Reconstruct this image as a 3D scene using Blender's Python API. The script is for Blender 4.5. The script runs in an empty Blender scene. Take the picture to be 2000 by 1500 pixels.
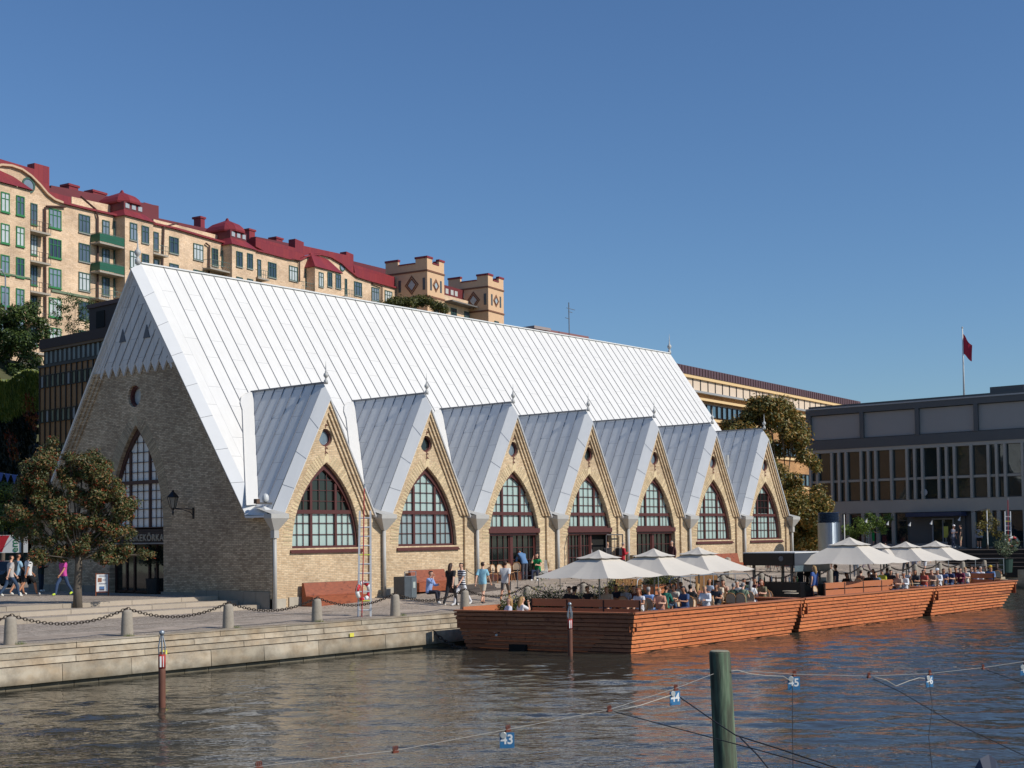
import bpy, math, random
import numpy as np
from mathutils import Vector, Matrix
from mathutils.geometry import tessellate_polygon
from math import sin, cos, pi, radians, sqrt, atan2, hypot
random.seed(7)
S = bpy.context.scene
COL = S.collection

# ------------------------------------------------------------------ camera
# world: X runs along the hall's canal wall, Y into the hall, Z up (0 = pavement at the near corner)
FPX, YAW, PIT, ROL, CY = 2611.9, .70718, .0390, -.0125, 944.6
C0 = Vector((-36.43, -44.66, 2.973))
fw = Vector((cos(YAW)*cos(PIT), sin(YAW)*cos(PIT), sin(PIT)))
rt = Vector((sin(YAW), -cos(YAW), 0)); up = rt.cross(fw)
R2 = rt*cos(ROL)+up*sin(ROL); U2 = -rt*sin(ROL)+up*cos(ROL)
cd = bpy.data.cameras.new('camera'); cam = bpy.data.objects.new('camera', cd); COL.objects.link(cam)
mw = Matrix.Identity(4)
for i in range(3):
    mw[i][0] = R2[i]; mw[i][1] = U2[i]; mw[i][2] = -fw[i]; mw[i][3] = C0[i]
cam.matrix_world = mw
cd.sensor_width = 36; cd.lens = FPX/2000*36; cd.shift_y = (CY-750)/2000
cd.clip_start = .5; cd.clip_end = 3000
S.camera = cam

# ------------------------------------------------------------------ world, sun
SUN_EL, SUN_AZ = radians(37), Vector((.27, -.963))
w = bpy.data.worlds.new('World'); S.world = w; w.use_nodes = True
nt = w.node_tree; bg = nt.nodes['Background']
sky = nt.nodes.new('ShaderNodeTexSky'); sky.sky_type = 'NISHITA'; sky.sun_disc = False
sky.sun_elevation = SUN_EL; sky.sun_rotation = atan2(SUN_AZ.x, SUN_AZ.y)
sky.air_density = 1.2; sky.dust_density = .1; sky.ozone_density = 5; sky.altitude = 0
tint = nt.nodes.new('ShaderNodeMix'); tint.data_type = 'RGBA'; tint.blend_type = 'MULTIPLY'; tint.inputs[0].default_value = 1
tint.inputs[7].default_value = (.635, .765, .92, 1); nt.links.new(sky.outputs[0], tint.inputs[6]); nt.links.new(tint.outputs[2], bg.inputs[0]); bg.inputs[1].default_value = .108
sl = bpy.data.lights.new('sun', 'SUN'); sl.energy = 3.9; sl.angle = radians(.53); sl.color = (1, .95, .87)
so = bpy.data.objects.new('sun', sl); COL.objects.link(so)
sd = Vector((SUN_AZ.x*cos(SUN_EL), SUN_AZ.y*cos(SUN_EL), sin(SUN_EL))).normalized()
so.rotation_euler = sd.to_track_quat('Z', 'Y').to_euler(); so.location = sd*200
S.view_settings.view_transform = 'Standard'; S.view_settings.look = 'None'
S.view_settings.exposure = 0.0; S.view_settings.gamma = 1
S.cycles.max_bounces = 6; S.cycles.glossy_bounces = 4; S.cycles.diffuse_bounces = 3
WATER = -1.358

# ------------------------------------------------------------------ survey helpers
def ray(x, y): return fw*FPX + R2*(x-1000) - U2*(y-CY)
def at(x, y, D=None, Z=None, U=None, V=None):
    d = ray(x, y)
    if D is not None: t = D/d.dot(fw)
    elif Z is not None: t = (Z-C0.z)/d.z
    elif U is not None: t = (U-C0.x)/d.x
    else: t = (V-C0.y)/d.y
    return C0+d*t
def interp(x, pts):
    if x <= pts[0][0]: return pts[0][1]
    for (a, b), (c, d) in zip(pts, pts[1:]):
        if x <= c: return b+(d-b)*(x-a)/(c-a)
    return pts[-1][1]
WALLZ = [(0, 0), (6.4, .24), (12.8, .67), (44, .8), (60, 1.1), (71, 1.9)]
def gz(u, v):
    if u < 0:
        if v < .6: return -.12+.12*max(0, min(1, (v+7)/7))
        return .16 if v < 2.1 else .32 if v < 3.5 else .48
    return -.12+(interp(u, WALLZ)+.12)*max(0, min(1, (v+6.5)/6.5))
def foot(x, y):
    z = .3
    for _ in range(40):
        p = at(x, y, Z=z); z = z*.6+.4*gz(p.x, p.y)
    p = at(x, y, Z=z); p.z = gz(p.x, p.y); return p

# ------------------------------------------------------------------ materials
def lin(h):
    if isinstance(h, tuple): return h
    o = []
    for i in (0, 2, 4):
        c = int(h[i:i+2], 16)/255; o.append(c/12.92 if c <= .04045 else ((c+.055)/1.055)**2.4)
    return tuple(o)
MATS = {}
class NT:
    def __init__(s, name):
        s.m = bpy.data.materials.new(name); s.m.use_nodes = True; s.t = s.m.node_tree
        s.b = s.t.nodes['Principled BSDF']; s.L = s.t.links
    def n(s, ty, **k):
        o = s.t.nodes.new(ty)
        for a, v in k.items():
            if a in o.inputs: o.inputs[a].default_value = v
            else: setattr(o, a, v)
        return o
    def mix(s, f, a, b, mode='MIX'):
        m = s.t.nodes.new('ShaderNodeMix'); m.data_type = 'RGBA'; m.blend_type = mode
        for i, v in ((0, f), (6, a), (7, b)):
            if hasattr(v, 'links') or hasattr(v, 'is_linked'): s.L.new(v, m.inputs[i])
            else: m.inputs[i].default_value = v if i == 0 else (*v[:3], 1)
        return m.outputs[2]
    def ramp(s, f, stops):
        r = s.t.nodes.new('ShaderNodeValToRGB'); s.L.new(f, r.inputs[0])
        e = r.color_ramp.elements
        while len(e) < len(stops): e.new(.5)
        for q, (p, c) in zip(e, stops): q.position = p; q.color = (*c, 1) if len(c) == 3 else c
        return r.outputs[0]
    def coord(s, kind='Object', scale=(1, 1, 1), rot=(0, 0, 0)):
        c = s.t.nodes.new('ShaderNodeTexCoord'); m = s.t.nodes.new('ShaderNodeMapping')
        m.inputs['Scale'].default_value = scale; m.inputs['Rotation'].default_value = rot
        s.L.new(c.outputs[kind], m.inputs[0]); return m.outputs[0]
    def swz(s, order):
        c = s.t.nodes.new('ShaderNodeTexCoord'); a = s.t.nodes.new('ShaderNodeSeparateXYZ'); b = s.t.nodes.new('ShaderNodeCombineXYZ')
        s.L.new(c.outputs['Object'], a.inputs[0])
        for i, ch in enumerate(order): s.L.new(a.outputs['xyz'.index(ch)], b.inputs[i])
        return b.outputs[0]
    def noise(s, vec, scale, detail=4, rough=.6):
        n = s.n('ShaderNodeTexNoise', Scale=scale, Detail=detail, Roughness=rough); s.L.new(vec, n.inputs['Vector']); return n.outputs[0]
    def bump(s, h, strength=.3, dist=.02):
        b = s.n('ShaderNodeBump', Strength=strength, Distance=dist); s.L.new(h, b.inputs['Height']); s.L.new(b.outputs[0], s.b.inputs['Normal'])
def tone(c, k): return tuple(min(1, x*k) for x in c)
def M(name, col, rough=.7, var=.15, scale=3, metal=0, bump=0, bscale=40, stretch=(1, 1, 1), spec=None, rnd=0):
    if name in MATS: return MATS[name]
    c = lin(col); k = NT(name); v = k.coord(scale=stretch)
    out = k.mix(k.noise(v, scale), tone(c, 1-var), tone(c, 1+var))
    if rnd:
        g = k.t.nodes.new('ShaderNodeNewGeometry')
        out = k.mix(g.outputs['Random Per Island'], tone(c, 1-rnd), tone(c, 1+rnd)) if not var else k.mix(.5, out, k.mix(g.outputs['Random Per Island'], tone(c, 1-2*rnd), tone(c, 1+2*rnd)))
    k.L.new(out, k.b.inputs['Base Color']); k.b.inputs['Roughness'].default_value = rough; k.b.inputs['Metallic'].default_value = metal
    if spec is not None: k.b.inputs['Specular IOR Level'].default_value = spec
    if bump: k.bump(k.noise(v, bscale), bump)
    MATS[name] = k.m; return k.m
def brick_mat(name, order, c1, c2, mortar, bw=.25, bh=.075, big=.25):
    if name in MATS: return MATS[name]
    k = NT(name); v = k.swz(order)
    b = k.n('ShaderNodeTexBrick', Scale=1.0); b.inputs['Brick Width'].default_value = bw; b.inputs['Row Height'].default_value = bh
    b.inputs['Mortar Size'].default_value = .009; b.inputs['Mortar Smooth'].default_value = .3; b.inputs['Bias'].default_value = 0
    b.inputs['Color1'].default_value = (*lin(c1), 1); b.inputs['Color2'].default_value = (*lin(c2), 1); b.inputs['Mortar'].default_value = (*lin(mortar), 1)
    k.L.new(v, b.inputs['Vector'])
    f1 = k.ramp(k.noise(v, .35, 5), [(.3, (.72, .70, .68)), (.65, (1.1, 1.09, 1.06))])
    o = k.mix(1.0, b.outputs[0], f1, 'MULTIPLY')
    f2 = k.ramp(k.noise(v, 6, 3), [(.35, (.84, .82, .8)), (.6, (1.08, 1.06, 1.04))])
    o = k.mix(.9, o, f2, 'MULTIPLY')
    k.L.new(o, k.b.inputs['Base Color']); k.b.inputs['Roughness'].default_value = .88
    inv = k.n('ShaderNodeMath', operation='SUBTRACT'); inv.inputs[0].default_value = 1; k.L.new(b.outputs['Fac'], inv.inputs[1])
    k.bump(inv.outputs[0], .6, .02); MATS[name] = k.m; return k.m
def wood_mat(name, col, axis='x', plank=.15, along=2.4, dark=.55):
    if name in MATS: return MATS[name]
    k = NT(name); v = k.swz(axis+'z'+('y' if axis == 'x' else 'x')); c = lin(col)
    g0 = k.t.nodes.new('ShaderNodeNewGeometry'); bc = k.ramp(g0.outputs['Random Per Island'], [(0, tone(c, .8)), (.5, c), (1, (min(1, c[0]*1.12), c[1]*1.25, c[2]*1.3))])
    st = k.n('ShaderNodeMapping'); st.inputs['Scale'].default_value = (1.2, 14, 1); k.L.new(v, st.inputs[0])
    g = k.ramp(k.noise(st.outputs[0], 3, 6), [(.3, (dark,)*3), (.6, (1.1,)*3)])
    kn = k.ramp(k.noise(v, 5, 2), [(.28, (.5, .42, .4)), (.4, (1,)*3)])
    o = k.mix(1, k.mix(1, bc, g, 'MULTIPLY'), kn, 'MULTIPLY')
    k.L.new(o, k.b.inputs['Base Color']); k.b.inputs['Roughness'].default_value = .62
    MATS[name] = k.m; return k.m
def metal_mat(name, order, c1, c2, seam, bw, bh, rough=.45, spec=.4):
    if name in MATS: return MATS[name]
    k = NT(name); v = k.swz(order)
    b = k.n('ShaderNodeTexBrick', Scale=1.0); b.inputs['Brick Width'].default_value = bw; b.inputs['Row Height'].default_value = bh
    b.inputs['Mortar Size'].default_value = .009; b.inputs['Mortar Smooth'].default_value = .2; b.offset = .37
    b.inputs['Color1'].default_value = (*lin(c1), 1); b.inputs['Color2'].default_value = (*lin(c2), 1); b.inputs['Mortar'].default_value = (*lin(seam), 1)
    k.L.new(v, b.inputs['Vector'])
    f = k.ramp(k.noise(v, .8, 5), [(.3, (.97,)*3), (.7, (1.01,)*3)])
    sm = k.n('ShaderNodeMapping'); sm.inputs['Scale'].default_value = (.3, 4, 1) if order[0] == 'y' else (1, 1, 1); k.L.new(v, sm.inputs[0])
    f = k.mix(1, f, k.ramp(k.noise(sm.outputs[0], 1.5, 6, .7), [(.3, (.955, .953, .945)), (.55, (1.01,)*3)]), 'MULTIPLY')
    k.L.new(k.mix(1, b.outputs[0], f, 'MULTIPLY'), k.b.inputs['Base Color']); k.b.inputs['Roughness'].default_value = rough
    k.b.inputs['Specular IOR Level'].default_value = spec
    k.bump(k.noise(v, 1.1, 2), .05, .05); MATS[name] = k.m; return k.m
def glass_mat(name, col, rough=.05, var=.3, scale=.5, spec=.8, met=0):
    if name in MATS: return MATS[name]
    k = NT(name); v = k.coord(); c = lin(col)
    k.L.new(k.mix(k.noise(v, scale, 3), tone(c, 1-var), tone(c, 1+var)), k.b.inputs['Base Color'])
    k.b.inputs['Roughness'].default_value = rough; k.b.inputs['Specular IOR Level'].default_value = spec; k.b.inputs['Metallic'].default_value = met
    k.bump(k.noise(v, 1.3, 1), .06, .05); MATS[name] = k.m; return k.m
def leaf_mat(name, c1, c2, c3=None, trans=.25):
    if name in MATS: return MATS[name]
    k = NT(name); g = k.t.nodes.new('ShaderNodeNewGeometry')
    st = [(0, lin(c1)), (.55, lin(c2)), (.95, lin(c3 or c2))]
    o = k.ramp(g.outputs['Random Per Island'], st)
    f = k.ramp(k.noise(k.coord(), .7, 3), [(.3, (.6, .65, .6)), (.7, (1.25, 1.2, 1.1))])
    o = k.mix(1, o, f, 'MULTIPLY'); k.L.new(o, k.b.inputs['Base Color']); k.b.inputs['Roughness'].default_value = .5
    t = k.t.nodes.new('ShaderNodeBsdfTranslucent'); k.L.new(o, t.inputs[0]); mx = k.t.nodes.new('ShaderNodeMixShader'); mx.inputs[0].default_value = trans
    k.L.new(k.b.outputs[0], mx.inputs[1]); k.L.new(t.outputs[0], mx.inputs[2]); k.L.new(mx.outputs[0], k.t.nodes['Material Output'].inputs[0])
    MATS[name] = k.m; return k.m

# ------------------------------------------------------------------ mesh builder
class MB:
    def __init__(s): s.v = []; s.f = []; s.mi = []; s.cur = 0
    def add(s, vs, fs):
        o = len(s.v); s.v += [tuple(p) for p in vs]; s.f += [tuple(i+o for i in f) for f in fs]; s.mi += [s.cur]*len(fs); return s
    def mat(s, i): s.cur = i; return s
    def box(s, x0, x1, y0, y1, z0, z1):
        return s.add([(x, y, z) for z in (z0, z1) for y in (y0, y1) for x in (x0, x1)],
                     [(0, 2, 3, 1), (4, 5, 7, 6), (0, 1, 5, 4), (2, 6, 7, 3), (0, 4, 6, 2), (1, 3, 7, 5)])
    def obox(s, a, b, wd, hd, upv=(0, 0, 1)):          # bar from a to b, wd across, hd along upv
        a = Vector(a); b = Vector(b); d = (b-a).normalized(); u = Vector(upv)
        if abs(d.dot(u)) > .98: u = Vector((1, 0, 0))
        sd_ = d.cross(u).normalized(); u = sd_.cross(d).normalized()
        vs = []
        for p in (a, b):
            for i, j in ((-1, -1), (1, -1), (1, 1), (-1, 1)): vs.append(p+sd_*i*wd/2+u*j*hd/2)
        return s.add(vs, [(0, 1, 2, 3), (7, 6, 5, 4), (0, 4, 5, 1), (1, 5, 6, 2), (2, 6, 7, 3), (3, 7, 4, 0)])
    def tube(s, pts, r, n=8, caps=True):
        pts = [Vector(p) for p in pts]; rs = r if isinstance(r, (list, tuple)) else [r]*len(pts)
        o = len(s.v); pu = None; vs = []
        for i, p in enumerate(pts):
            d = (pts[min(i+1, len(pts)-1)]-pts[max(i-1, 0)]).normalized()
            u = pu if pu is not None else (Vector((0, 0, 1)) if abs(d.z) < .9 else Vector((1, 0, 0)))
            a = d.cross(u); a = a.normalized() if a.length > 1e-6 else Vector((1, 0, 0)); b = a.cross(d).normalized(); pu = b
            for k in range(n):
                t = 2*pi*k/n; vs.append(p+(a*cos(t)+b*sin(t))*rs[i])
        fs = [(i*n+k, i*n+(k+1) % n, (i+1)*n+(k+1) % n, (i+1)*n+k) for i in range(len(pts)-1) for k in range(n)]
        if caps: fs += [tuple(range(n))[::-1], tuple((len(pts)-1)*n+k for k in range(n))]
        return s.add(vs, fs)
    def lathe(s, prof, c=(0, 0, 0), n=16):
        c = Vector(c); vs = [c+Vector((r*cos(2*pi*k/n), r*sin(2*pi*k/n), z)) for r, z in prof for k in range(n)]
        fs = [(i*n+k, i*n+(k+1) % n, (i+1)*n+(k+1) % n, (i+1)*n+k) for i in range(len(prof)-1) for k in range(n)]
        fs += [tuple(range(n))[::-1], tuple((len(prof)-1)*n+k for k in range(n))]
        return s.add(vs, fs)
    def prism(s, poly, fn, d0, d1):                     # 2D polygon, fn(a, b, depth) -> 3D, both caps and sides
        n = len(poly); vs = [fn(a, b, d0) for a, b in poly]+[fn(a, b, d1) for a, b in poly]
        tr = tessellate_polygon([[Vector((a, b, 0)) for a, b in poly]])
        fs = [tuple(t) for t in tr]+[tuple(i+n for i in t[::-1]) for t in tr]+[(i, (i+1) % n, (i+1) % n+n, i+n) for i in range(n)]
        return s.add(vs, fs)
    def holed(s, outer, holes, fn, d0, d1=None):        # wall sheet with openings; d1 gives reveals
        rings = [outer]+holes; flat = [q for r_ in rings for q in r_]
        tr = tessellate_polygon([[Vector((a, b, 0)) for a, b in r_] for r_ in rings])
        s.add([fn(a, b, d0) for a, b in flat], [tuple(t) for t in tr])
        if d1 is not None:
            for r_ in holes:
                n = len(r_); s.add([fn(a, b, d0) for a, b in r_]+[fn(a, b, d1) for a, b in r_], [(i, (i+1) % n, (i+1) % n+n, i+n) for i in range(n)])
        return s
    def ring(s, outer, inner, fn, d0, d1):              # frame between two matching open/closed outlines
        n = len(outer)
        for i in range(n):
            j = (i+1) % n
            a, b, c, d = outer[i], outer[j], inner[j], inner[i]
            s.add([fn(*a, d0), fn(*b, d0), fn(*c, d0), fn(*d, d0), fn(*a, d1), fn(*b, d1), fn(*c, d1), fn(*d, d1)],
                  [(0, 1, 2, 3), (0, 4, 5, 1), (2, 6, 7, 3), (4, 7, 6, 5)])
        return s
    def build(s, name, mats, parent=None, smooth=False, loc=None):
        me = bpy.data.meshes.new(name); me.from_pydata(s.v, [], s.f)
        for m in (mats if isinstance(mats, (list, tuple)) else [mats]): me.materials.append(m)
        if any(s.mi): me.polygons.foreach_set('material_index', s.mi)
        if smooth: me.polygons.foreach_set('use_smooth', [True]*len(s.f))
        me.update(); o = bpy.data.objects.new(name, me); COL.objects.link(o)
        if parent: o.parent = parent
        if loc: o.location = loc
        return o
def fixn(o):
    import bmesh
    b = bmesh.new(); b.from_mesh(o.data); bmesh.ops.recalc_face_normals(b, faces=b.faces); b.to_mesh(o.data); b.free(); return o
def tag(o, label, cat, group=None):
    o['label'] = label; o['category'] = cat
    if group: o['group'] = group
    return o
def thing(name, label, cat, loc=(0, 0, 0), rz=0, group=None):
    o = bpy.data.objects.new(name, None); COL.objects.link(o); o.location = loc; o.rotation_euler = (0, 0, rz); o.empty_display_size = .2
    return tag(o, label, cat, group)
def struct(o): o['kind'] = 'structure'; return o
def dup(root, loc, rz=0, label=None):
    r = root.copy(); COL.objects.link(r); r.location = loc; r.rotation_euler = (0, 0, rz)
    if label: r['label'] = label
    for ch in list(root.children):
        c = ch.copy(); COL.objects.link(c); c.parent = r
        for g in list(ch.children):
            d = g.copy(); COL.objects.link(d); d.parent = c
    return r
ORD = ['first', 'second', 'third', 'fourth', 'fifth', 'sixth', 'seventh', 'eighth', 'ninth', 'tenth', 'eleventh', 'twelfth', 'thirteenth', 'fourteenth', 'fifteenth', 'sixteenth', 'seventeenth', 'eighteenth', 'nineteenth', 'twentieth']
UZ = lambda v0=0: (lambda a, b, d: (a, v0+d, b))        # outline in (U, z), depth along V
VZ = lambda u0=0: (lambda a, b, d: (u0+d, a, b))        # outline in (V, z), depth along U

# shared materials
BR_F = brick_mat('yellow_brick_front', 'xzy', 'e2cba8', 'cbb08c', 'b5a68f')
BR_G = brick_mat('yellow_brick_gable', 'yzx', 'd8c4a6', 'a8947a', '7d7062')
ROOF = metal_mat('white_sheet_roof', 'yxz', 'e0ddd7', 'dddad4', 'bdbbb7', 1.75, .735, .5, .3)
DORM = metal_mat('grey_sheet_dormer', 'zyx', 'cfd1d2', 'cacccd', '94979b', 2.1, .7, .5, .3)
VERGE = M('light_grey_sheet', 'd8d8d6', .5, .05, 1.5, spec=.4)
ZINC = M('zinc', 'b4b3ae', .45, .12, 4, spec=.5)
RIB = M('seam', 'b9babb', .55, .05)
RIBD = M('seam_dark', '8a8c90', .55, .05)
RED = M('oxblood_paint', '552c27', .45, .15, 6)
GRAN = M('granite', 'a99c8a', .85, .22, 5, bump=.25, bscale=60, rnd=.14)
PLIN = M('plinth_stone', 'b0a796', .85, .2, 4, bump=.2)
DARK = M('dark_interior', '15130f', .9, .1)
BLACK = M('black_paint', '17171a', .4, .1)
STEEL = M('steel', 'a5a7a8', .35, .1, 5, metal=.6)
GALV = M('galvanised', '9aa0a4', .4, .2, 8, metal=.5)
WHITE = M('white_paint', 'dcdcd8', .5, .04)
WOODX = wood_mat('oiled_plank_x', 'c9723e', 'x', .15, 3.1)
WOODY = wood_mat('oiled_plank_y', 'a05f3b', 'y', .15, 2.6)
OILED = M('oiled_wood', 'b06c45', .6, .3, 3, stretch=(1, 1, 8), rnd=.1)
RATT = M('rattan', 'b98d62', .6, .3, 30)

# ================================================================== GROUND, WATER, QUAY
def cobble_mat():
    k = NT('cobble_setts'); v = k.coord()
    vo = k.n('ShaderNodeTexVoronoi', Scale=7.5); k.L.new(v, vo.inputs['Vector'])
    ve = k.n('ShaderNodeTexVoronoi', Scale=7.5, feature='DISTANCE_TO_EDGE'); k.L.new(v, ve.inputs['Vector'])
    c = k.mix(vo.outputs['Color'], lin('9c8f81'), lin('beb1a2'))
    e = k.ramp(ve.outputs['Distance'], [(.0, (.32, .29, .26)), (.09, (1, 1, 1))])
    big = k.ramp(k.noise(v, .25, 6), [(.32, (.7, .68, .66)), (.65, (1.12, 1.1, 1.07))])
    o = k.mix(1, k.mix(.8, c, e, 'MULTIPLY'), big, 'MULTIPLY')
    k.L.new(o, k.b.inputs['Base Color']); k.b.inputs['Roughness'].default_value = .9
    k.bump(e, .5, .02); return k.m
COB = cobble_mat()
def slab_mat(name, c1, c2, bw, bh):
    k = NT(name); v = k.coord()
    b = k.n('ShaderNodeTexBrick', Scale=1.0); b.inputs['Brick Width'].default_value = bw; b.inputs['Row Height'].default_value = bh
    b.inputs['Mortar Size'].default_value = .012; b.inputs['Color1'].default_value = (*lin(c1), 1); b.inputs['Color2'].default_value = (*lin(c2), 1)
    b.inputs['Mortar'].default_value = (*lin('4c443b'), 1); k.L.new(v, b.inputs['Vector'])
    f = k.ramp(k.noise(v, 1.2, 6), [(.3, (.72, .7, .67)), (.62, (1.08,)*3)])
    k.L.new(k.mix(1, b.outputs[0], f, 'MULTIPLY'), k.b.inputs['Base Color']); k.b.inputs['Roughness'].default_value = .88
    k.bump(k.noise(v, 25), .15, .01); MATS[name] = k.m; return k.m
SLAB = slab_mat('paving_slabs', 'b7a796', 'a39484', 1.5, .55)
g = MB()
us = [-120, -60, -40, -30, -20, -12, -6, -2, -.03, .03, 3.2, 6.4, 9.6, 12.8, 20, 28, 36, 44, 50, 56, 60, 63, 68, 72, 90, 130, 200]
vs_ = [-7.68, -6.5, -4, -2, 0, .59, .61, 2.09, 2.11, 3.49, 3.51, 6, 10, 20, 30, 45]
pts = [(u, v, gz(u, v)) for v in vs_ for u in us]; nu = len(us)
g.add(pts, [(j*nu+i, j*nu+i+1, (j+1)*nu+i+1, (j+1)*nu+i) for j in range(len(vs_)-1) for i in range(nu-1)])
struct(g.build('ground', COB))
# land beyond the canal's far end
struct(MB().box(63, 200, -160, -7.68, -3, .0).build('ground', COB))
# hill behind
def hillz(u, v): 
    t = max(0, min(1, (v-52)/26)); t = t*t*(3-2*t)
    t *= max(0, min(1, (150-u)/30)); return 1.2+t*(21+1.5*sin(u*.11)+1*sin(v*.2+u*.05))
h = MB(); hu = [x*8-140 for x in range(52)]; hv = [45, 50, 54, 58, 62, 66, 70, 74, 78, 84, 100, 160, 300, 700]
h.add([(u, v, hillz(u, v)+(random.uniform(-.5, .5) if 50 < v < 84 else 0)) for v in hv for u in hu],
      [(j*52+i, j*52+i+1, (j+1)*52+i+1, (j+1)*52+i) for j in range(len(hv)-1) for i in range(51)])
struct(h.build('hill', M('hill_ground', '4a4a2e', .95, .4, .4, bump=.4, bscale=4)))
# water
k = NT('canal_water'); v = k.coord(scale=(1, 1, 1))
k.L.new(k.mix(k.noise(v, .15, 3), (.036, .034, .025), (.062, .056, .042)), k.b.inputs['Base Color'])
k.b.inputs['Roughness'].default_value = .03; k.b.inputs['IOR'].default_value = 1.33; k.b.inputs['Specular IOR Level'].default_value = .8
vr = k.n('ShaderNodeMapping'); vr.inputs['Rotation'].default_value = (0, 0, radians(47)); k.L.new(v, vr.inputs[0])
vs3 = k.n('ShaderNodeMapping'); vs3.inputs['Scale'].default_value = (.55, 1.25, 1); k.L.new(vr.outputs[0], vs3.inputs[0])
n1 = k.noise(vs3.outputs[0], 1.9, 3, .55); n2 = k.noise(vs3.outputs[0], .5, 2, .5); n3 = k.noise(vs3.outputs[0], 6.5, 2, .5)
patch = k.ramp(k.noise(v, .07, 3), [(.35, (.45,)*3), (.6, (1.25,)*3)])
def ma(a, f, b=None):
    q = k.n('ShaderNodeMath', operation='MULTIPLY_ADD' if b is not None else 'MULTIPLY'); k.L.new(a, q.inputs[0])
    if hasattr(f, 'is_linked'): k.L.new(f, q.inputs[1])
    else: q.inputs[1].default_value = f
    if b is not None: k.L.new(b, q.inputs[2])
    return q.outputs[0]
hgt = ma(ma(n3, .5, n1), patch); k.bump(hgt, 1.0, .035)
WSL = .15
# real wavelets on the visible basin, flat beyond it
rg = np.random.RandomState(5); gx = np.arange(-37, 64.01, .1); gy = np.arange(-44.5, -7.79, .1); X, Y = np.meshgrid(gx, gy); Z = np.zeros_like(X)
amp = 0
for i in range(64):
    lam = .34*(2.6/.34)**rg.rand(); an = radians(40)+rg.randn()*.55; kk = 2*pi/lam; env = .6+.4*np.sin(X*rg.uniform(.05, .3)+Y*rg.uniform(.05, .3)+rg.uniform(0, 6))
    Z += WSL*sqrt(2/64)/kk*np.sin(kk*(X*cos(an)+Y*sin(an))+rg.uniform(0, 6.28)+.6*np.sin(X*.35+Y*.5+i))*env
edge = np.clip(np.minimum(np.minimum(X+37, 64-X), np.minimum(Y+44.5, -7.8-Y))/1.0, 0, 1); Z *= edge*(.75+.35*np.sin(X*.11+1)*np.sin(Y*.17))
me = bpy.data.meshes.new('water'); nx, ny = len(gx), len(gy); co = np.stack([X, Y, Z+WATER], -1).reshape(-1, 3).astype(np.float32)
a_ = (np.arange(ny-1)[:, None]*nx+np.arange(nx-1)[None]).ravel(); q4 = np.stack([a_, a_+1, a_+nx+1, a_+nx], -1).astype(np.int32)
me.vertices.add(len(co)); me.vertices.foreach_set('co', co.ravel()); me.loops.add(q4.size); me.loops.foreach_set('vertex_index', q4.ravel())
me.polygons.add(len(q4)); me.polygons.foreach_set('loop_start', np.arange(0, q4.size, 4, dtype=np.int32)); me.polygons.foreach_set('use_smooth', np.ones(len(q4), dtype=bool)); me.update(calc_edges=True)
me.materials.append(k.m); wo = bpy.data.objects.new('water', me); COL.objects.link(wo); struct(wo)
x0, x1, y0, y1 = float(gx[0]), float(gx[-1]), float(gy[0]), float(gy[-1]); wt = MB()
for a, b, c, d in ((-400, x1, -500, y0), (-400, x0, y0, -7.6), (x1, 64.5, -500, -7.6), (x0, x1, y1, -7.6)): wt.add([(a, c, WATER), (b, c, WATER), (b, d, WATER), (a, d, WATER)], [(0, 1, 2, 3)])
struct(wt.build('water', k.m))
# paved strip along the quay and kerb stones of the three long steps
m = MB()
def strip(u0, u1, v0, v1, dz, n=24):
    for i in range(n):
        a = u0+(u1-u0)*i/n; b = u0+(u1-u0)*(i+1)/n
        m.add([(a, v0, gz(a, v0)+dz), (b, v0, gz(b, v0)+dz), (b, v1, gz(b, v1)+dz), (a, v1, gz(a, v1)+dz)], [(0, 1, 2, 3)])
strip(-60, 62, -6.2, -4.6, .006); struct(m.build('path', SLAB))
m = MB(); strip(-60, 62, -3.1, -2.8, .006); strip(10, 62, -1.6, -1.35, .006); struct(m.build('path', SLAB))
for j, (v0, z0) in enumerate(((.6, .16), (2.1, .32), (3.5, .48))):
    m = MB(); u = -45
    while u < -.1:
        L = random.uniform(1.3, 2.6); e = min(u+L, -.08); m.box(u, e-.015, v0-.02-random.random()*.015, v0+.42, z0-.3, z0+.01+random.random()*.014); u += L
    struct(m.build('kerb_step', GRAN))
def quay_stone():
    k = NT('quay_granite'); v = k.coord(); g_ = k.t.nodes.new('ShaderNodeNewGeometry')
    c = k.mix(g_.outputs['Random Per Island'], lin('9d9485'), lin('b9b0a1'))
    f = k.ramp(k.noise(v, 1.6, 7, .7), [(.3, (.55, .52, .48)), (.6, (1.1, 1.07, 1.0))])
    st = k.n('ShaderNodeMapping'); st.inputs['Scale'].default_value = (.8, .8, 1.6); k.L.new(v, st.inputs[0])
    f2 = k.ramp(k.noise(st.outputs[0], 1.3, 6), [(.35, (.95, .84, .72)), (.6, (1.04, 1.03, 1.01))])
    o = k.mix(1, k.mix(1, c, f, 'MULTIPLY'), f2, 'MULTIPLY')
    sp = k.t.nodes.new('ShaderNodeSeparateXYZ'); k.L.new(v, sp.inputs[0])
    wz = k.n('ShaderNodeMath', operation='MULTIPLY_ADD'); wz.inputs[1].default_value = .35; k.L.new(k.noise(v, 1.5, 5), wz.inputs[0]); k.L.new(sp.outputs[2], wz.inputs[2])
    tide = k.ramp(wz.outputs[0], [(0, (1, 1, 1)), (1, (1, 1, 1))])
    mr = k.n('ShaderNodeMapRange'); mr.inputs['From Min'].default_value = -1.1; mr.inputs['From Max'].default_value = -.75; k.L.new(wz.outputs[0], mr.inputs[0])
    o = k.mix(mr.outputs[0], k.mix(.75, o, lin('3a3726')), o)
    k.L.new(o, k.b.inputs['Base Color']); k.b.inputs['Roughness'].default_value = .85; k.bump(k.noise(v, 30, 5), .3, .02); return k.m
QS = quay_stone(); m = MB()
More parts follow.
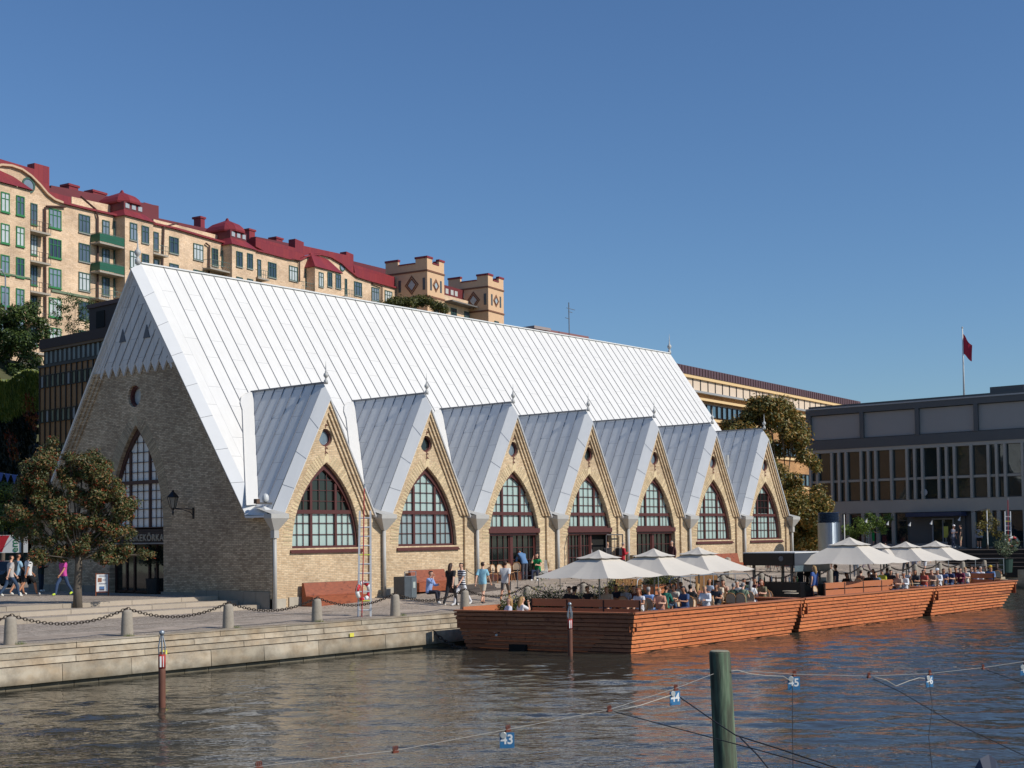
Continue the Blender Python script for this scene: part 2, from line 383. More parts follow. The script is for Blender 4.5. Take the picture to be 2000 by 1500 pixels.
for (v0, vb, z1, z0, L0, L1) in ((-7.66, -6.9, -.105, -.285, 2.2, 3.6), (-7.84, -7.3, -.31, -.475, 2.4, 4), (-8.02, -7.4, -.50, -.665, 2.4, 4), (-8.22, -7.5, -.69, -1.2, 2.2, 3.6), (-8.10, -7.5, -1.235, -1.7, .8, 1.6)):
    u = -30
    while u < 63:
        L = random.uniform(L0, L1); o = random.uniform(-.01, .01); n_ = len(m.v)
        m.box(u, u+L-.02, v0+o, vb, z0, z1+random.uniform(-.008, .008))
        e = .03 if z1-z0 > .4 else .012     # worn front top edge
        for q in (n_+4, n_+5):
            x, y, z = m.v[q]; m.v[q] = (x, y+e*1.2, z)
        u += L
struct(m.build('quay_wall', QS))
struct(MB().box(-60, 63, -7.6, -7.0, -3, -.13).build('quay_wall', DARK))
struct(MB().box(62.6, 63.4, -160, -7.9, -3, .03).build('quay_wall', QS))

# ================================================================== MARKET HALL
hall = thing('market_hall', 'long brick market hall with white sheet metal roof and seven gabled dormers', 'market hall')
NB, BAY = 7, 6.4; LEN = NB*BAY; VR = 9.72
def arch_w(h, wd, H):
    Rr = (H*H+wd*wd)/(2*wd); return max(0, sqrt(max(0, Rr*Rr-h*h))-(Rr-wd))
def arch_h(x, wd, H):
    Rr = (H*H+wd*wd)/(2*wd); return sqrt(max(0, Rr*Rr-(abs(x)+Rr-wd)**2))
def arch_pts(c, z0, wd, H, n=10, inset=0):             # open outline from right foot over the tip to left foot
    hs = [H*(1-(1-i/n)**1.3) for i in range(n+1)]
    r_ = [(c+arch_w(q, wd, H), z0+q) for q in hs[:-1]]
    return r_+[(c, z0+H)]+[(2*c-a, b) for a, b in r_[::-1]]
def circ(c, z, r, n=20): return [(c+r*cos(2*pi*i/n), z+r*sin(2*pi*i/n)) for i in range(n)]
AZ0, AW, AH = 2.55, 2.0, 3.78
outer = [(0, -.4), (LEN, -.4), (LEN, 4.0)]; holes = []
for i in range(NB-1, -1, -1):
    uc = (i+.5)*BAY; outer += [(uc+2.7, 4.0), (uc, 9.15), (uc-2.7, 4.0)]
    if i: outer.append((i*BAY, 4.0))
outer.append((0, 4.0))
for i in range(NB):
    uc = (i+.5)*BAY; zb = interp(uc, WALLZ)-.02
    holes.append(circ(uc-.05, 7.42, .4)[::-1])
    ar = arch_pts(uc, AZ0, AW, AH)
    if 2 <= i <= 4: ar = [(uc+AW, zb)]+ar+[(uc-AW, zb)]
    holes.append(ar[::-1])
m = MB(); m.holed(outer, holes, UZ(), 0, .42)
fixn(m.build('front_wall', BR_F, hall))
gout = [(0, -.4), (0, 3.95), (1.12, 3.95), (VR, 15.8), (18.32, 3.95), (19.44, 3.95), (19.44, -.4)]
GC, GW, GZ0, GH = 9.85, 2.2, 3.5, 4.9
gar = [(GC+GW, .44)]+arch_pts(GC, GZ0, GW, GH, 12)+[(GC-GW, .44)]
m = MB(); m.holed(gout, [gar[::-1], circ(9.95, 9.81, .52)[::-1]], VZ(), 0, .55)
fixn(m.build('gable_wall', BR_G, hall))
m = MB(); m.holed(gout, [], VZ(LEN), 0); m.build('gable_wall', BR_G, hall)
MB().box(0, LEN, 19.2, 19.44, -.4, 3.95).build('rear_wall', BR_F, hall)
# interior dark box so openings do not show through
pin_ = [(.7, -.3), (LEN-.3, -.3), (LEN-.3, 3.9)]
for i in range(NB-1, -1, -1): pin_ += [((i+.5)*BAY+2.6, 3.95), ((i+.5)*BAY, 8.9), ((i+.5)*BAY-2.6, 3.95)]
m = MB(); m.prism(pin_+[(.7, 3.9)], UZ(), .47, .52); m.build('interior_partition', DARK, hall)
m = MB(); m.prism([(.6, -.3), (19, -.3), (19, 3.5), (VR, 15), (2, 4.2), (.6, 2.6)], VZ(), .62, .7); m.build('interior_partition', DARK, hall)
# stone plinth in blocks, brick piers and the stepped brick mouldings along each gable slope
for i in range(NB):
    for a, b in ((0, .72), (.98, 1.9), (1.92, 3.4), (3.42, 4.6), (4.62, 6.2)):
        if 2 <= i <= 4 and 1.1 < (a+b)/2 < 5.2: continue
        a2, b2 = i*BAY+a, i*BAY+b; z = interp(a2, WALLZ); MB().box(a2, b2, -.07 if a > .5 else -.16, .1, z-.4, z+.42).build('plinth_stone', PLIN, hall)
for j in range(9):
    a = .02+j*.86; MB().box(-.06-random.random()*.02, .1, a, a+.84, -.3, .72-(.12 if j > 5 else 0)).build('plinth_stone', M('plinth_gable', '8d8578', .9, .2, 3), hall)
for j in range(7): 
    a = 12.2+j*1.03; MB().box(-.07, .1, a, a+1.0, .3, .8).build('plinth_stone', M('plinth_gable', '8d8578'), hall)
for i in range(NB+1):
    u0 = i*BAY; MB().box(max(0, u0-.72), min(LEN, u0+.5), -.12, -.001, interp(u0, WALLZ)-.2, 3.98).build('brick_pier', BR_F, hall)
def chevron(m, c, ze, ztop, hw, o0, o1, fn, d0, d1):    # band between perpendicular offsets o0..o1 inside a gable slope
    L = hypot(hw, ztop-ze); rise = ztop-ze
    def pt(o, side): return (c+side*(hw-o*L/rise), ze)
    def tip(o): return (c, ztop-o*L/hw)
    for sgn in (-1, 1):
        m.prism([pt(o0, sgn), tip(o0), tip(o1), pt(o1, sgn)], fn, d0, d1)
for i in range(NB):
    uc = (i+.5)*BAY; m = MB()
    for o0, o1, d in ((0, .14, .24), (.14, .28, .16), (.28, .42, .08)): chevron(m, uc, 4.0, 9.15, 2.7, o0, o1, UZ(), -.001, -d)
    m.build('corbelled_brick_band', BR_F, hall)
def half_band(m, c, sgn, ze, ztop, hw, o0, o1, fn, d0, d1, za, zb):   # part of a slope band between two heights
    L = hypot(hw, ztop-ze); rise = ztop-ze
    X = lambda o, z: c+sgn*(hw*(ztop-z)/rise-o*L/rise)
    zt0, zt1 = min(zb, ztop-o0*L/hw), min(zb, ztop-o1*L/hw)
    m.prism([(X(o0, za), za), (X(o0, zt0), zt0), (X(o1, zt1), zt1), (X(o1, za), za)], fn, d0, d1)
SHG = metal_mat('gable_sheet', 'zyx', 'd9d6d2', 'cfccc8', '9b9b9e', 2.5, .63, .5, .3)
for sgn in (-1, 1):
    for za, zb, mt, nm in ((3.95, 11.1, BR_G, 'corbelled_brick_band'), (11.1, 16, SHG, 'sheet_band')):
        m = MB()
        for o0, o1, d in (((0, .2, .24), (.2, .4, .16), (.4, .6, .08)) if za < 5 else ((0, .2, .19), (.2, .4, .16), (.4, .6, .135))): half_band(m, VR, sgn, 3.95, 15.8, 8.6, o0, o1, VZ(), -.001, -d, za, zb)
        m.build(nm, mt, hall)
# radial brick arches
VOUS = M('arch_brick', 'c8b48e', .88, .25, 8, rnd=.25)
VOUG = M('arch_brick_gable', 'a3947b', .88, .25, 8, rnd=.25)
def voussoirs(m, c, z0, wd, H, fn, thick=.52, step=.085, d=.012):
    pts_ = arch_pts(c, z0, wd, H, 60); acc = 0; last = None
    m.prism([(c-.17, z0+H-.06), (c, z0+H+.03), (c+.17, z0+H-.06), (c+.1, z0+H+thick*.75), (c-.1, z0+H+thick*.75)], fn, -d, .02)
    for (a, b), (c_, d_) in zip(pts_, pts_[1:]):
        L = hypot(c_-a, d_-b); acc += L
        if acc < step: continue
        acc = 0; nx, nz = (d_-b)/L, -(c_-a)/L
        if abs(a-c) < .12: continue
        tx, tz = (c_-a)/L*step*.43, (d_-b)/L*step*.43; t = thick*(.96 if random.random() < .5 else 1)
        p = [(a-tx, b-tz), (a+tx, b+tz), (a+tx+nx*t, b+tz+nz*t), (a-tx+nx*t, b-tz+nz*t)]
        if (p[2][0]-c)*(a-c) < 0: continue
        m.add([fn(*q, -d) for q in p]+[fn(*q, .02) for q in p], [(0, 1, 2, 3), (0, 4, 5, 1), (1, 5, 6, 2), (2, 6, 7, 3), (3, 7, 4, 0)])
for i in range(NB):
    m = MB(); voussoirs(m, (i+.5)*BAY, AZ0, AW+.02, AH, UZ()); m.build('brick_arch', VOUS, hall)
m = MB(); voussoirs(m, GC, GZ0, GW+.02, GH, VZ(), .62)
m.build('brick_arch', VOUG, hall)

# main roof with standing seams
zr = lambda v: 16.15-1.385*abs(v-VR)
rp = [(.35, .45), (LEN-.35+.3, .45)]
m = MB()
for s_ in (1, -1):
    ve = VR-s_*(VR-.55)
    m.add([(.19, ve, zr(ve)), (LEN+.35, ve, zr(ve)), (LEN+.35, VR, zr(VR)), (.19, VR, zr(VR))], [(0, 1, 2, 3)])
nrm = Vector((0, -1.385, 1)).normalized()
m.mat(1); u = 1.47; j = 0
while u < LEN-.1:
    t = (u % BAY)/BAY; # seams stop at the dormers
    du = abs((u % BAY)-3.2); zv = 9.87-1.9*du; v0 = .8 if zv < 4 else VR-(16.15-zv)/1.385+.05
    m.obox(Vector((u, v0, zr(v0)))+nrm*.02, Vector((u, VR-.02, zr(VR-.02)))+nrm*.012, .022, .035, nrm)
    u += .735; j += 1
m.build('roof', [ROOF, RIBD], hall)
m = MB(); m.obox((.2, VR, 16.17), (LEN+.3, VR, 16.17), .2, .06); m.build('ridge_cap', WHITE, hall)
# verges: broad bevelled light metal bands on both end gables
def verge(m, fn0, c, pin, pout, d_in, d_out, th=.06):
    # pin/pout: (half width, eave z, tip z) of inner and outer slope lines; fn0(a, b, d)
    for sgn in (-1, 1):
        a = fn0(c+sgn*pin[0], pin[1], d_in); b = fn0(c, pin[2], d_in); e = fn0(c, pout[2], d_out); f_ = fn0(c+sgn*pout[0], pout[1], d_out)
        ab = fn0(c+sgn*pin[0], pin[1]-th*1.6, d_in+.02); bb = fn0(c, pin[2]-th*1.6, d_in+.02)
        wb = fn0(c+sgn*pin[0], pin[1]-th*1.6, 0); w2 = fn0(c, pin[2]-th*1.6, 0)
        m.add([a, b, e, f_, ab, bb, wb, w2], [(0, 1, 2, 3), (0, 4, 5, 1), (4, 6, 7, 5), (3, 2, 7, 6), (0, 3, 6, 4)])
for (u0, sg) in ((0, 1), (LEN, -1)):
    m = MB(); fn = (lambda a, b, d: (u0+sg*d, a, b))
    verge(m, fn, VR, (8.58, 3.93, 15.82), (8.84, 3.93, 16.17), -.34, .2)
    if sg < 0: m.build('verge', VERGE, hall); break
    VM = m
m = VM.mat(1)
for q in range(1, 8):
    t = q/8; a = Vector((-.34, VR-8.58*(1-t), 3.93+(15.82-3.93)*t)); b = Vector((.2, VR-8.84*(1-t), 3.93+(16.17-3.93)*t))
    nn = Vector((-.5, -.6, .4)).normalized(); m.obox(a+nn*.008, b+nn*.008, .014, .012, nn)
VM.build('verge', [VERGE, RIBD], hall)
# eave shoulder caps at the near corner and the far one
for (a0, a1) in ((-.38, .5), (LEN-.5, LEN+.38)):
    m = MB(); m.add([(a0, -.35, 3.95), (a1, -.35, 3.95), (a1, 1.6, 4.55), (a0, 1.25, 3.95), (a0, 1.25, 4.02), ((a0+a1)/2, .5, 4.4)], [(0, 1, 5), (1, 2, 5), (2, 4, 5), (4, 0, 5), (0, 3, 2, 1)])
    m.box(a0, a1, -.36, -.30, 3.88, 3.96); m.box(a0, a0+.05, -.35, 1.2, 3.88, 3.96)
    m.build('eave_cap', VERGE, hall)
# sheet metal gable top with saw teeth and slanting seams
def saw(u0, sg):
    m = MB(); hw = lambda z: (15.8-z)/1.39-.02; n = 10; z1 = 11.34; z0 = 10.82; W = hw(z1); W2 = 2*W/n
    poly = [(VR-W, z1)]
    for q in range(n): poly += [(VR-W+W2*(q+.5), z0), (VR-W+W2*(q+1), z1)]
    poly.append((VR, 15.78))
    fn = (lambda a, b, d: (u0-sg*d, a, b)); m.prism(poly, fn, .02, .12); o = fixn(m.build('sheet_gable', SHG, hall))
    m = MB()
    for q in range(1, n):
        vk = VR-W+W2*q; ve = (8.86+1.39*vk)/2.78+.14; ze = z1+1.39*(vk-ve); m.obox(fn(vk, z1, .13), fn(ve, ze, .13), .03, .05, (1, 0, 0))
    m.build('standing_seams', RIBD, o)
    for vv, zz in ((10.72, 12.45), (8.75, 12.45)): m = MB(); m.prism([(vv-.26, zz), (vv+.26, zz), (vv-.02, zz+.62)], fn, .12, .16); m.build('vent', M('vent_grey', '5a5d63', .6), o)
saw(0, 1)

# finials
def finial(x, y, z, s_, name='finial', tall=1.0):
    prof = [(.16, 0), (.16, .28), (.10, .32), (.07, .42), (.09, .48), (.16, .56), (.2, .68), (.16, .8), (.07, .88), (.085, .92), (.05, 1.0), (.035, 1.3), (.008, 1.3+.75*tall)]
    MB().lathe([(r_*s_, zz*s_) for r_, zz in prof], (x, y, z), 10).build(name, ZINC, hall, smooth=True)
finial(.04, VR, 16.1, .8, tall=.75); finial(LEN+.3, VR, 16.1, .8, tall=.75)

# arched windows
PALE = glass_mat('pane_pale_blind', 'a9bdb6', .12, .12, .8)
PALE2 = glass_mat('pane_grey_blind', '8c9c9e', .1, .2, .8)
PDARK = glass_mat('pane_dark', '1c211f', .06, .5, .8)
def arch_window(c, z0, wd, H, zl, fn, kinds, mats, door=None):
    # kinds: (lower pane material index, upper); zl transom height
    root = None; d0 = .26
    full = arch_pts(c, z0, wd, H, 14); n = len(full)
    sc = (wd-.13)/wd; inner = [(c+(a-c)*sc, z0+.1+(b-z0)*(H-.42)/H) for a, b in full]
    m = MB(); m.ring(full, inner, fn, d0-.08, d0+.06)
    iw = lambda zz: arch_w((zz-z0-.1)*H/(H-.42), wd, H)*sc; ih = lambda x: z0+.1+arch_h(x/sc, wd, H)*(H-.42)/H
    mul = wd*.36
    for x in (-mul, mul): m.box(*((c+x-.065, c+x+.065) if fn is FU else (0, 0)), d0-.05, d0+.05, z0+.05, ih(abs(x)+.05)+.03) if fn is FU else m.box(d0-.05, d0+.05, c+x-.065, c+x+.065, z0+.05, ih(abs(x)+.05)+.03)
    def hb(z, th, dd):
        ww = iw(z); (m.box(c-ww-.05, c+ww+.05, d0-dd, d0+dd, z-th/2, z+th/2) if fn is FU else m.box(d0-dd, d0+dd, c-ww-.05, c+ww+.05, z-th/2, z+th/2))
    hb(zl, .17, .07)
    (m.box(c-wd, c+wd, d0-.07, d0+.06, z0, z0+.1) if fn is FU else m.box(d0-.07, d0+.06, c-wd, c+wd, z0, z0+.1))
    # sash frames, slightly lighter
    fr = m.build('window_frame', RED, hall)
    m = MB()
    def vb(x, za, zb, th=.028):
        if zb-za > .08: (m.box(c+x-th/2, c+x+th/2, d0-.012, d0+.02, za, zb) if fn is FU else m.box(d0-.012, d0+.02, c+x-th/2, c+x+th/2, za, zb))
    def hbar(z, xa, xb, th=.028):
        if xb-xa > .08: (m.box(c+xa, c+xb, d0-.012, d0+.02, z-th/2, z+th/2) if fn is FU else m.box(d0-.012, d0+.02, c+xa, c+xb, z-th/2, z+th/2))
    e = .065
    for k_ in (1, 2):
        x = -mul+e+(2*mul-2*e)*k_/3; vb(x, z0+.1, ih(abs(x)))
        for s_ in (-1, 1):
            x = s_*(mul+e+(wd-mul-.22)*k_/3); vb(x, z0+.1, ih(abs(x)))
    rows = []; z = z0+.1+(zl-z0-.1)/round((zl-z0-.1)/.46); st = (zl-z0-.1)/round((zl-z0-.1)/.46)
    while z < zl-.1: rows.append(z); z += st
    z = zl+.48
    while z < z0+H-.5: rows.append(z); z += .47
    for z in rows:
        ww = iw(z)
        hbar(z, -min(mul-e, ww), min(mul-e, ww)); hbar(z, mul+e, ww); hbar(z, -ww, -mul-e)
    m.build('glazing_bar', RED, fr)
    m = MB(); pl = [(a, b) for a, b in inner]
    lo = [(c-iw(zl)-.02, zl)]+[(a, b) for a, b in inner[::-1] if b < zl]+[(a, b) for a, b in []]
    left = [(a, b) for a, b in inner if a <= c]; right = [(a, b) for a, b in inner if a >= c]
    low = [(c-iw(zl), zl)]+[p for p in left if p[1] < zl]+[p for p in right if p[1] < zl]+[(c+iw(zl), zl)]
    upp = [(c+iw(zl), zl)]+[p for p in right if p[1] > zl]+[p for p in left if p[1] > zl and p[0] < c-.001]+[(c-iw(zl), zl)]
    low = [p for p in low]
    for poly, ki in ((low, kinds[0]), (upp, kinds[1])):
        m = MB(); vv = [fn(a, b, d0+.05) for a, b in poly]
        m.add(vv, [tuple(t) for t in tessellate_polygon([[Vector((a, b, 0)) for a, b in poly]])]); m.build('window_pane', mats[ki], fr)
    return fr
FU = UZ(); FV = VZ()
ROUND = M('round_frame', '5c2f2b', .5)
for i in range(NB):
    uc = (i+.5)*BAY; zb = interp(uc, WALLZ)
    isdoor = 2 <= i <= 4
    kinds = (0, 2) if i in (0,) else (0, 0); mats = [PALE, PALE2, PDARK]
    if i == 1: mats = [PALE, PALE2, PALE]; kinds = (1, 0)
    z0 = 3.36 if isdoor else AZ0
    if isdoor:      # keep the arch's curve while the glazing starts higher
        Hh = AZ0+AH-z0; fr = arch_window(uc, z0, AW*.975, Hh, 4.12, FU, kinds, mats)
    else: fr = arch_window(uc, AZ0, AW, AH, AZ0+AH*.42, FU, kinds, mats)
    if i == 6:
        MB().box(uc-.66, uc+.66, .30, .305, AZ0+AH*.45, AZ0+AH*.8).build('window_pane', PDARK, fr)
    zs = 3.12 if isdoor else AZ0-.22
    m = MB()
    if isdoor: m.box(uc-AW-.02, uc+AW+.02, -.03, .3, zs, zs+.24); m.box(uc-AW-.02, uc+AW+.02, .1, .3, zs-.12, zs); m.build('lintel', RED, fr)
    else:
        m.prism([(-.10, zs), (.25, zs), (.25, zs+.24), (.1, zs+.24), (-.10, zs+.06)], (lambda a, b, d: (d, a, b)), uc-AW-.12, uc+AW+.12); m.build('window_sill', RED, fr)
    # round window
    rr = MB(); o1 = circ(uc-.05, 7.42, .42); o2 = circ(uc-.05, 7.42, .32); rr.ring(o1, o2, FU, .10, .26); ro = rr.build('round_window', ROUND, hall)
    q = MB(); q.add([FU(a, b, .2) for a, b in o2], [tuple(range(20))]); q.build('window_pane', glass_mat('pane_round', '6f7c86', .08, .4, 2) if i not in (1, 3) else PDARK, ro)
    # wall ties and scroll ornaments
    for zz in (7.95, 6.93, 6.72): q = MB(); q.tube([(uc-.1, -.02, zz), (uc-.02, -.04, zz+.07), (uc+.06, -.02, zz)], .018, 5); q.box(uc-.065, uc-.045, -.03, 0, zz-.1, zz+.12); q.build('wall_ornament', M('ornament_rust', '7a4a40', .8), hall)
    if isdoor:      # glazed doors
        zt = 3.0; m = MB(); dd = .3
        opened = (i == 3)
        m.box(uc-AW, uc-AW+.1, dd-.05, dd+.06, zb, zt); m.box(uc+AW-.1, uc+AW, dd-.05, dd+.06, zb, zt); m.box(uc-AW, uc+AW, dd-.05, dd+.06, zt-.02, zt+.12)
        if not opened: m.box(uc-.11, uc+.11, dd-.07, dd+.07, zb, zt)
        else: m.box(uc-.62, uc-.5, dd-.07, dd+.07, zb, zt); m.box(uc+.3, uc+.42, dd-.07, dd+.07, zb, zt)
        dr = m.build('door_frame', RED, hall)
        leaves = [(-AW+.1, -.11), (.11, AW-.1)] if not opened else [(-AW+.1, -.62), (-.5, .3)]
        for a, b in leaves:
            m = MB(); m.box(uc+a, uc+b, dd-.02, dd+.04, zb+.02, zb+.42); m.box(uc+b-.08, uc+b, dd-.025, dd+.045, zb+.42, zt-.02); m.box(uc+a, uc+a+.05, dd-.025, dd+.045, zb+.42, zt-.02)
            nn = 4 if b-a > 1.2 else 3
            for k_ in range(1, nn): x = uc+a+(b-a)*k_/nn; m.box(x-.010, x+.010, dd-.015, dd+.03, zb+.42, zt)
            for k_ in range(1, 3): z = zb+.42+(zt-zb-.42)*k_/3; m.box(uc+a, uc+b, dd-.015, dd+.03, z-.016, z+.016)
            lf = m.build('door_leaf', RED, hall)
            MB().box(uc+a, uc+b, dd+.035, dd+.04, zb+.4, zt).build('door_glass', PDARK, lf)
        if opened:      # outer leaf swung open against the wall, grey steel frame
            m = MB(); x0, x1 = uc+1.0, uc+2.6; y = -.35
            for a, b, c_, d_ in ((x0, x1, zt-.06, zt), (x0, x1, zb+.05, zb+.12), (x0, x0+.05, zb+.05, zt), (x1-.05, x1, zb+.05, zt)): m.box(a, b, y, y+.05, c_, d_)
            for k_ in (1, 2): m.box(x0, x1, y+.015, y+.035, zb+(zt-zb)*k_/3-.01, zb+(zt-zb)*k_/3+.01)
            m.box((x0+x1)/2-.01, (x0+x1)/2+.01, y+.015, y+.035, zb, zt); m.build('door_leaf', M('grey_steel_frame', '5d5a58', .5), hall)
            m = MB(); m.box(uc-2.05-.02, uc-2.05+.03, -.9, -.05, zt-.05, zt); m.box(uc-2.07, uc-2.02, -.9, -.85, zb, zt); m.box(uc-2.07, uc-2.02, -.1, -.05, zb, zt)
            for k_ in (1, 2): m.box(uc-2.06, uc-2.03, -.9, -.05, zb+(zt-zb)*k_/3, zb+(zt-zb)*k_/3+.025)
            m.build('door_leaf', RED, hall)

# dormers: roof, verge bands, valley flashing, seams, finial
for i in range(NB):
    uc = (i+.5)*BAY; zt, ze = 9.87, 3.79; vend = VR-(16.15-zt)/1.385
    vtop = vend+.02; m = MB()
    for s_ in (-1, 1):
        m.mat(0); ev = VR-(16.15-4.0)/1.385
        # valley line on the main roof: from (uc+-3.2, V~.79) up to (uc, vend)
        P0 = Vector((uc+s_*3.09, .16, 4.0)); P1 = Vector((uc, .16, zt)); P2 = Vector((uc, vend, zt)); P3 = Vector((uc+s_*3.09, .97, 4.0))
        m.add([P0, P1, P2, P3], [(0, 1, 2, 3)])
        nn = Vector((s_*1.9, 0, 1)).normalized(); m.mat(1)
        for q in range(1, 7):
            v = .7*q   # seam from ridge down to eave/valley
            zlow = max(4.0, 16.15-1.385*(VR-v)-.02) if v > .97 else 4.0
            a = Vector((uc+s_*(zt-zlow)/1.9, v, zlow)); b = Vector((uc, v, zt)); 
            if (a-b).length > .3: m.obox(a+nn*.015, b+nn*.015, .02, .035, nn)
    m.obox((uc, .16, zt+.02), (uc, vend, zt+.02), .14, .06)
    m.build('dormer_roof', [DORM, M('dormer_seam', '6a6e76', .6)], hall)
    m = MB(); fn = UZ(); verge(m, fn, uc, (2.72, 3.98, 9.17), (3.04, 4.02, 9.86), -.32, .16); m.mat(1)
    for q in (.22, .47, .73):
        for s_ in (-1, 1):
            a = Vector((uc+s_*2.72*(1-q), -.32, 3.98+5.19*q)); b = Vector((uc+s_*3.04*(1-q), .16, 4.02+5.84*q)); nn = Vector((s_*.6, -.6, .4)).normalized()
            m.obox(a+nn*.006, b+nn*.006, .014, .012, nn)
    m.build('verge', [VERGE, RIBD], hall)
    # raised valley flashing: rounded upstand on the main roof left and right of the dormer
    for s_ in (-1, 1):
        m = MB(); pts_ = []
        for q in range(17):
            t = q/16
            if t < .75:
                tt = t/.75; z = 4.4+(zt-1.0-4.4)*tt; du = (zt-z)/1.9+.62; 
            else:
                tt = (t-.75)/.25; ang = tt*pi*.5; z = zt-1.0+.92*sin(ang); du = ((1.0)/1.9+.62)*cos(ang)+.12*(1-cos(ang))
            v = VR-(16.15-z)/1.385; pts_.append(Vector((uc+s_*du, v, z))+nrm*.05)
        for a, b in zip(pts_, pts_[1:]): m.obox(a, b, .03, .045, nrm)
        for a, b in zip(pts_, pts_[1:]):
            va, vb = [Vector((uc+s_*(zt-p_.z)/1.9, p_.y, p_.z+.012)) if zt > p_.z else Vector((uc, p_.y, p_.z+.012)) for p_ in (a, b)]
            m.add([a-nrm*.012, b-nrm*.012, vb+nrm*.038, va+nrm*.038], [(0, 1, 2, 3)])
        m.build('valley_flashing', M('flashing_white', 'd6d4cf', .5, .03), hall)
    finial(uc, .0, zt-.06, .58, tall=.6)
# rain hoppers and downpipes
for i in range(NB+1):
    u = i*BAY+(.05 if i < NB else -.2); zb = interp(i*BAY, WALLZ)
    m = MB(); hw, fr_ = .48, -.62
    m.box(u-hw, u+hw, fr_, -.13, 3.84, 4.02)
    m.add([(u-hw, fr_, 3.84), (u+hw, fr_, 3.84), (u+hw, -.13, 3.84), (u-hw, -.13, 3.84), (u-.09, -.34, 3.3), (u+.09, -.34, 3.3), (u+.09, -.16, 3.3), (u-.09, -.16, 3.3)],
          [(0, 1, 5, 4), (1, 2, 6, 5), (2, 3, 7, 6), (3, 0, 4, 7)])
    if i in (0, NB): m.box(u-.13, u+.13, -.38, -.13, 3.0, 3.32)
    m.add([(u-hw, fr_, 4.02), (u+hw, fr_, 4.02), (u+hw*.8, .7, 4.35), (u-hw*.8, .7, 4.35)], [(0, 1, 2, 3)])
    hp = fixn(m.build('rain_hopper', M('hopper_metal', 'b3b0a9', .5, .1, 3), hall))
    MB().tube([(u, -.25, 3.4), (u, -.25, zb-.02)], .085, 10).build('downpipe', M('hopper_metal', 'b3b0a9'), hall, smooth=True)
# small flues on the last dormer and flood light on the first hopper
MB().tube([(LEN-3.2-1.3, 2.1, 7.3), (LEN-3.2-1.3, 2.1, 8.15)], .13, 8).build('flue', ZINC, hall)
fl = thing('floodlight', 'round grey floodlight fixed above the first rain hopper', 'lamp', (.05, .35, 4.45))
MB().lathe([(.05, 0), (.13, .03), (.15, .12), (.14, .25), (.09, .33), (.02, .36)], (0, 0, .1), 12).build('lamp_head', M('lamp_white', 'c9cac8', .4), fl, smooth=True)
m = MB(); m.box(-.5, .45, -.04, .04, 0, .08); m.box(-.05, .05, -.05, .05, .05, .16); m.build('bracket', M('dark_bracket', '4c4a48', .6), fl)
MB().box(-.55, -.38, -.1, .1, .02, .22).build('junction_box', M('rust_box', '5d4636', .7), fl)

# gable portal: tall glazed arch, name board, doors
GPAL = glass_mat('portal_glass_reflection', 'f4f2e6', .1, .3, .5, .8)  # bright reflections painted into the glass as a near-white base colour
RED0 = RED; RED = M('portal_frame', '4a302a', .5)
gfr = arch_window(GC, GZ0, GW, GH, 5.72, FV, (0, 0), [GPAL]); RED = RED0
m = MB(); m.box(.18, .34, GC-GW, GC+GW, 3.38, 3.56); m.box(.12, .32, GC-GW, GC+GW, 2.86, 3.38); m.build('name_board', M('board_brown', '33241f', .6), gfr)
m = MB(); m.box(.0, .34, GC-GW, GC+GW, 2.80, 2.86); m.build('canopy_edge', M('grey_edge', '8c8a86', .5), gfr)
def text_obj(txt, size, mat, mtx, name, parent=None, ext=.02, align='LEFT', sp=1.0, off=0):
    cu = bpy.data.curves.new('t', 'FONT'); cu.body = txt; cu.size = size; cu.extrude = ext; cu.align_x = align; cu.space_character = sp; cu.offset = off
    o = bpy.data.objects.new('t', cu); COL.objects.link(o); bpy.context.view_layer.update()
    me = bpy.data.meshes.new_from_object(o.evaluated_get(bpy.context.evaluated_depsgraph_get()))
    bpy.data.objects.remove(o); me.transform(mtx); me.materials.clear(); me.materials.append(mat)
    q = bpy.data.objects.new(name, me); COL.objects.link(q)
    if parent: q.parent = parent
    return q
def frame_mtx(o, x, y):
    z = Vector(x).cross(Vector(y)); mm = Matrix.Identity(4)
    for r_ in range(3): mm[r_][0] = x[r_]; mm[r_][1] = y[r_]; mm[r_][2] = z[r_]; mm[r_][3] = o[r_]
    return mm
text_obj('FESKEKÖRKA', .44, M('letters_brass', '9a9282', .45), frame_mtx((.09, 7.75, 2.95), (0, -1, 0), (0, 0, 1)), 'lettering', gfr, .025, 'RIGHT', 1.18, .008)
m = MB()
for v in (GC-GW+.05, GC-GW+1.0, GC-.6, GC+.6, GC+GW-.95, GC+GW-.05): m.box(.3, .38, v-.05, v+.05, .46, 2.85)
for z in (.5, 2.76): m.box(.3, .38, GC-GW, GC+GW, z, z+.1)
dr = m.build('door_frame', M('door_brown', '3a211c', .5), hall)
MB().box(.36, .37, GC-GW, GC+GW, .5, 2.8).build('door_glass', PDARK, dr)
m = MB(); r1 = circ(9.95, 9.81, .52); r2 = circ(9.95, 9.81, .42); m.ring(r1, r2, FV, .12, .4); ro = m.build('round_window', ROUND, hall)
q = MB(); q.add([FV(a, b, .3) for a, b in r2], [tuple(range(20))]); q.build('window_pane', glass_mat('portal_round', 'b5bab8', .05, .6, 1.5), ro)

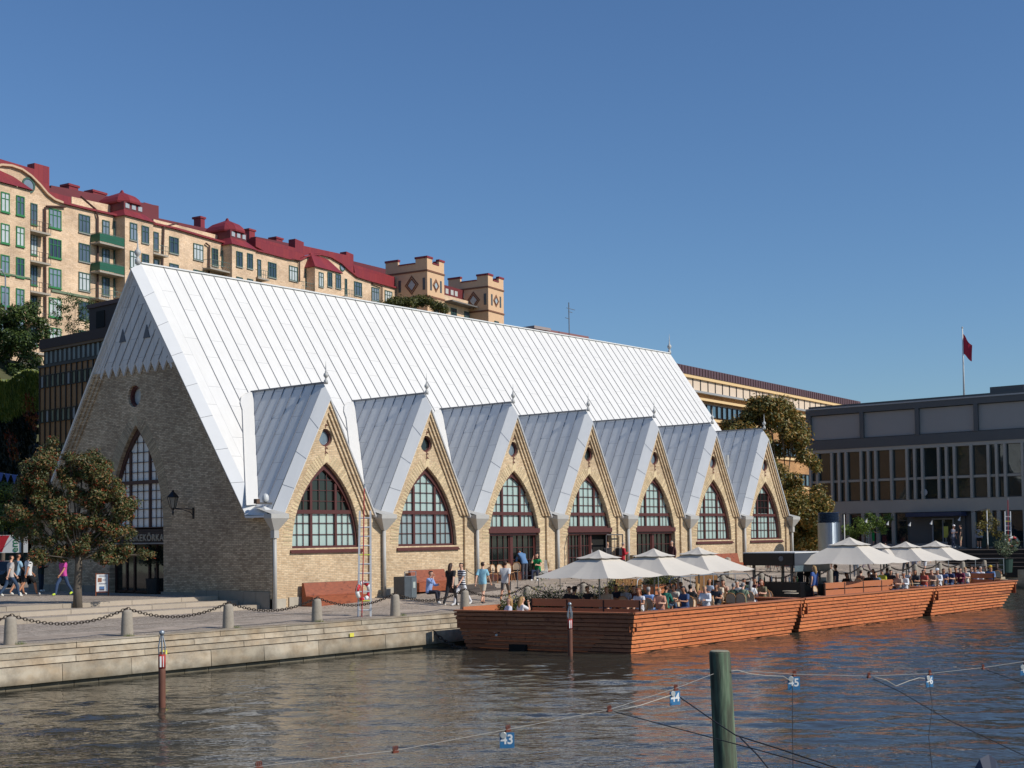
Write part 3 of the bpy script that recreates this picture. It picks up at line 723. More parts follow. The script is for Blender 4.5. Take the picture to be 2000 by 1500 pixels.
# ================================================================== FLOATING TERRACE (three moored sections)
RIMZ, DECK = .15, -.55
def sec_poly(pts_, z): return [(a, b, z) for a, b in pts_]
def planked(name, bot, top, parent, mats, n=10, closed=False, lab=None):
    # overlapping horizontal boards stepping outward between a waterline path and a rim path
    m = MB(); zb, zt = WATER-.1, RIMZ-.06
    for k_ in range(n):
        t0, t1 = k_/n, (k_+1)/n; z0 = zb+(zt-zb)*t0; z1 = zb+(zt-zb)*t1-.034
        for j in range(len(bot)-1):
            q = []
            for (bx, by), (tx, ty) in ((bot[j], top[j]), (bot[j+1], top[j+1])):
                q.append((bx+(tx-bx)*(t0+.8/n), by+(ty-by)*(t0+.8/n)))
            a, b = Vector((*q[0], 0)), Vector((*q[1], 0)); d = (b-a).normalized(); nn = Vector((d.y, -d.x, 0))
            Lw = (b-a).length; x0 = 0
            while x0 < Lw-.01:
                x1 = min(Lw, x0+random.uniform(1.8, 4.2)); x1 = Lw if Lw-x1 < .6 else x1; jit = random.uniform(-.006, .006); g_ = .004
                A, B2 = a+d*(x0+(g_ if x0 else 0))+nn*jit, a+d*(x1-(g_ if x1 < Lw else 0))+nn*jit; A2, B3 = A-nn*.16, B2-nn*.16; tl = nn*.012
                vs2 = [A+tl+Vector((0, 0, z0)), B2+tl+Vector((0, 0, z0)), B2+Vector((0, 0, z1)), A+Vector((0, 0, z1)), A2+Vector((0, 0, z0)), B3+Vector((0, 0, z0)), B3+Vector((0, 0, z1)), A2+Vector((0, 0, z1))]
                m.mat(j if len(mats) > 1 else 0).add(vs2, [(0, 1, 2, 3), (7, 6, 5, 4), (0, 4, 5, 1), (3, 2, 6, 7), (0, 3, 7, 4), (1, 5, 6, 2)]); x0 = x1
    return m.build(name, mats, parent)
BOT = M('hull_dark', '1c140f', .9)
secs = []
bow_b = [(2.15, -9.35), (2.75, -13.0), (3.35, -16.2)]
bow_t = [(1.35, -9.35), (2.2, -13.1), (3.05, -16.62)]
def vline(u): return -16.2-.012*(u-3)
for i, (b_, t_) in enumerate((
    ([(3.35, 9), (2.75, 9), (3.35, vline(3.35)), (14.75, vline(14.75)), (15.05, -9.3)], None),
    ([(15.45, -9.3), (15.45, vline(15.4)), (27.9, vline(27.9)), (28.2, -9.3)], None),
    ([(28.85, -9.3), (28.85, vline(28.8)), (38.0, vline(38)), (38.4, -9.3)], None))):
    lab = ('near section of reddish plank clad floating terrace, with shaded bow end', 'middle section of reddish plank clad floating terrace below the black bar', 'far section of reddish plank clad floating terrace by the dark stairs')[i]
    t = thing('floating_terrace', lab, 'floating terrace', (0, 0, 0), 0, 'moored timber terrace sections'); secs.append(t)
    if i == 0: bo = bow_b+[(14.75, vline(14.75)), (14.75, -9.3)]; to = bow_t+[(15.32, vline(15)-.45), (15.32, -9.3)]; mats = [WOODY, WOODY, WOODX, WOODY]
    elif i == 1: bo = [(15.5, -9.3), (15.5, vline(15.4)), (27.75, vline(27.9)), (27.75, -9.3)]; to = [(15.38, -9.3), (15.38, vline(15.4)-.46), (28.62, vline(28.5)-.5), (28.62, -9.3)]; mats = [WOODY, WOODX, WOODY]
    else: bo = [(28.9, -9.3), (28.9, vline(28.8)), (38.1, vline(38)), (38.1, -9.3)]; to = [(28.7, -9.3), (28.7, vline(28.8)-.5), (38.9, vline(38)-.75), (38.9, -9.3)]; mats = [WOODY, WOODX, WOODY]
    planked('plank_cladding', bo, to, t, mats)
    MB().prism([(a+(.2 if a < 10*(i+1) else -.1), b+.2 if b < -12 else b) for a, b in bo], (lambda a, b, d: (a, b, d)), WATER-.3, DECK-.05).build('hull', BOT, t)
    MB().prism([(a+(.95 if q < (3 if i == 0 else 2) else -.95), b+.75 if b < -12 else b-.05) for q, (a, b) in enumerate(to)], (lambda a, b, d: (a, b, d)), DECK-.05, DECK).build('deck', M('deck_boards', '7a6552', .8, .2, 3, stretch=(8, 1, 1)), t)
    # rim cap
    for j in range(len(to)-1):
        a, b = Vector((*to[j], RIMZ-.03)), Vector((*to[j+1], RIMZ-.03)); d = (b-a).normalized(); inn = Vector((-d.y, d.x, 0))
        c0 = a+inn*.12-Vector((0, 0, 0)); c1 = b+inn*.12
        MB().obox(c0-d*.0, c1, .34, .06).build('rim_board', M('rim_wood', 'a9653f', .6, .25, 4, stretch=(1, 1, 8)), t)
    # inner lining
    m = MB()
    for j in range(len(to)-1):
        a, b = Vector((*to[j], 0)), Vector((*to[j+1], 0)); d = (b-a).normalized(); inn = Vector((-d.y, d.x, 0))
        a += inn*.24; b += inn*.24; m.obox((a.x, a.y, (DECK+RIMZ)/2-.04), (b.x, b.y, (DECK+RIMZ)/2-.04), .05, RIMZ-DECK-.06)
    m.build('lining', M('lining_wood', '8a4c2c', .7, .3), t)
MB().box(2.3, 2.45, -12.1, -11.3, WATER-.05, WATER+.22).build('scupper', DARK, secs[0])

def bench_run(name, a, b, label, seat=True, hb=.62, z=DECK, group=None, face=1, top=1.05):
    a, b = Vector(a), Vector(b); L = (b-a).length; t = thing(name, label, 'bench', (a.x, a.y, z), atan2(b.y-a.y, b.x-a.x), group)
    m = MB(); m.box(0, L, 0, .05, top-.28, top); m.build('backrest', OILED, t)
    m = MB(); m.box(0, L, 0, .05, .3, top-.34); m.build('back_board', OILED, t)
    m = MB(); m.box(0, L, -.5*face, 0, .38, .44) if face > 0 else m.box(0, L, .05, .55, .38, .44); m.build('seat', OILED, t)
    n = max(2, int(L/1.5))
    for i in range(n+1): x = min(L-.06, L*i/n); m = MB(); m.box(x, x+.06, -.01*face, .045, 0, top-.02); m.build('leg', M('bench_leg', '3a2318', .7), t)
    return t
bench_run('high_back_bench', (3.65, -11.3, 0), (4.4, -15.95, 0), 'dark high backed timber bench across the bow of the floating terrace', top=1.08)
bench_run('high_back_bench', (21.95, -14.35, 0), (28.2, -15.25, 0), 'long sunlit timber bench back behind the middle terrace rim', top=1.08)
bench_run('high_back_bench', (37.9, -12.15, 0), (41.0, -16.0, 0) if 0 else (38.3, -16.3, 0), 'shaded timber bench across the far end of the floating terrace', top=1.08)
t = thing('corner_bench', 'low sunlit orange bench inside the left tip of the terrace', 'bench', (1.75, -9.9, DECK)); 
MB().box(0, 2.2, -.1, .45, .45, .52).build('seat', OILED, t); MB().box(0, 2.2, .42, .48, .52, .8).build('backrest', OILED, t); MB().box(.05, 2.1, 0, .4, .0, .45).build('seat_box', OILED, t)

# umbrellas
CANV = M('cream_canvas', 'cfc6b8', .85, .05, 1.5, bump=.08, bscale=6); 
def umbrella(p, side, label, rz=0, pole_to=DECK):
    t = thing('market_umbrella', label, 'parasol', (p.x, p.y, pole_to), rz, 'cream parasols on the floating terrace'); H = p.z-pole_to; s_ = side/2; dr = side*.285
    def pyr(s1, z1, s0, z0, sag, nsub=6):
        m = MB(); cor = [(-1, -1), (0, -1), (1, -1), (1, 0), (1, 1), (0, 1), (-1, 1), (-1, 0)]
        for k_ in range(8):
            a, b = cor[k_], cor[(k_+1) % 8]; rows = []
            for i in range(nsub+1):
                tt = i/nsub; row = []
                for j in range(5):
                    f = j/4; x = (a[0]+(b[0]-a[0])*f); y = (a[1]+(b[1]-a[1])*f); s2 = s0+(s1-s0)*tt
                    ed = 1 if max(abs(x), abs(y)) >= 1 else 1
                    z = z0+(z1-z0)*tt-sag*sin(pi*f)*tt*(1 if abs(a[0])+abs(a[1]) else 1)-.05*side/4*sin(pi*tt)
                    row.append((x*s2, y*s2, z))
                rows.append(row)
            vs2 = [q for r_ in rows for q in r_]; m.add(vs2, [(i*5+j, i*5+j+1, (i+1)*5+j+1, (i+1)*5+j) for i in range(nsub) for j in range(4)])
        return m
    m = pyr(s_, H-dr, .2*s_, H-.12*dr-.12, .05); m.build('canopy', CANV, t, smooth=False)
    m = pyr(s_*.36, H-.30*dr, .01, H, .02, 3); m.build('vent_cap', CANV, t)
    MB().tube([(0, 0, 0), (0, 0, H-.05)], .035, 8).build('pole', M('pole_grey', 'a8a8a4', .4, .1, metal=.3), t, smooth=True)
    for k_ in range(8):
        a = [(-1, -1), (0, -1), (1, -1), (1, 0), (1, 1), (0, 1), (-1, 1), (-1, 0)][k_]
        MB().obox((.03*a[0], .03*a[1], H-.16), (a[0]*s_*.97, a[1]*s_*.97, H-dr-.04), .02, .025).build('rib', M('rib_grey', '8a8a86', .5), t)
    MB().lathe([(.3, 0), (.3, .06), (.05, .08), (.05, .3)], (0, 0, 0), 12).build('base', M('base_dark', '3a3a3c', .6), t)
    return t
for x, y, v, sd_, l in ((1169.6, 1074, -12.4, 3.7, 'large cream parasol nearest the terrace bow'), (1276.8, 1071, -12.6, 3.7, 'cream parasol second from the left, overlapping the nearest one'),
                        (1363.7, 1068.3, -12.4, 3.55, 'cream parasol just left of the black bar canopy'), (1659, 1049, -13.6, 4.5, 'widest and tallest cream parasol, just right of the black bar'),
                        (1719, 1060, -11.6, 3.3, 'cream parasol mostly hidden behind the widest one'), (1769, 1057.5, -12.8, 3.6, 'cream parasol third from the right end, above the terrace gap'), (1827, 1056, -12.6, 3.8, 'rightmost cream parasol before the dark stairs')):
    umbrella(at(x, y, V=v), sd_, l, random.uniform(-.05, .05))

# bar kiosk on the terrace
kx, ky = 22.9, -12.25
kb = thing('bar_kiosk', 'black bar kiosk with flat canopy and open serving sides on the terrace', 'kiosk', (kx, ky, DECK))
BLK = M('kiosk_black', '121215', .35, .15, 2)
m = MB(); cz = 1.94-DECK; m.box(0, 3.7, 0, .05, cz-.62, cz); m.box(3.65, 3.7, 0, 2.9, cz-.62, cz); m.box(0, 3.7, 2.85, 2.9, cz-.62, cz)
m.build('canopy_fascia', M('kiosk_slate', '3b424b', .35, .1, 1), kb)
m = MB(); n = 8; arc = lambda f: cz-.62+.60+.06*sin(pi*f)-.03*f
for i in range(n): f0, f1 = i/n, (i+1)/n; m.add([(0, 2.9*f0, cz-.62), (0, 2.9*f1, cz-.62), (0, 2.9*f1, arc(f1)), (0, 2.9*f0, arc(f0)), (.06, 2.9*f0, cz-.62), (.06, 2.9*f1, cz-.62), (.06, 2.9*f1, arc(f1)), (.06, 2.9*f0, arc(f0))], [(0, 1, 2, 3), (7, 6, 5, 4), (3, 2, 6, 7), (0, 4, 5, 1)])
m.build('end_fascia', BLK, kb)
m = MB(); m.ring(circ(.75, cz-.27, .12), circ(.75, cz-.27, .095), (lambda a, b, d: (d, a, b)), -.02, 0); m.build('emblem', M('emblem_grey', '8c8c8c', .5), kb)
m = MB(); m.ring(circ(.75, cz-.27, .07, 12), circ(.75, cz-.27, .03, 12), (lambda a, b, d: (d, a, b)), -.02, 0); m.build('emblem', M('emblem_grey', '8c8c8c'), kb)
MB().box(-.02, 3.72, -.03, 2.92, cz, cz+.04).build('roof', WHITE, kb)
for a, b in ((.35, .35), (3.3, .4), (.35, 2.5), (3.3, 2.5)): MB().box(a-.06, a+.06, b-.06, b+.06, 0, cz-.1).build('post', M('kiosk_post', '6d665e', .5), kb)
m = MB(); m.box(0, .6, -.3, 2.9, 0, 1.02); m.build('counter', BLK, kb)
m = MB(); m.box(.6, 3.2, -.3, .2, 0, .9); m.build('counter', BLK, kb); m = MB(); m.box(-.04, .66, -.34, 2.94, 1.02, 1.06); m.build('counter_top', M('counter_top', '2a2a2c', .25), kb)
m = MB(); m.box(0, 3.7, .0, .02, cz-.92, cz-.62); m.build('wind_screen', glass_mat('kiosk_screen', '5d6c72', .1, .2), kb)
MB().box(0, 3.7, -.01, .03, cz-.95, cz-.91).build('screen_rail', BLK, kb); MB().box(0, .03, 0, 2.9, cz-.95, cz-.91).build('screen_rail', BLK, kb)
rr_ = random.Random(3)
BOTT = [M('bottle_green', '2d4a2c', .2), M('bottle_amber', '6a3c17', .2), M('bottle_clear', 'b7c2c0', .15), M('bottle_red', '8a2420', .3)]
for i in range(12):
    b = MB().lathe([(.04, 0), (.04, .18), (.015, .24), (.015, .31)], (0, 0, 0), 8).build('bottle', BOTT[i % 4], None, smooth=True)
    b.location = (kx+.3+rr_.uniform(-.15, .15), ky+.0+.23*i, DECK+1.06)
    tag(b, '%s bottle on the black bar counter, %s from its canal side end' % (('green', 'amber', 'clear', 'red')[i % 4], ORD[i]), 'bottle', 'bottles on the bar counter')
keg = tag(MB().lathe([(.16, 0), (.19, .03), (.19, .1), (.17, .12), (.19, .3), (.19, .38), (.14, .42), (.05, .45)], (kx+1.7, ky-.05, DECK+.9), 14).build('drink_urn', STEEL, smooth=True), 'round steel drinks urn on the bar counter facing the canal', 'urn')
cm = thing('coffee_machine', 'chrome coffee machine on the bar counter', 'machine', (kx+2.5, ky-.05, DECK+.9)); MB().box(-.3, .3, -.2, .2, 0, .32).build('body', STEEL, cm); MB().tube([(-.2, -.25, .1), (.2, -.25, .1)], .02).build('group_head', BLACK, cm)

# gangway and planters between quay and terrace
gw = thing('gangway', 'grey aluminium gangway with tubular handrails from quay to terrace', 'gangway', (0, 0, 0))
a0, a1 = at(1310, 1153, V=-8.6), at(1475, 1140, V=-8.6); ga = Vector((15.2, -6.6, .12)); 
m = MB(); m.box(15.4, 21.6, -10.3, -8.5, .02, .1); m.build('deck_plate', M('gangway_plate', '6b6560', .7, .15), gw)
m = MB(); m.box(15.4, 21.6, -10.42, -10.32, -.12, .16); m.build('side_beam', GALV, gw)
for y in (-10.3, -8.5):
    m = MB(); pts_ = [(15.2, y, .9)]; 
    m.tube([(15.0, y, .1), (14.7, y, .45), (14.8, y, .85), (15.2, y, .98), (18.5, y, 1.02), (21.6, y, .95), (22, y, .7), (21.9, y, .1)], .025, 6); m.build('handrail', GALV, gw, smooth=True)
    for u in (16.5, 18.5, 20.5): MB().tube([(u, y, .1), (u, y, 1.0)], .02, 6).build('rail_post', GALV, gw)
MB().box(15.6, 17.4, -10.55, -10.43, -.3, .12).build('life_locker', WHITE, gw)
def flower_mass(name, c, size, n, mats, seed, parent=None, h=.35):
    r_ = random.Random(seed); m = MB()
    for i in range(n):
        x, y = r_.uniform(-.5, .5)*size[0], r_.uniform(-.5, .5)*size[1]; z = abs(r_.gauss(0, .5))*h*(1.2-abs(x/size[0])); s_ = r_.uniform(.018, .042)
        d = Vector((r_.gauss(0, 1), r_.gauss(0, 1), r_.gauss(.6, 1))).normalized(); e = d.orthogonal().normalized(); f_ = d.cross(e)
        p = Vector(c)+Vector((x, y, z)); m.mat(0 if r_.random() < .72 else 1+int(r_.random()*(len(mats)-1)))
        m.add([p-e*s_*1.6, p+f_*s_*.6, p+e*s_*1.6, p-f_*s_*.6], [(0, 1, 2, 3)])
    return m.build(name, mats, parent)
LG = leaf_mat('herb_leaf', '24351a', '3c5224', '5d6d35'); LP = leaf_mat('purple_flower', '4e3c58', '6b5672', '8a7590'); LY = leaf_mat('yellow_flower', 'b9a24a', 'd0c27a')
def planter(c, L, wd, h_, rz, label, seed, name='planter', fh=.4):
    t = thing(name, label, 'planter', c, rz, 'timber planters'); m = MB(); m.box(-L/2, L/2, -wd/2, wd/2, 0, h_); m.build('box', OILED, t)
    MB().box(-L/2+.04, L/2-.04, -wd/2+.04, wd/2-.04, h_, h_+.03).build('soil', M('soil', '2a2019', .95), t)
    flower_mass('foliage', (0, 0, h_), (L*1.05, wd*1.15), int(2600*L*wd)+900, [LG, LP, LY], seed, t, fh); return t
planter(Vector((6.4, -9.75, DECK)), 5.0, .55, .55, 0, 'long planter of lavender and herbs at the terrace quay side, under the nearest parasol', 5, fh=.6)
planter(Vector((11.4, -9.75, DECK)), 4.2, .55, .55, 0, 'long planter of dark herbs and yellow blooms left of the gangway', 6, fh=.65)
planter(Vector((20.0, -6.2, -.1)), 2.0, .7, .55, 0, 'orange timber planter of trailing flowers beside the gangway', 8, fh=.5)
planter(Vector((16.6, -6.3, -.1)), 1.6, .6, .5, 0, 'shorter planter of purple flowers at the quay end of the gangway', 9, fh=.5)
def slat_gate(c, L, h_, label):
    t = thing('slatted_screen', label, 'fence', c, 0, 'timber slat screens'); n = int(L/.13)
    for i in range(n): MB().box(i*.13, i*.13+.1, -.012, .012, .05, h_-.12*(i/n)).build('slat', M('slat_wood', '8a6238', .7, .3, 4), t)
    MB().box(0, L, .013, .05, h_*.3, h_*.3+.07).build('rail', M('slat_wood', '8a6238'), t); MB().box(0, L, .013, .05, h_*.75, h_*.75+.07).build('rail', M('slat_wood', '8a6238'), t); return t
slat_gate(Vector((13.9, -7.9, -.1)), 2.2, 1.05, 'brown timber slat screen at the left end of the gangway'); slat_gate(Vector((21.3, -7.5, -.1)), 2.1, 1.0, 'brown timber slat screen right of the gangway, below the black canopy')

# ================================================================== QUAYSIDE FURNITURE
def bollard(p, label, first=[None]):
    if first[0]: return dup(first[0], p, 0, label)
    t = thing('bollard', label, 'bollard', p, 0, 'granite bollards along the quay')
    MB().lathe([(.21, -.15), (.205, .0), (.19, .4), (.165, .76), (.14, .83), (.06, .86)], (0, 0, 0), 16).build('shaft', M('bollard_stone', '9b9182', .9, .25, 12, bump=.4, bscale=50), t, smooth=True)
    MB().lathe([(.03, 0), (.035, .04), (.02, .07)], (0, 0, .85), 8).build('ring_bolt', M('rusty_iron', '4b3426', .7), t, smooth=True)
    first[0] = t; return t
bp = [Vector((-19.6, -6.85, -.12))]+[at(x, y, V=-6.85) for x, y in ((20.5, 1261), (248, 1243), (443, 1227.5), (620, 1215), (773, 1202), (908, 1191))]
for q in bp: q.z = -.12
st = (bp[6].x-bp[1].x)/5
while bp[-1].x < 61: bp.append(Vector((bp[-1].x+st, -6.85, -.12)))
bp = [Vector((bp[1].x+st*(i-1), -6.85, -.12)) for i in range(len(bp))]
bl = []
for i, q in enumerate(bp):
    bl.append(bollard(q, '%s tapered granite bollard on the quay edge, counting from the left frame edge' % (ORD[max(0, i-1)]) if i else 'tapered granite bollard just outside the left edge of view'))
CHM = M('chain_rust', '3d342d', .6, .3, 10, metal=.5)
def chain(a, b, sag, label, link=.13, r_=.014, name='chain', group='chains between the bollards'):
    a, b = Vector(a), Vector(b); L = (b-a).length*1.04; n = int(L/(link*.72)); P = []
    for i in range(n+1):
        t = i/n; P.append(a.lerp(b, t)-Vector((0, 0, sag*4*t*(1-t))))
    m = MB()
    for i in range(n):
        p, d = (P[i]+P[i+1])/2, (P[i+1]-P[i]).normalized(); s_ = d.cross(Vector((0, 0, 1))).normalized(); u_ = s_.cross(d)
        e = s_ if i % 2 else u_; ring = []
        for q in range(8): an = 2*pi*q/8; ring.append(p+d*cos(an)*link*.5+e*sin(an)*link*.3)
        vs2 = []; o = d.cross(e)
        for q, c in enumerate(ring):
            rad = (c-p).normalized()
            for g_ in range(4): an = 2*pi*g_/4+.78; vs2.append(c+rad*cos(an)*r_+o*sin(an)*r_)
        m.add(vs2, [(q*4+g_, q*4+(g_+1) % 4, ((q+1) % 8)*4+(g_+1) % 4, ((q+1) % 8)*4+g_) for q in range(8) for g_ in range(4)])
    return tag(m.build(name, CHM), label, 'chain', group)
for i in range(len(bp)-1):
    if bp[i].x > 62: break
    chain(bp[i]+Vector((0, 0, .9)), bp[i+1]+Vector((0, 0, .9)), .38, 'sagging iron chain linking %s granite bollard on the quay to the next' % ('the ' + ORD[i-1] if i else 'the out of view'), .15, .017)
qa, qb = at(812, 1233, V=-8.1), at(905, 1268, Z=WATER)
chain((0, 0, 0) if 0 else at(845, 1233, V=-8.15), at(905, 1268, Z=WATER-.05), .1, 'thick pale mooring chain running from the quay wall into the water', .2, .028, 'mooring_chain', None)
tuft_m = leaf_mat('weed', '3a4a1c', '5a6a2a', '78803c')
for i in range(1, 9):
    r_ = random.Random(i); m = MB()
    for _ in range(46):
        a = r_.uniform(0, 2*pi); d = r_.uniform(0, .13); x, y = cos(a)*d*1.6, sin(a)*d; h_ = r_.uniform(.04, .14); m.add([(x-.008, y, 0), (x+.008, y, 0), (x+r_.gauss(0, .05), y+r_.gauss(0, .05), h_)], [(0, 1, 2)])
    o = m.build('weed_tuft', tuft_m); o.location = bp[i]+Vector((.18 if i % 2 else -.1, -.24, 0)); o['kind'] = 'stuff'
# yellow paint marks on steps
for x, y, v in ((321, 1274, -8.07), (687, 1240, -8.07)):
    p = at(x, y, V=v); o = MB().box(-.1, .1, -.012, 0, -.07, .07).build('yellow_mark', M('yellow_mark', 'd9cf52', .7)); o.location = p; tag(o, 'small yellow square plate on the quay step %s' % ('behind the left pile' if x < 500 else 'below the ladder'), 'plate', 'yellow plates on the quay')
# mooring piles with wire cage tops
def pile(x, yb, ytop, ytip, rad, label):
    p = at(x, yb, Z=WATER); D = (p-C0).dot(fw); zt = at(x, ytop, D=D).z; ztip = at(x, ytip, D=D).z
    t = thing('mooring_pile', label, 'mooring pile', (p.x, p.y, WATER), 0, 'rusty mooring piles'); H = zt-WATER; T = ztip-WATER
    MB().lathe([(rad*.98, -1), (rad, .2), (rad, H*.6), (rad*.97, H)], (0, 0, 0), 14).build('tube', M('pile_rust', '6e4534', .7, .3, 5, stretch=(1, 1, .4)), t, smooth=True)
    MB().lathe([(rad*1.04, H-.42), (rad*1.04, H-.06)], (0, 0, 0), 14).build('reflector_band', M('band_red', 'a9322a', .5), t, smooth=True)
    MB().add([(-rad*1.1, -rad*.55, H-.38), (-rad*.1, -rad*1.09, H-.38), (-rad*.1, -rad*1.09, H-.1), (-rad*1.1, -rad*.55, H-.1)], [(0, 1, 2, 3)]).build('label_plate', WHITE, t)
    for k_ in range(6): a = 2*pi*k_/6; MB().tube([(cos(a)*rad*.95, sin(a)*rad*.95, H-.05), (cos(a)*rad*1.05, sin(a)*rad*1.05, H+(T-H)*.3), (cos(a)*.03, sin(a)*.03, T-.08)], .014, 5).build('cage_bar', GALV, t)
    MB().lathe([(.03, -.08), (.07, -.03), (.07, .03), (.02, .07)], (0, 0, T), 10).build('cap', GALV, t, smooth=True)
pile(316.5, 1381, 1274, 1236, .092, 'rusty steel mooring pile with a wire cage, standing in front of the left quay steps')
pile(1114, 1281, 1206, 1180, .088, 'rusty steel mooring pile with a wire cage, in front of the terrace bow')

# green timber post with mooring lines and number tags
def post_mat():
    k = NT('green_post'); v = k.coord(scale=(1, 1, .12)); f = k.noise(v, 9, 6)
    o = k.ramp(f, [(.3, lin('2b2c22')), (.48, lin('525846')), (.6, lin('5f7259')), (.75, lin('8a9078'))]); k.L.new(o, k.b.inputs['Base Color']); k.b.inputs['Roughness'].default_value = .85
    k.bump(f, .8, .03); return k.m
pt, pb = at(1405, 1272, D=20.3), at(1424, 1600, D=20.3)
t = thing('timber_post', 'weathered greenish timber mooring post rising from the water in the foreground', 'post', (pb.x, pb.y, WATER-.4)); H = pt.z-WATER+.4; off = pt-pb; off.z = 0
m = MB(); n = 18; rs = []
pr = random.Random(2); ks = [1+pr.uniform(-.05, .05) for _ in range(n)]
vs2 = []; Z = [0, H*.3, H*.6, H*.8, H-.03, H]
for z in Z:
    for k_ in range(n): a = 2*pi*k_/n; r_ = (.182-.028*z/H)*ks[k_]*(1 if z < H else .93); vs2.append((cos(a)*r_+off.x*z/H, sin(a)*r_+off.y*z/H, z))
m.add(vs2, [(i*n+k_, i*n+(k_+1) % n, (i+1)*n+(k_+1) % n, (i+1)*n+k_) for i in range(len(Z)-1) for k_ in range(n)]+[tuple(range((len(Z)-1)*n, len(Z)*n))])
m.build('shaft', post_mat(), t, smooth=True)
MB().lathe([(.148, 0), (.13, .012), (.01, .014)], (off.x, off.y, H), 18).build('end_grain', M('end_grain', '8f8a74', .9, .4, 20), t)
WIRE = M('mooring_wire', '8f8b84', .6); DROPE = M('dark_rope', '2c2a2c', .8); PROPE = M('pale_rope', 'a8a195', .8); RUST = M('clamp_rust', '6a3220', .8, .3, 20)
W = [(400, 1512, 14.4), (505, 1497, 15), (772, 1466, 16.2), (990, 1425, 17.5), (1190, 1386, 18.6), (1318, 1345, 19.6), (1402, 1313, 20.25)]
W2 = [(1428, 1309, 20.3), (1553, 1317, 20.8), (1697, 1320.5, 21.5), (1815, 1315.5, 22.3), (1920, 1304, 23.4), (2040, 1286, 25)]
P1 = [at(x, y, D=d) for x, y, d in W]; P2 = [at(x, y, D=d) for x, y, d in W2]
tag(MB().tube(P1, .0045, 5).build('mooring_wire', WIRE), 'thin pale mooring wire from the timber post towards the lower left', 'wire', 'mooring wires')
tag(MB().tube(P2, .0045, 5).build('mooring_wire', WIRE), 'thin pale mooring wire from the timber post to the right frame edge', 'wire', 'mooring wires')
def clamp(p, label):
    t = thing('wire_clamp', label, 'clamp', p, 0, 'rusty wire clamps'); t.scale = (.8,)*3
    for k_ in (-1, 0, 1): m = MB(); m.tube([(k_*.035, 0, -.03), (k_*.035-.015, 0, .05), (k_*.035, 0, .075), (k_*.035+.02, 0, .05), (k_*.035+.015, 0, -.03)], .009, 5); m.build('bolt', RUST, t)
    MB().box(-.06, .06, -.02, .02, -.035, -.005).build('saddle', RUST, t); return t
def tagplate(p, num, label, rz, sz=.2):
    t = thing('number_tag', label, 'sign', p, rz, 'blue mooring number tags'); MB().box(-sz*.48, sz*.48, -.006, .006, -sz-.02, -.02).build('plate', M('tag_blue', '2f6d99', .5, .25, 12), t)
    o = text_obj(num, sz*.86, WHITE, frame_mtx((.0, -.008, -sz*.82), (1, 0, 0), (0, 0, 1)), 'number', t, .001, 'CENTER', .95, .004)
    MB().lathe([(.04, -.004), (.045, 0), (.04, .004)], (0, 0, 0), 10).build('disc', M('disc_grey', 'b9b9b4', .4, metal=.4), t).matrix_local = Matrix.Translation((-.05, -.02, -.05)) @ Matrix.Rotation(pi/2, 4, 'X')
    return t
rzc = YAW-pi/2+.1
for (x, y, D, num) in ((990, 1425, 17.5, '43'), (1318, 1345, 19.6, '44'), (1550, 1317, 20.8, '45'), (1815, 1315.5, 22.3, '46'), (2001, 1295, 24.6, '47')):
    p = at(x, y, D=D); sz = .2 if x < 1400 or x == 1550 else .185
    tagplate(p+Vector((0, 0, -.02)), num, 'small blue tag numbered %s hanging from the mooring wire' % num, rzc+(.5 if x in (1318, 1815) else 0), sz)
    clamp(p+Vector((.02, 0, .0)), 'rusty wire clamp above the blue tag numbered %s' % num)
for (x, y, D, l) in ((505, 1497, 15, 'at the lower left'), (772, 1466, 16.2, 'between tag 43 and the lower left corner'), (1190, 1386, 18.6, 'between tags 43 and 44'), (1697, 1320.5, 21.5, 'between tags 45 and 46'), (1920, 1304, 23.4, 'right of tag 46')):
    clamp(at(x, y, D=D), 'rusty wire clamp %s on the mooring wire' % l)
def rope(pts_, r_, mat, label): 
    P = [at(x, y, D=d) for x, y, d in pts_]; tag(MB().tube(P, r_*.7, 6).build('rope', mat, smooth=True), label, 'rope', 'mooring ropes')
rope([(1200, 1390, 18.6), (1320, 1422, 17.2), (1500, 1470, 15.4), (1640, 1510, 14.2)], .009, DROPE, 'dark rope sagging from the clamp left of the post to the bottom edge')
rope([(1328, 1362, 19.5), (1400, 1412, 18.2), (1437, 1436, 17.8), (1520, 1462, 17), (1640, 1502, 16)], .012, DROPE, 'dark rope passing in front of the timber post below tag 44')
rope([(1445, 1440, 17.7), (1480, 1475, 17), (1510, 1512, 16.4)], .013, DROPE, 'short dark rope dropping steeply right of the timber post')
rope([(1548, 1338, 20.8), (1548, 1400, 20.1), (1549, 1510, 19)], .009, DROPE, 'dark rope hanging straight down from tag 45')
rope([(1706, 1326, 21.5), (1760, 1352, 21), (1850, 1405, 20), (1950, 1452, 19), (2030, 1490, 18.4)], .008, DROPE, 'dark rope running from the middle right clamp to the right edge')
rope([(1815, 1330, 22.3), (1821, 1380, 21.8), (1814, 1440, 21), (1822, 1512, 20)], .009, DROPE, 'wavy dark rope hanging from tag 46')
rope([(1928, 1309, 23.4), (1965, 1322, 23), (2030, 1345, 22.4)], .008, DROPE, 'dark rope leaving the rightmost clamp to the right')
rope([(1428, 1311, 20.2), (1440, 1309, 20.3), (1465, 1316, 20.4), (1500, 1320, 20.6), (1530, 1321, 20.7), (1541, 1328, 20.7)], .01, PROPE, 'slack pale rope between the timber post and tag 45')
rope([(1706, 1322, 21.5), (1730, 1328, 21.6), (1750, 1340, 21.7), (1775, 1330, 21.9), (1795, 1324, 22.1), (1806, 1325, 22.2)], .01, PROPE, 'slack pale rope looping left of tag 46')
rope([(1198, 1389, 18.6), (1250, 1378, 18.9), (1310, 1358, 19.5)], .01, PROPE, 'pale rope between the left clamp and tag 44')
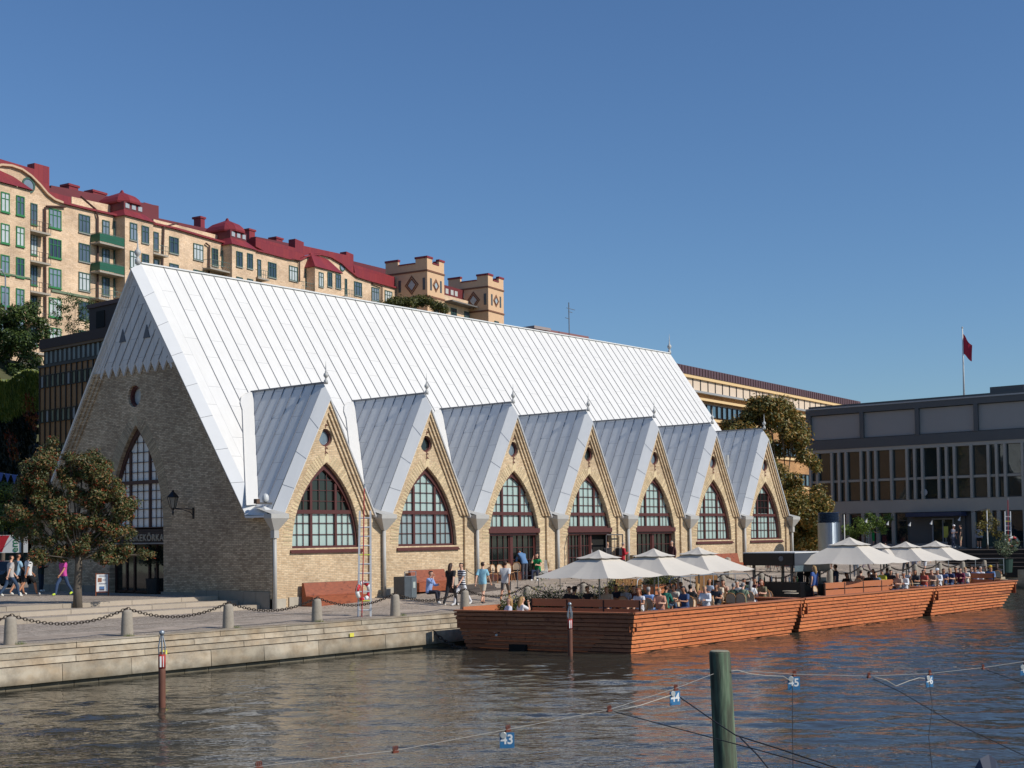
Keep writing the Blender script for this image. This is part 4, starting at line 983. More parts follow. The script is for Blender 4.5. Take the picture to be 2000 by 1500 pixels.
b = thing('boat_cover', 'tip of a dark blue boat cover poking in at the lower right corner', 'boat', at(1915, 1530, D=17)); m = MB()
m.add([(-.42, 0, -.4), (.16, .35, -.4), (.45, 0, -.4), (.1, -.4, -.4), (.0, 0, .31), (.13, .04, .36), (.2, .0, .3)], [(0, 3, 4), (3, 2, 6), (3, 6, 5, 4), (2, 1, 6), (1, 5, 6), (1, 0, 4, 5), (0, 1, 2, 3)]); m.build('cover', M('cover_blue', '2a3348', .6, .1), b)
b.rotation_euler = (0, 0, YAW-pi/2)

# ================================================================== BACKGROUND BUILDINGS
def lframe(P, Q):       # local frame: a along P->Q, z up, d outwards (towards the canal / viewer)
    P, Q = Vector(P), Vector(Q); d = (Q-P); d.z = 0; d.normalize(); o = Vector((d.y, -d.x, 0))
    return (lambda a, b, dd: tuple(P+d*a+o*dd+Vector((0, 0, b-P.z)))), d, o, P
def fbox(m, fn, a0, a1, d0, d1, z0, z1):
    v_ = [fn(a, z, d) for z in (z0, z1) for d in (d0, d1) for a in (a0, a1)]
    return m.add(v_, [(0, 2, 3, 1), (4, 5, 7, 6), (0, 1, 5, 4), (2, 6, 7, 3), (0, 4, 6, 2), (1, 3, 7, 5)])
wr = random.Random(77)
def fwin(fn, a0, a1, z0, z1, par, fr, gl, nx=2, nz=(.7,), dep=.02, th=.09, name='window', curved=False):
    m = MB()
    for x0, x1, y0, y1 in ((a0, a0+th, z0, z1), (a1-th, a1, z0, z1), (a0+th, a1-th, z0, z0+th), (a0+th, a1-th, z1-th, z1)): fbox(m, fn, x0, x1, dep-.05, dep+.05, y0, y1)
    for k_ in range(1, nx): x = a0+(a1-a0)*k_/nx; fbox(m, fn, x-th*.35, x+th*.35, dep-.04, dep+.045, z0+th, z1-th)
    for f in nz: z = z0+(z1-z0)*f; fbox(m, fn, a0+th, a1-th, dep-.04, dep+.04, z-th*.3, z+th*.3)
    w_ = m.build(name, fr, par)
    m = MB(); m.add([fn(a0, z0, dep-.02), fn(a1, z0, dep-.02), fn(a1, z1, dep-.02), fn(a0, z1, dep-.02)], [(0, 1, 2, 3)]); m.build('pane', wr.choice(gl) if isinstance(gl, list) else gl, w_); return w_
# --- long office block: shaded end at U=16.5 behind the hall, sunlit canal front to the right
ob = thing('office_building', 'long low modernist office block with brown metal roof behind the white roofed hall', 'office building')
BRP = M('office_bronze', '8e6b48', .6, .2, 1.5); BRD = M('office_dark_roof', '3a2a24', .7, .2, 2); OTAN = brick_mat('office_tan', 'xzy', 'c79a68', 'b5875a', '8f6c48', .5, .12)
OFR = M('office_frame', '2a211c', .5); CRM = M('office_cream', 'e2c08a', .7, .06); BLIND = M('office_blind', 'd8c3ab', .8, .05, .6); ROOFB = M('office_roof', '5b4044', .5, .1, 1)
OGL = glass_mat('office_glass', '6a746a', .08, .6, .9); OGB = glass_mat('office_glass_blue', '57707e', .08, .3, 1)
E0, E1 = (16.5, 47, 0), (16.5, 24.5, 0); fn, *_ = lframe(E0, E1); Lb = 22.5
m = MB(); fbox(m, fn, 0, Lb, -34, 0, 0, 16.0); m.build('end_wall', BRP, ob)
m = MB(); fbox(m, fn, .6, Lb, -33, .0, 16.0, 17.35); m.build('attic_wall', OFR, ob)
m = MB(); fbox(m, fn, .4, Lb, -33, .25, 17.3, 18.0); m.build('roof_fascia', BRD, ob)
m = MB(); fbox(m, fn, .4, Lb, -33, .2, 17.12, 17.298); m.build('roof_soffit', M('office_soffit', '6c5a48', .8), ob)
m = MB(); fbox(m, fn, -.1, Lb, .0, .12, 15.93, 16.12); m.build('ledge', M('office_ledge', '45433f', .7), ob)
for k_ in range(26): a = .9+k_*.62; w_ = MB(); fbox(w_, fn, a, a+.28, .0, .03, 16.2, 17.1); w_.build('strip_window', M('office_strip', '6f7470', .3, .4, .7), ob)
for r_, (z0, z1) in enumerate(((14.4, 15.35), (11.8, 12.75), (9.2, 10.15))):
    for k_ in range(24):
        a = .22+k_*.72
        fwin(fn, a, a+.52, z0, z1, ob, OFR, OGL if (k_*7+r_*3) % 5 else M('office_blind_white', '8e9090', .6), 1, (), .06, .06)
for k_ in range(25): a = k_*.72+.04; m = MB(); fbox(m, fn, a, a+.1, .0, .09, 0, 15.93); m.build('mullion', OFR, ob)
pp = at(176, 600, U=19.0); p2 = at(186, 655, U=19)
m = MB(); m.box(19, 24, 36, p2.y+.8, 17, at(200, 590, U=19).z-.3); m.build('rooftop_block', BRD, ob)
m = MB(); m.box(18.9, 24, 36, p2.y+1.0, at(200, 590, U=19).z-.3, at(200, 590, U=19).z+.0); m.build('rooftop_cornice', M('office_cornice', '54342c', .6), ob)
MB().box(18.95, 18.98, at(196, 620, U=19).y-.6, at(196, 620, U=19).y+.5, at(196, 640, U=19).z, at(196, 610, U=19).z+.1).build('rooftop_window', DARK, ob)
fn, dv, ov, _ = lframe((50, 24.3, 0), (119, 31.0, 0)); Lf = 69.3
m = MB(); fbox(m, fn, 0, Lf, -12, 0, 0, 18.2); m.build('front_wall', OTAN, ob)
m = MB(); fbox(m, fn, 0, Lf+.2, -12, .35, 18.45, 19.25); m.mat(1)
for k_ in range(int(Lf/.62)): fbox(m, fn, k_*.62, k_*.62+.05, .33, .4, 18.47, 19.2)
m.build('roof_edge', [ROOFB, BRD], ob)
m = MB(); fbox(m, fn, 0, Lf, 0, .3, 18.15, 18.448); m.build('eave_strip', CRM, ob)
m = MB(); fbox(m, fn, 0, Lf, .002, .05, 17.0, 18.14); m.build('blind_band', BLIND, ob)
for k_ in range(int(Lf/1.63)): m = MB(); fbox(m, fn, k_*1.63, k_*1.63+.14, .05, .1, 17.0, 18.14); m.build('mullion', OFR, ob)
m = MB(); fbox(m, fn, 0, Lf, .0, .5, 16.78, 16.98); m.build('ledge', M('office_ledge_grey', '9a9a98', .6), ob)
m = MB(); fbox(m, fn, 0, Lf, .0, .35, 16.1, 16.35); m.build('cream_band', CRM, ob)
for z0, z1 in ((14.5, 15.85), (11.4, 12.8), (8.2, 9.6), (5, 6.4)):
    m = MB(); fbox(m, fn, 0, Lf, .003, .04, z0, z1); m.build('window_band', OFR, ob)
    for k_ in range(58): fwin(fn, .2+k_*1.18, 1.1+k_*1.18, z0+.05, z1-.05, ob, OFR, OGB, 1, (), .11, .06) if z0 > 11 or k_ > 30 else None
    m = MB(); fbox(m, fn, 0, Lf, .0, .2, z0-.35, z0-.1); m.build('cream_band', CRM, ob)
ph = at(1040, 652, V=33); ph2 = at(1150, 668, V=33)
m = MB(); m.box(ph.x, ph2.x, 33, 36, 17, at(1060, 648, V=33).z+.3); m.build('roof_penthouse', M('penthouse_brown', '8a5f5c', .6), ob)
MB().box(ph.x-.2, ph.x+2.2, 32.6, 36, at(1060, 648, V=33).z+.1, at(1060, 642.5, V=33).z+.1).build('roof_penthouse', M('penthouse_cap', '9d8f89', .6), ob)
ant = at(1112, 668, V=32); at_ = at(1112, 591, V=32)
t = thing('antenna_mast', 'thin rooftop antenna mast with small crossbars above the hall ridge', 'antenna', (ant.x, ant.y, ant.z-1))
Ha = at_.z-ant.z+1; MB().tube([(0, 0, 0), (0, 0, Ha)], .05, 6).build('mast', M('antenna_grey', '6b7075', .5), t)
for zz, x0, x1 in ((Ha-.55, -.35, .9), (Ha-.85, -.1, .5), (Ha-1.5, -.55, .1)): MB().tube([(x0, 0, zz), (x1, 0, zz-.05)], .03, 5).build('crossbar', M('antenna_grey', '6b7075'), t)
# --- dark grey building at the canal's far end
gb = thing('grey_building', 'dark slate grey building with tall ribbed windows facing the terrace end', 'office building')
fn, *_ = lframe((71.8, 13.0, 0), (71.8, -20, 0)); SL = M('slate_panel', '9a9792', .7, .06, .5); SD = M('slate_dark', '565858', .6, .1, 1); SC = M('concrete_grey', 'aaa498', .85, .12, .8)
m = MB(); fbox(m, fn, 0, 33, -18, -.45, .5, 14.2); m.build('core', SD, gb)
m = MB(); fbox(m, fn, -.05, 33, -.45, .05, 13.35, 13.85); m.build('roof_beam', SD, gb)
MB().box(71.7, 71.8, -20, 13, 13.86, 13.98).build('roof_rail', M('rail_pale', 'a3a4a2', .5), gb)
m = MB(); fbox(m, fn, 0, 33, -.45, .0, 10.25, 11.1); m.build('band_beam', SD, gb)
m = MB(); fbox(m, fn, 0, 33, -.45, -.05, 9.95, 10.25); m.build('window_head', SC, gb)
k_ = 0; a = .35
while a < 32:
    m = MB(); fbox(m, fn, a-.25 if k_ else 0, a+.1, -.45, .06, 11.1, 13.35); m.build('post', SD, gb)
    m = MB(); fbox(m, fn, a+.1, a+4.75, -.45, -.2, 11.15, 13.3); m.build('upper_panel', SL, gb); a += 5.05; k_ += 1
GG = glass_mat('slate_glass', '36403e', .03, .6, .35, 1.0, .3)
seq = 'nWnnWnnWWnnWnnWWnnWnnWWnnWnnW'; a = .2; xs = []
for c in seq:
    xs.append((a, 1.42 if c == 'W' else .68)); a += (1.42 if c == 'W' else .68)
for a, w_ in xs:
    m = MB(); fbox(m, fn, a, a+.2, -.4, .08, 5.62, 9.95); m.build('rib', SC, gb)
    for z0, z1 in ((7.5, 9.95), (5.65, 7.3)): fwin(fn, a+.2, a+w_, z0, z1, gb, SD, GG, 1, (), -.25, .04)
m = MB(); fbox(m, fn, .1, 33, -.4, -.1, 7.3, 7.5); m.build('transom', SC, gb)
m = MB(); fbox(m, fn, 0, 33, -.45, .02, 4.55, 5.62); m.build('concrete_band', SC, gb)
for a, w_ in xs:
    if not (9.2 < a < 14.2):
        m = MB(); fbox(m, fn, a, a+.3, -.4, .0, 1.5, 4.55); m.build('ground_floor_pier', SC, gb)
        fwin(fn, a+.3, a+w_, 2.0, 4.5, gb, SD, glass_mat('slate_glass_low', '20262a', .06, .8, .5), 1, (), -.25, .05)
m = MB(); fbox(m, fn, 9.2, 14.2, -.4, -.25, 1.5, 4.3); m.build('entrance_wall', SD, gb)
fwin(fn, 11.4, 13.3, 1.9, 4.0, gb, M('door_pale', '8a8d90', .5), GG, 2, (), -.15, .12, 'door')
m = MB(); fbox(m, fn, 9.6, 14.4, -.25, 1.0, 4.15, 4.5); m.build('canopy', M('canopy_blue', '2b3550', .6), gb)
MB().box(73, 75.5, -6, -3.2, 14.2, 14.75).build('roof_box', SD, gb)
MB().tube([(74, -8.2, 14.2), (74, -8.2, 15.6)], .05, 5).build('roof_aerial', SD, gb)
rb = MB(); rb.lathe([(.22, -.03), (.3, 0), (.22, .03)], (0, 0, 0), 14); o = rb.build('ring_lamp', M('ring_white', 'a8a8a8', .5), gb); o.location = (71.9, fn(10.8, 0, 0)[1], 6.2); o.rotation_euler = (0, pi/2, 0)
text_obj('Kontor', .3, WHITE, frame_mtx((71.74, 12.3, 4.3), (0, -1, 0), (0, 0, 1)), 'street_sign_text', gb, .01) if 0 else None
MB().box(71.6, 71.75, 11.4, 12.6, 4.75, 5.0).build('name_sign', WHITE, gb); MB().box(71.55, 71.72, 11.3, 12.5, 3.95, 4.25).build('blue_sign', M('sign_blue', '27477e', .5), gb)
# flagpole on the roof
fp = at(1883, 776, U=76); ft = at(1882, 641, U=76)
t = thing('flagpole', 'white flagpole on the grey building roof', 'flagpole', (fp.x, fp.y, 14.0)); Hf = ft.z-14.0
MB().tube([(0, 0, 0), (0, 0, Hf)], [.09, .05], 8).build('pole', WHITE, t, smooth=True); MB().lathe([(.02, -.1), (.1, 0), (.02, .1)], (0, 0, Hf+.05), 8).build('knob', ZINC, t)
m = MB(); R_ = 8; vs2 = []
for i in range(R_+1):
    for j in range(R_+1):
        s_, h_ = i/R_, j/R_; z = Hf-.45-1.75*h_-s_*(1.15-.35*h_); x = s_*1.0*(1-.25*h_*0)+.0; y = .12*sin(s_*9+h_*2)*s_
        vs2.append((y+.02, -x*.8, z+.08*sin(s_*7)))
m.add(vs2, [(i*9+j, i*9+j+1, (i+1)*9+j+1, (i+1)*9+j) for i in range(R_) for j in range(R_)]); fl_ = m.build('flag_cloth', M('flag_red', 'b5203c', .7, .1), None, smooth=True)
fl_.location = (fp.x, fp.y, 14.0); tag(fl_, 'drooping dark red flag hanging from the rooftop flagpole', 'flag'); fl_.name = 'flag'

# --- apartment row on the hill
AP0 = Vector((45.7, 88.1, 0)); AD = Vector((49, 8.9, 0)).normalized(); AO = Vector((AD.y, -AD.x, 0))
def fnA(a, b, d): return tuple(AP0+AD*a+AO*d+Vector((0, 0, b)))
def T(x, y, d=0):       # pixel -> (a, z) on the facade plane moved out by d
    P = AP0+AO*d; r_ = ray(x, y); t_ = (P-C0).dot(AO)/r_.dot(AO); q = C0+r_*t_; return (q-P).dot(AD), q.z
AB = brick_mat('apartment_brick', 'xzy', 'e8ccae', 'dbbd9d', 'd6c0a4', .6, .2); ABG = M('apartment_brick_side', 'c0966c', .9, .15, 1)
RRF = metal_mat('red_sheet', 'xzy', '8f383a', '82323a', '5c2226', .62, 7, .5, .3); RRD = M('red_sheet_dark', '6a2a2e', .55, .1, 1)
GRN = M('green_frame', '2f7a45', .5); GRD = M('green_frame_dark', '3d5d50', .5); APG = [glass_mat('apartment_glass', '56626f', .06, .4, .6), glass_mat('apartment_glass_mid', '7d8a96', .08, .4, .6), glass_mat('apartment_curtain', 'c3c8c6', .15, .25, 1.5), glass_mat('apartment_glass_dark', '38434e', .05, .5, .6)]; PIPE = M('pipe_brown', '4a2c22', .6)
BALG = M('balcony_green', '1d5a42', .5); BALR = M('balcony_rail', '5d7068', .5); BALS = M('balcony_slab', 'a39a8c', .8)
apt = thing('apartment_row', 'long row of warm brick apartment houses with red roofs on the hill', 'apartment building')
aL = T(-60, 400)[0]; aR = T(772, 600)[0]; ZB = 15
# wall skyline (a, z) from left to right, follows the cornice; curved gables twice
cor = [T(-60, 300), T(-60, 345), T(0, 327), T(15, 325), T(35, 333), T(60, 348), T(80, 365), T(92, 380), T(110, 392), T(140, 397), (T(141, 380)), T(221, 402), T(222, 425), T(300, 425), T(301, 430), T(352, 441), T(440, 467), T(500, 478), T(520, 487), T(565, 500), T(590, 503), T(600, 496), T(618, 492), T(640, 496), T(665, 512), T(690, 530), T(740, 552), T(772, 560)]
sky_ = [(aL, ZB)]+[(T(x, y)[0], T(x, y)[1]) for x, y in ((-60, 345), (-15, 328), (0, 323), (20, 325), (40, 332), (58, 345), (75, 362), (90, 380), (104, 391), (120, 397), (140, 402), (160, 407), (240, 425), (340, 447), (440, 476), (520, 495), (562, 506), (585, 508), (596, 502), (608, 499), (625, 498), (645, 503), (665, 515), (680, 529), (695, 541), (720, 549), (772, 563))]+[(T(772, 563)[0], ZB)]
m = MB(); m.prism(sky_[::-1], fnA, -.9, 0); fixn(m.build('facade', AB, apt))
m = MB(); fbox(m, fnA, aL, aR, -14, -.9, ZB, 39.5); m.build('body', ABG, apt)
for (q0, q1) in zip(sky_[1:-1], sky_[2:-1]):     # dentil cornice in sheet metal along the skyline
    m = MB(); m.obox(fnA(q0[0], q0[1]+.05, .1), fnA(q1[0], q1[1]+.05, .1), .5, .22); m.build('cornice', RRF if q0[0] > T(104, 391)[0] else M('cornice_pale', 'caa98a', .8), apt)
# red mansard bands above the cornice
def rpoly(pts_, d0, d1, name='mansard_roof', mat=None):
    m = MB(); m.prism([T(x, y) for x, y in pts_][::-1], fnA, d0, d1); return fixn(m.build(name, mat or RRF, apt))
rpoly([(-60, 345), (-60, 290), (0, 310), (68, 330), (68, 318), (97, 326), (97, 374), (139, 385), (139, 399), (104, 389), (90, 377), (75, 359), (58, 342), (40, 329), (20, 322), (-15, 325)], -1.2, -.05)
rpoly([(97, 374), (97, 362), (139, 366), (155, 377), (155, 399), (139, 399), (139, 387)], -2.0, -1.3, mat=RRD)
rpoly([(139, 399), (139, 383), (222, 404), (222, 428), (300, 440), (340, 449), (430, 475), (430, 462), (340, 432), (300, 420), (220, 398), (139, 378)][::1], -2.6, -1.6, mat=RRD) if 0 else None
# set back attic strip and rooftop ridge
for (x0, y0, x1, y1, hh, dd, mt) in ((100, 362, 310, 402, 1.6, -4, RRD), (140, 384, 222, 402, .6, -1.5, AB), (300, 424, 450, 456, 1.0, -4.5, RRD), (300, 428, 440, 463, .8, -1.5, AB), (500, 462, 590, 480, 1.1, -4, RRD), (690, 510, 772, 530, 1.4, -4, RRD)):
    a0, z0 = T(x0, y0, dd); a1, z1 = T(x1, y1, dd); n = 6
    m = MB(); z = (z0+z1)/2
    m.add([fnA(a0, z0, dd), fnA(a1, z1, dd), fnA(a1, z1-4, dd), fnA(a0, z0-4, dd), fnA(a0, z0, dd-5), fnA(a1, z1, dd-5), fnA(a1, z1-4, dd-5), fnA(a0, z0-4, dd-5)], [(0, 1, 2, 3), (0, 4, 5, 1), (4, 7, 6, 5), (0, 3, 7, 4), (1, 5, 6, 2)]); m.build('attic', mt, apt)
rpoly([(500, 481), (500, 464), (577, 484), (577, 466), (594, 473), (594, 480), (677, 498), (677, 491), (691, 497), (691, 532), (695, 541), (680, 527), (665, 512), (645, 500), (625, 495), (608, 496), (596, 499), (585, 505), (562, 503), (520, 492)], -1.2, -.05)
rpoly([(691, 516), (772, 541), (772, 562), (720, 548), (695, 540)], -1.2, -.06)
for x0, x1, y0, y1 in ((135, 153, 358, 372), (182, 207, 370, 386), (283, 303, 396, 408), (392, 400, 422, 432), (487, 498, 446, 458), (540, 552, 462, 474), (568, 574, 478, 486)):
    a0, z1 = T(x0, y0, -5); a1, _ = T(x1, y1, -5); _, z0 = T(x1, y1+14, -5)
    m = MB(); fbox(m, fnA, a0, a1, -6.2, -5, z0, z1-.25); fbox(m, fnA, a0-.15, a1+.15, -6.4, -4.9, z1-.25, z1); m.build('chimney', RRF, apt)
for x0, x1, y in ((700, 718, 520), (722, 742, 527), (744, 760, 533)):
    a0, z = T(x0, y, -3.9); a1, _ = T(x1, y, -3.9); fwin(fnA, a0, a1, z-.9, z-.1, apt, RRD, M('attic_pane', 'b9bcb8', .3), 3, (), -3.9, .08, 'attic_window')
# bays: (x0, x1, ytop at x0, proj, dome)
def bay(x0, x1, ytop, d, zb, parts):
    a0, z = T(x0, ytop, d); a1, _ = T(x1, ytop, d); m = MB(); fbox(m, fnA, a0, a1, 0, d, zb, z); m.build('bay', AB, apt); return a0, a1, z
def dome(a0, a1, z, d, zt):     # red lantern with windows and a bell shaped roof
    w_ = a1-a0; c = (a0+a1)/2; b0 = a0+w_*.16; b1 = a1-w_*.16; HT = zt-z
    m = MB(); m.add([fnA(a0-.3, z, d+.3), fnA(a1+.3, z, d+.3), fnA(a1+.3, z, -3), fnA(a0-.3, z, -3), fnA(b0, z+HT*.27, d-.9), fnA(b1, z+HT*.27, d-.9), fnA(b1, z+HT*.27, -3), fnA(b0, z+HT*.27, -3)], [(0, 1, 5, 4), (1, 2, 6, 5), (3, 0, 4, 7), (0, 3, 2, 1)]); m.build('dome_skirt', RRF, apt)
    m = MB(); fbox(m, fnA, b0, b1, -3, d-.9, z+HT*.26, z+HT*.52); lan = m.build('lantern', RRD, apt)
    n = 3; ww = (b1-b0)*.2
    for k_ in range(n): q = b0+(b1-b0)*(k_+.5)/n; m = MB(); fbox(m, fnA, q-ww/2, q+ww/2, d-.9, d-.84, z+HT*.33, z+HT*.47); m.build('lantern_window', M('lantern_pane', 'a8aeb0', .3), lan)
    rings = [(1.1, 2.85), (1.12, 3.2), (1.0, 3.9), (.75, 4.6), (.4, 5.1), (.12, 5.5), (.05, 6.0)]; rings = [(f*1.06, HT*(.5+.5*(h_-2.85)/3.15)) for f, h_ in rings]
    m = MB(); vs2 = []; dm = (d-.9-3)/2; hd = (d-.9+3)/2; hw = (b1-b0)/2
    for f, h_ in rings: vs2 += [fnA(c+sx*hw*f, z+h_, dm+sy*hd*f) for sx, sy in ((-1, -1), (-.5, -1), (.5, -1), (1, -.6), (1, .5), (.5, 1), (-.5, 1), (-1, .5))]
    m.add(vs2, [(i*8+k_, i*8+(k_+1) % 8, (i+1)*8+(k_+1) % 8, (i+1)*8+k_) for i in range(len(rings)-1) for k_ in range(8)]+[tuple(range(8))]); fixn(m.build('dome_roof', RRF, apt))
a0, a1, z = bay(244, 299, 421, 1.6, ZB, 0); dome(a0, a1, z, 1.6, T(245, 364, .5)[1]); b1_ = (a0, a1)
a0, a1, z = bay(453, 499, 477, 1.6, ZB, 0); dome(a0, a1, z, 1.6, T(452, 420, .5)[1])
a0, a1, z = bay(615, 665, 521, 1.6, ZB, 0)
m = MB(); m.add([fnA(a0-.3, z, 1.9), fnA(a1+.3, z, 1.9), fnA(a1-.9, z+2.0, .1), fnA(a0+.9, z+2.3, .1), fnA(a0-.3, z, 0), fnA(a1+.3, z, 0)], [(0, 1, 2, 3), (0, 3, 4), (1, 5, 2), (0, 4, 5, 1)]); m.build('bay_roof', RRF, apt)
a0, z = T(-60, 360, 1.8); a1, _ = T(59, 375, 1.8); zt_ = T(59, 372, 1.8)[1]
m = MB(); fbox(m, fnA, a0, a1, 0, 1.8, T(40, 600, 1.8)[1], zt_); m.build('bay', AB, apt)
m = MB(); m.add([fnA(a0, zt_, 2.1), fnA(a1+.2, zt_, 2.1), fnA(T(25, 350)[0], T(25, 345)[1], .1), fnA(a0, zt_+2.6, .1), fnA(a1+.2, zt_, 0)], [(0, 1, 2, 3), (1, 4, 2)]); m.build('bay_roof', RRF, apt)
m = MB(); fbox(m, fnA, a0, a1+.05, 1.8, 1.95, T(30, 540, 1.8)[1], T(30, 537, 1.8)[1]); m.build('string_course', M('cornice_green', '6e7d63', .7), apt)
# round windows in the curved gables
for x, y in ((55, 362), (605, 509), (668, 522)):
    a, z = T(x, y); r1 = circ(a, z, .85 if x < 100 else .6, 16); r2 = circ(a, z, .65 if x < 100 else .45, 16); m = MB(); m.ring(r1, r2, fnA, 0, .12); ro = m.build('round_window', GRD, apt); m = MB(); m.add([fnA(p_, q_, .05) for p_, q_ in r2], [tuple(range(16))]); m.build('pane', APG[1], ro)
# windows: (x0, x1, y of the top row's top edge, rows, projection, bright green?, columns)
FL = 3.26
for x0, x1, y, rows, d, gr, nx, hh in ((1, 18, 374, 5, 1.8, 1, 2, 2.05), (31, 47, 381, 5, 1.8, 1, 2, 2.05), (59, 72, 396, 5, 0, 1, 2, 2.3), (95, 119, 406, 5, 0, 1, 3, 2.1), (153, 175, 417, 5, 0, 0, 3, 2.05),
        (199, 213, 429, 4, 0, 0, 2, 2.1), (221, 234, 432, 4, 0, 0, 2, 2.2), (253, 267, 434, 3, 1.6, 0, 2, 2.0), (276, 290, 440, 3, 1.6, 0, 2, 2.0), (299, 309, 452, 2, 0, 0, 1, 2.2), (330, 348, 461, 2, 0, 0, 2, 2.0),
        (377, 396, 474.5, 2, 0, 0, 3, 2.0), (413, 425, 484, 2, 0, 0, 2, 2.2), (432, 447, 489, 2, 0, 0, 2, 2.0), (461, 473, 490, 2, 1.6, 0, 2, 1.95), (482, 493, 494, 2, 1.6, 0, 2, 1.95), (502, 509, 506, 2, 0, 0, 1, 2.2), (523, 539, 511, 2, 0, 0, 3, 2.0),
        (564, 580, 518, 2, 0, 0, 3, 2.0), (596, 606, 526, 1, 0, 0, 1, 2.4), (622, 631, 531, 1, 1.6, 0, 2, 2.0), (639, 648, 531, 1, 1.6, 0, 2, 2.0), (655, 665, 534.5, 1, 1.6, 0, 2, 2.0), (673, 677, 544, 1, 0, 0, 1, 2.3), (691, 706, 549, 1, 0, 0, 3, 2.0), (725, 740, 560, 1, 0, 0, 3, 2.0), (751, 765, 566.5, 1, 0, 0, 3, 2.0)):
    a0, z = T(x0, y, d); a1, _ = T(x1, y, d)
    for r_ in range(rows):
        zt2 = z-r_*FL; fwin(fnA, a0, a1, zt2-hh, zt2, apt, GRN if gr and x0 != 59 else GRD, APG, nx, (.68,), d+.07, .1)
        m = MB(); fbox(m, fnA, a0-.05, a1+.05, d, d+.16, zt2-hh-.12, zt2-hh); m.build('window_sill', GRN if gr else M('sill_pale', '8d8f88', .7), apt)
def balcony(x0, x1, y, d, solid, n=1):
    for r_ in range(n):
        a0, z = T(x0, y, d); a1, _ = T(x1, y, d); z -= r_*FL
        m = MB(); fbox(m, fnA, a0, a1, 0, d, z-1.25, z-1.05); b_ = m.build('balcony', BALS, apt)
        if solid: m = MB(); fbox(m, fnA, a0, a1, d-.06, d, z-1.0, z-.1); m.build('balcony_panel', BALG, b_); m = MB(); fbox(m, fnA, a0, a0+.06, 0, d-.06, z-1.0, z-.1); m.build('balcony_panel', BALG, b_)
        m = MB(); fbox(m, fnA, a0, a1, d-.05, d, z-.05, z); fbox(m, fnA, a0, a0+.05, 0, d-.05, z-.05, z); fbox(m, fnA, a0, a1, d-.04, d, z-.6, z-.56)
        nn = int((a1-a0)/.35)
        for k_ in range(nn+1): q = a0+(a1-a0-.04)*k_/nn; fbox(m, fnA, q, q+.035, d-.04, d-.005, z-1.05, z-.05)
        m.build('balcony_rail', M('rail_dark', '55463c', .6) if x0 < 100 else BALR, b_)
balcony(60, 100, 428, 1.5, 0, 5); balcony(195, 243, 453, 1.5, 1, 2); balcony(193, 240, 562, 1.5, 0, 1); balcony(300, 329, 475, 1.3, 0, 1); balcony(411, 452, 505, 1.3, 0, 1); balcony(504, 526, 525, 1.3, 0, 1); balcony(590, 629, 549, 1.4, 0, 1); balcony(673, 696, 563, 1.3, 0, 1)
for pts_ in ([(88, 405), (89, 640)], [(158, 384), (187, 409), (191, 425), (191, 590)], [(347, 436), (320, 443), (317, 530)], [(402, 475), (409, 480), (408, 540)], [(128, 404), (90, 403)], [(570, 505), (585, 510), (585, 550)], [(727, 553), (746, 560), (746, 590)]):
    m = MB(); m.tube([fnA(*T(x, y, .25), .25) for x, y in pts_], .12, 6); m.build('drainpipe', PIPE, apt)
m = MB(); a0, z0 = T(100, 567); a1, z1 = T(190, 590); fbox(m, fnA, a0, a1, 0, .15, z0-.15, z0+.1); m.build('string_course', M('cornice_green', '6e7d63'), apt)
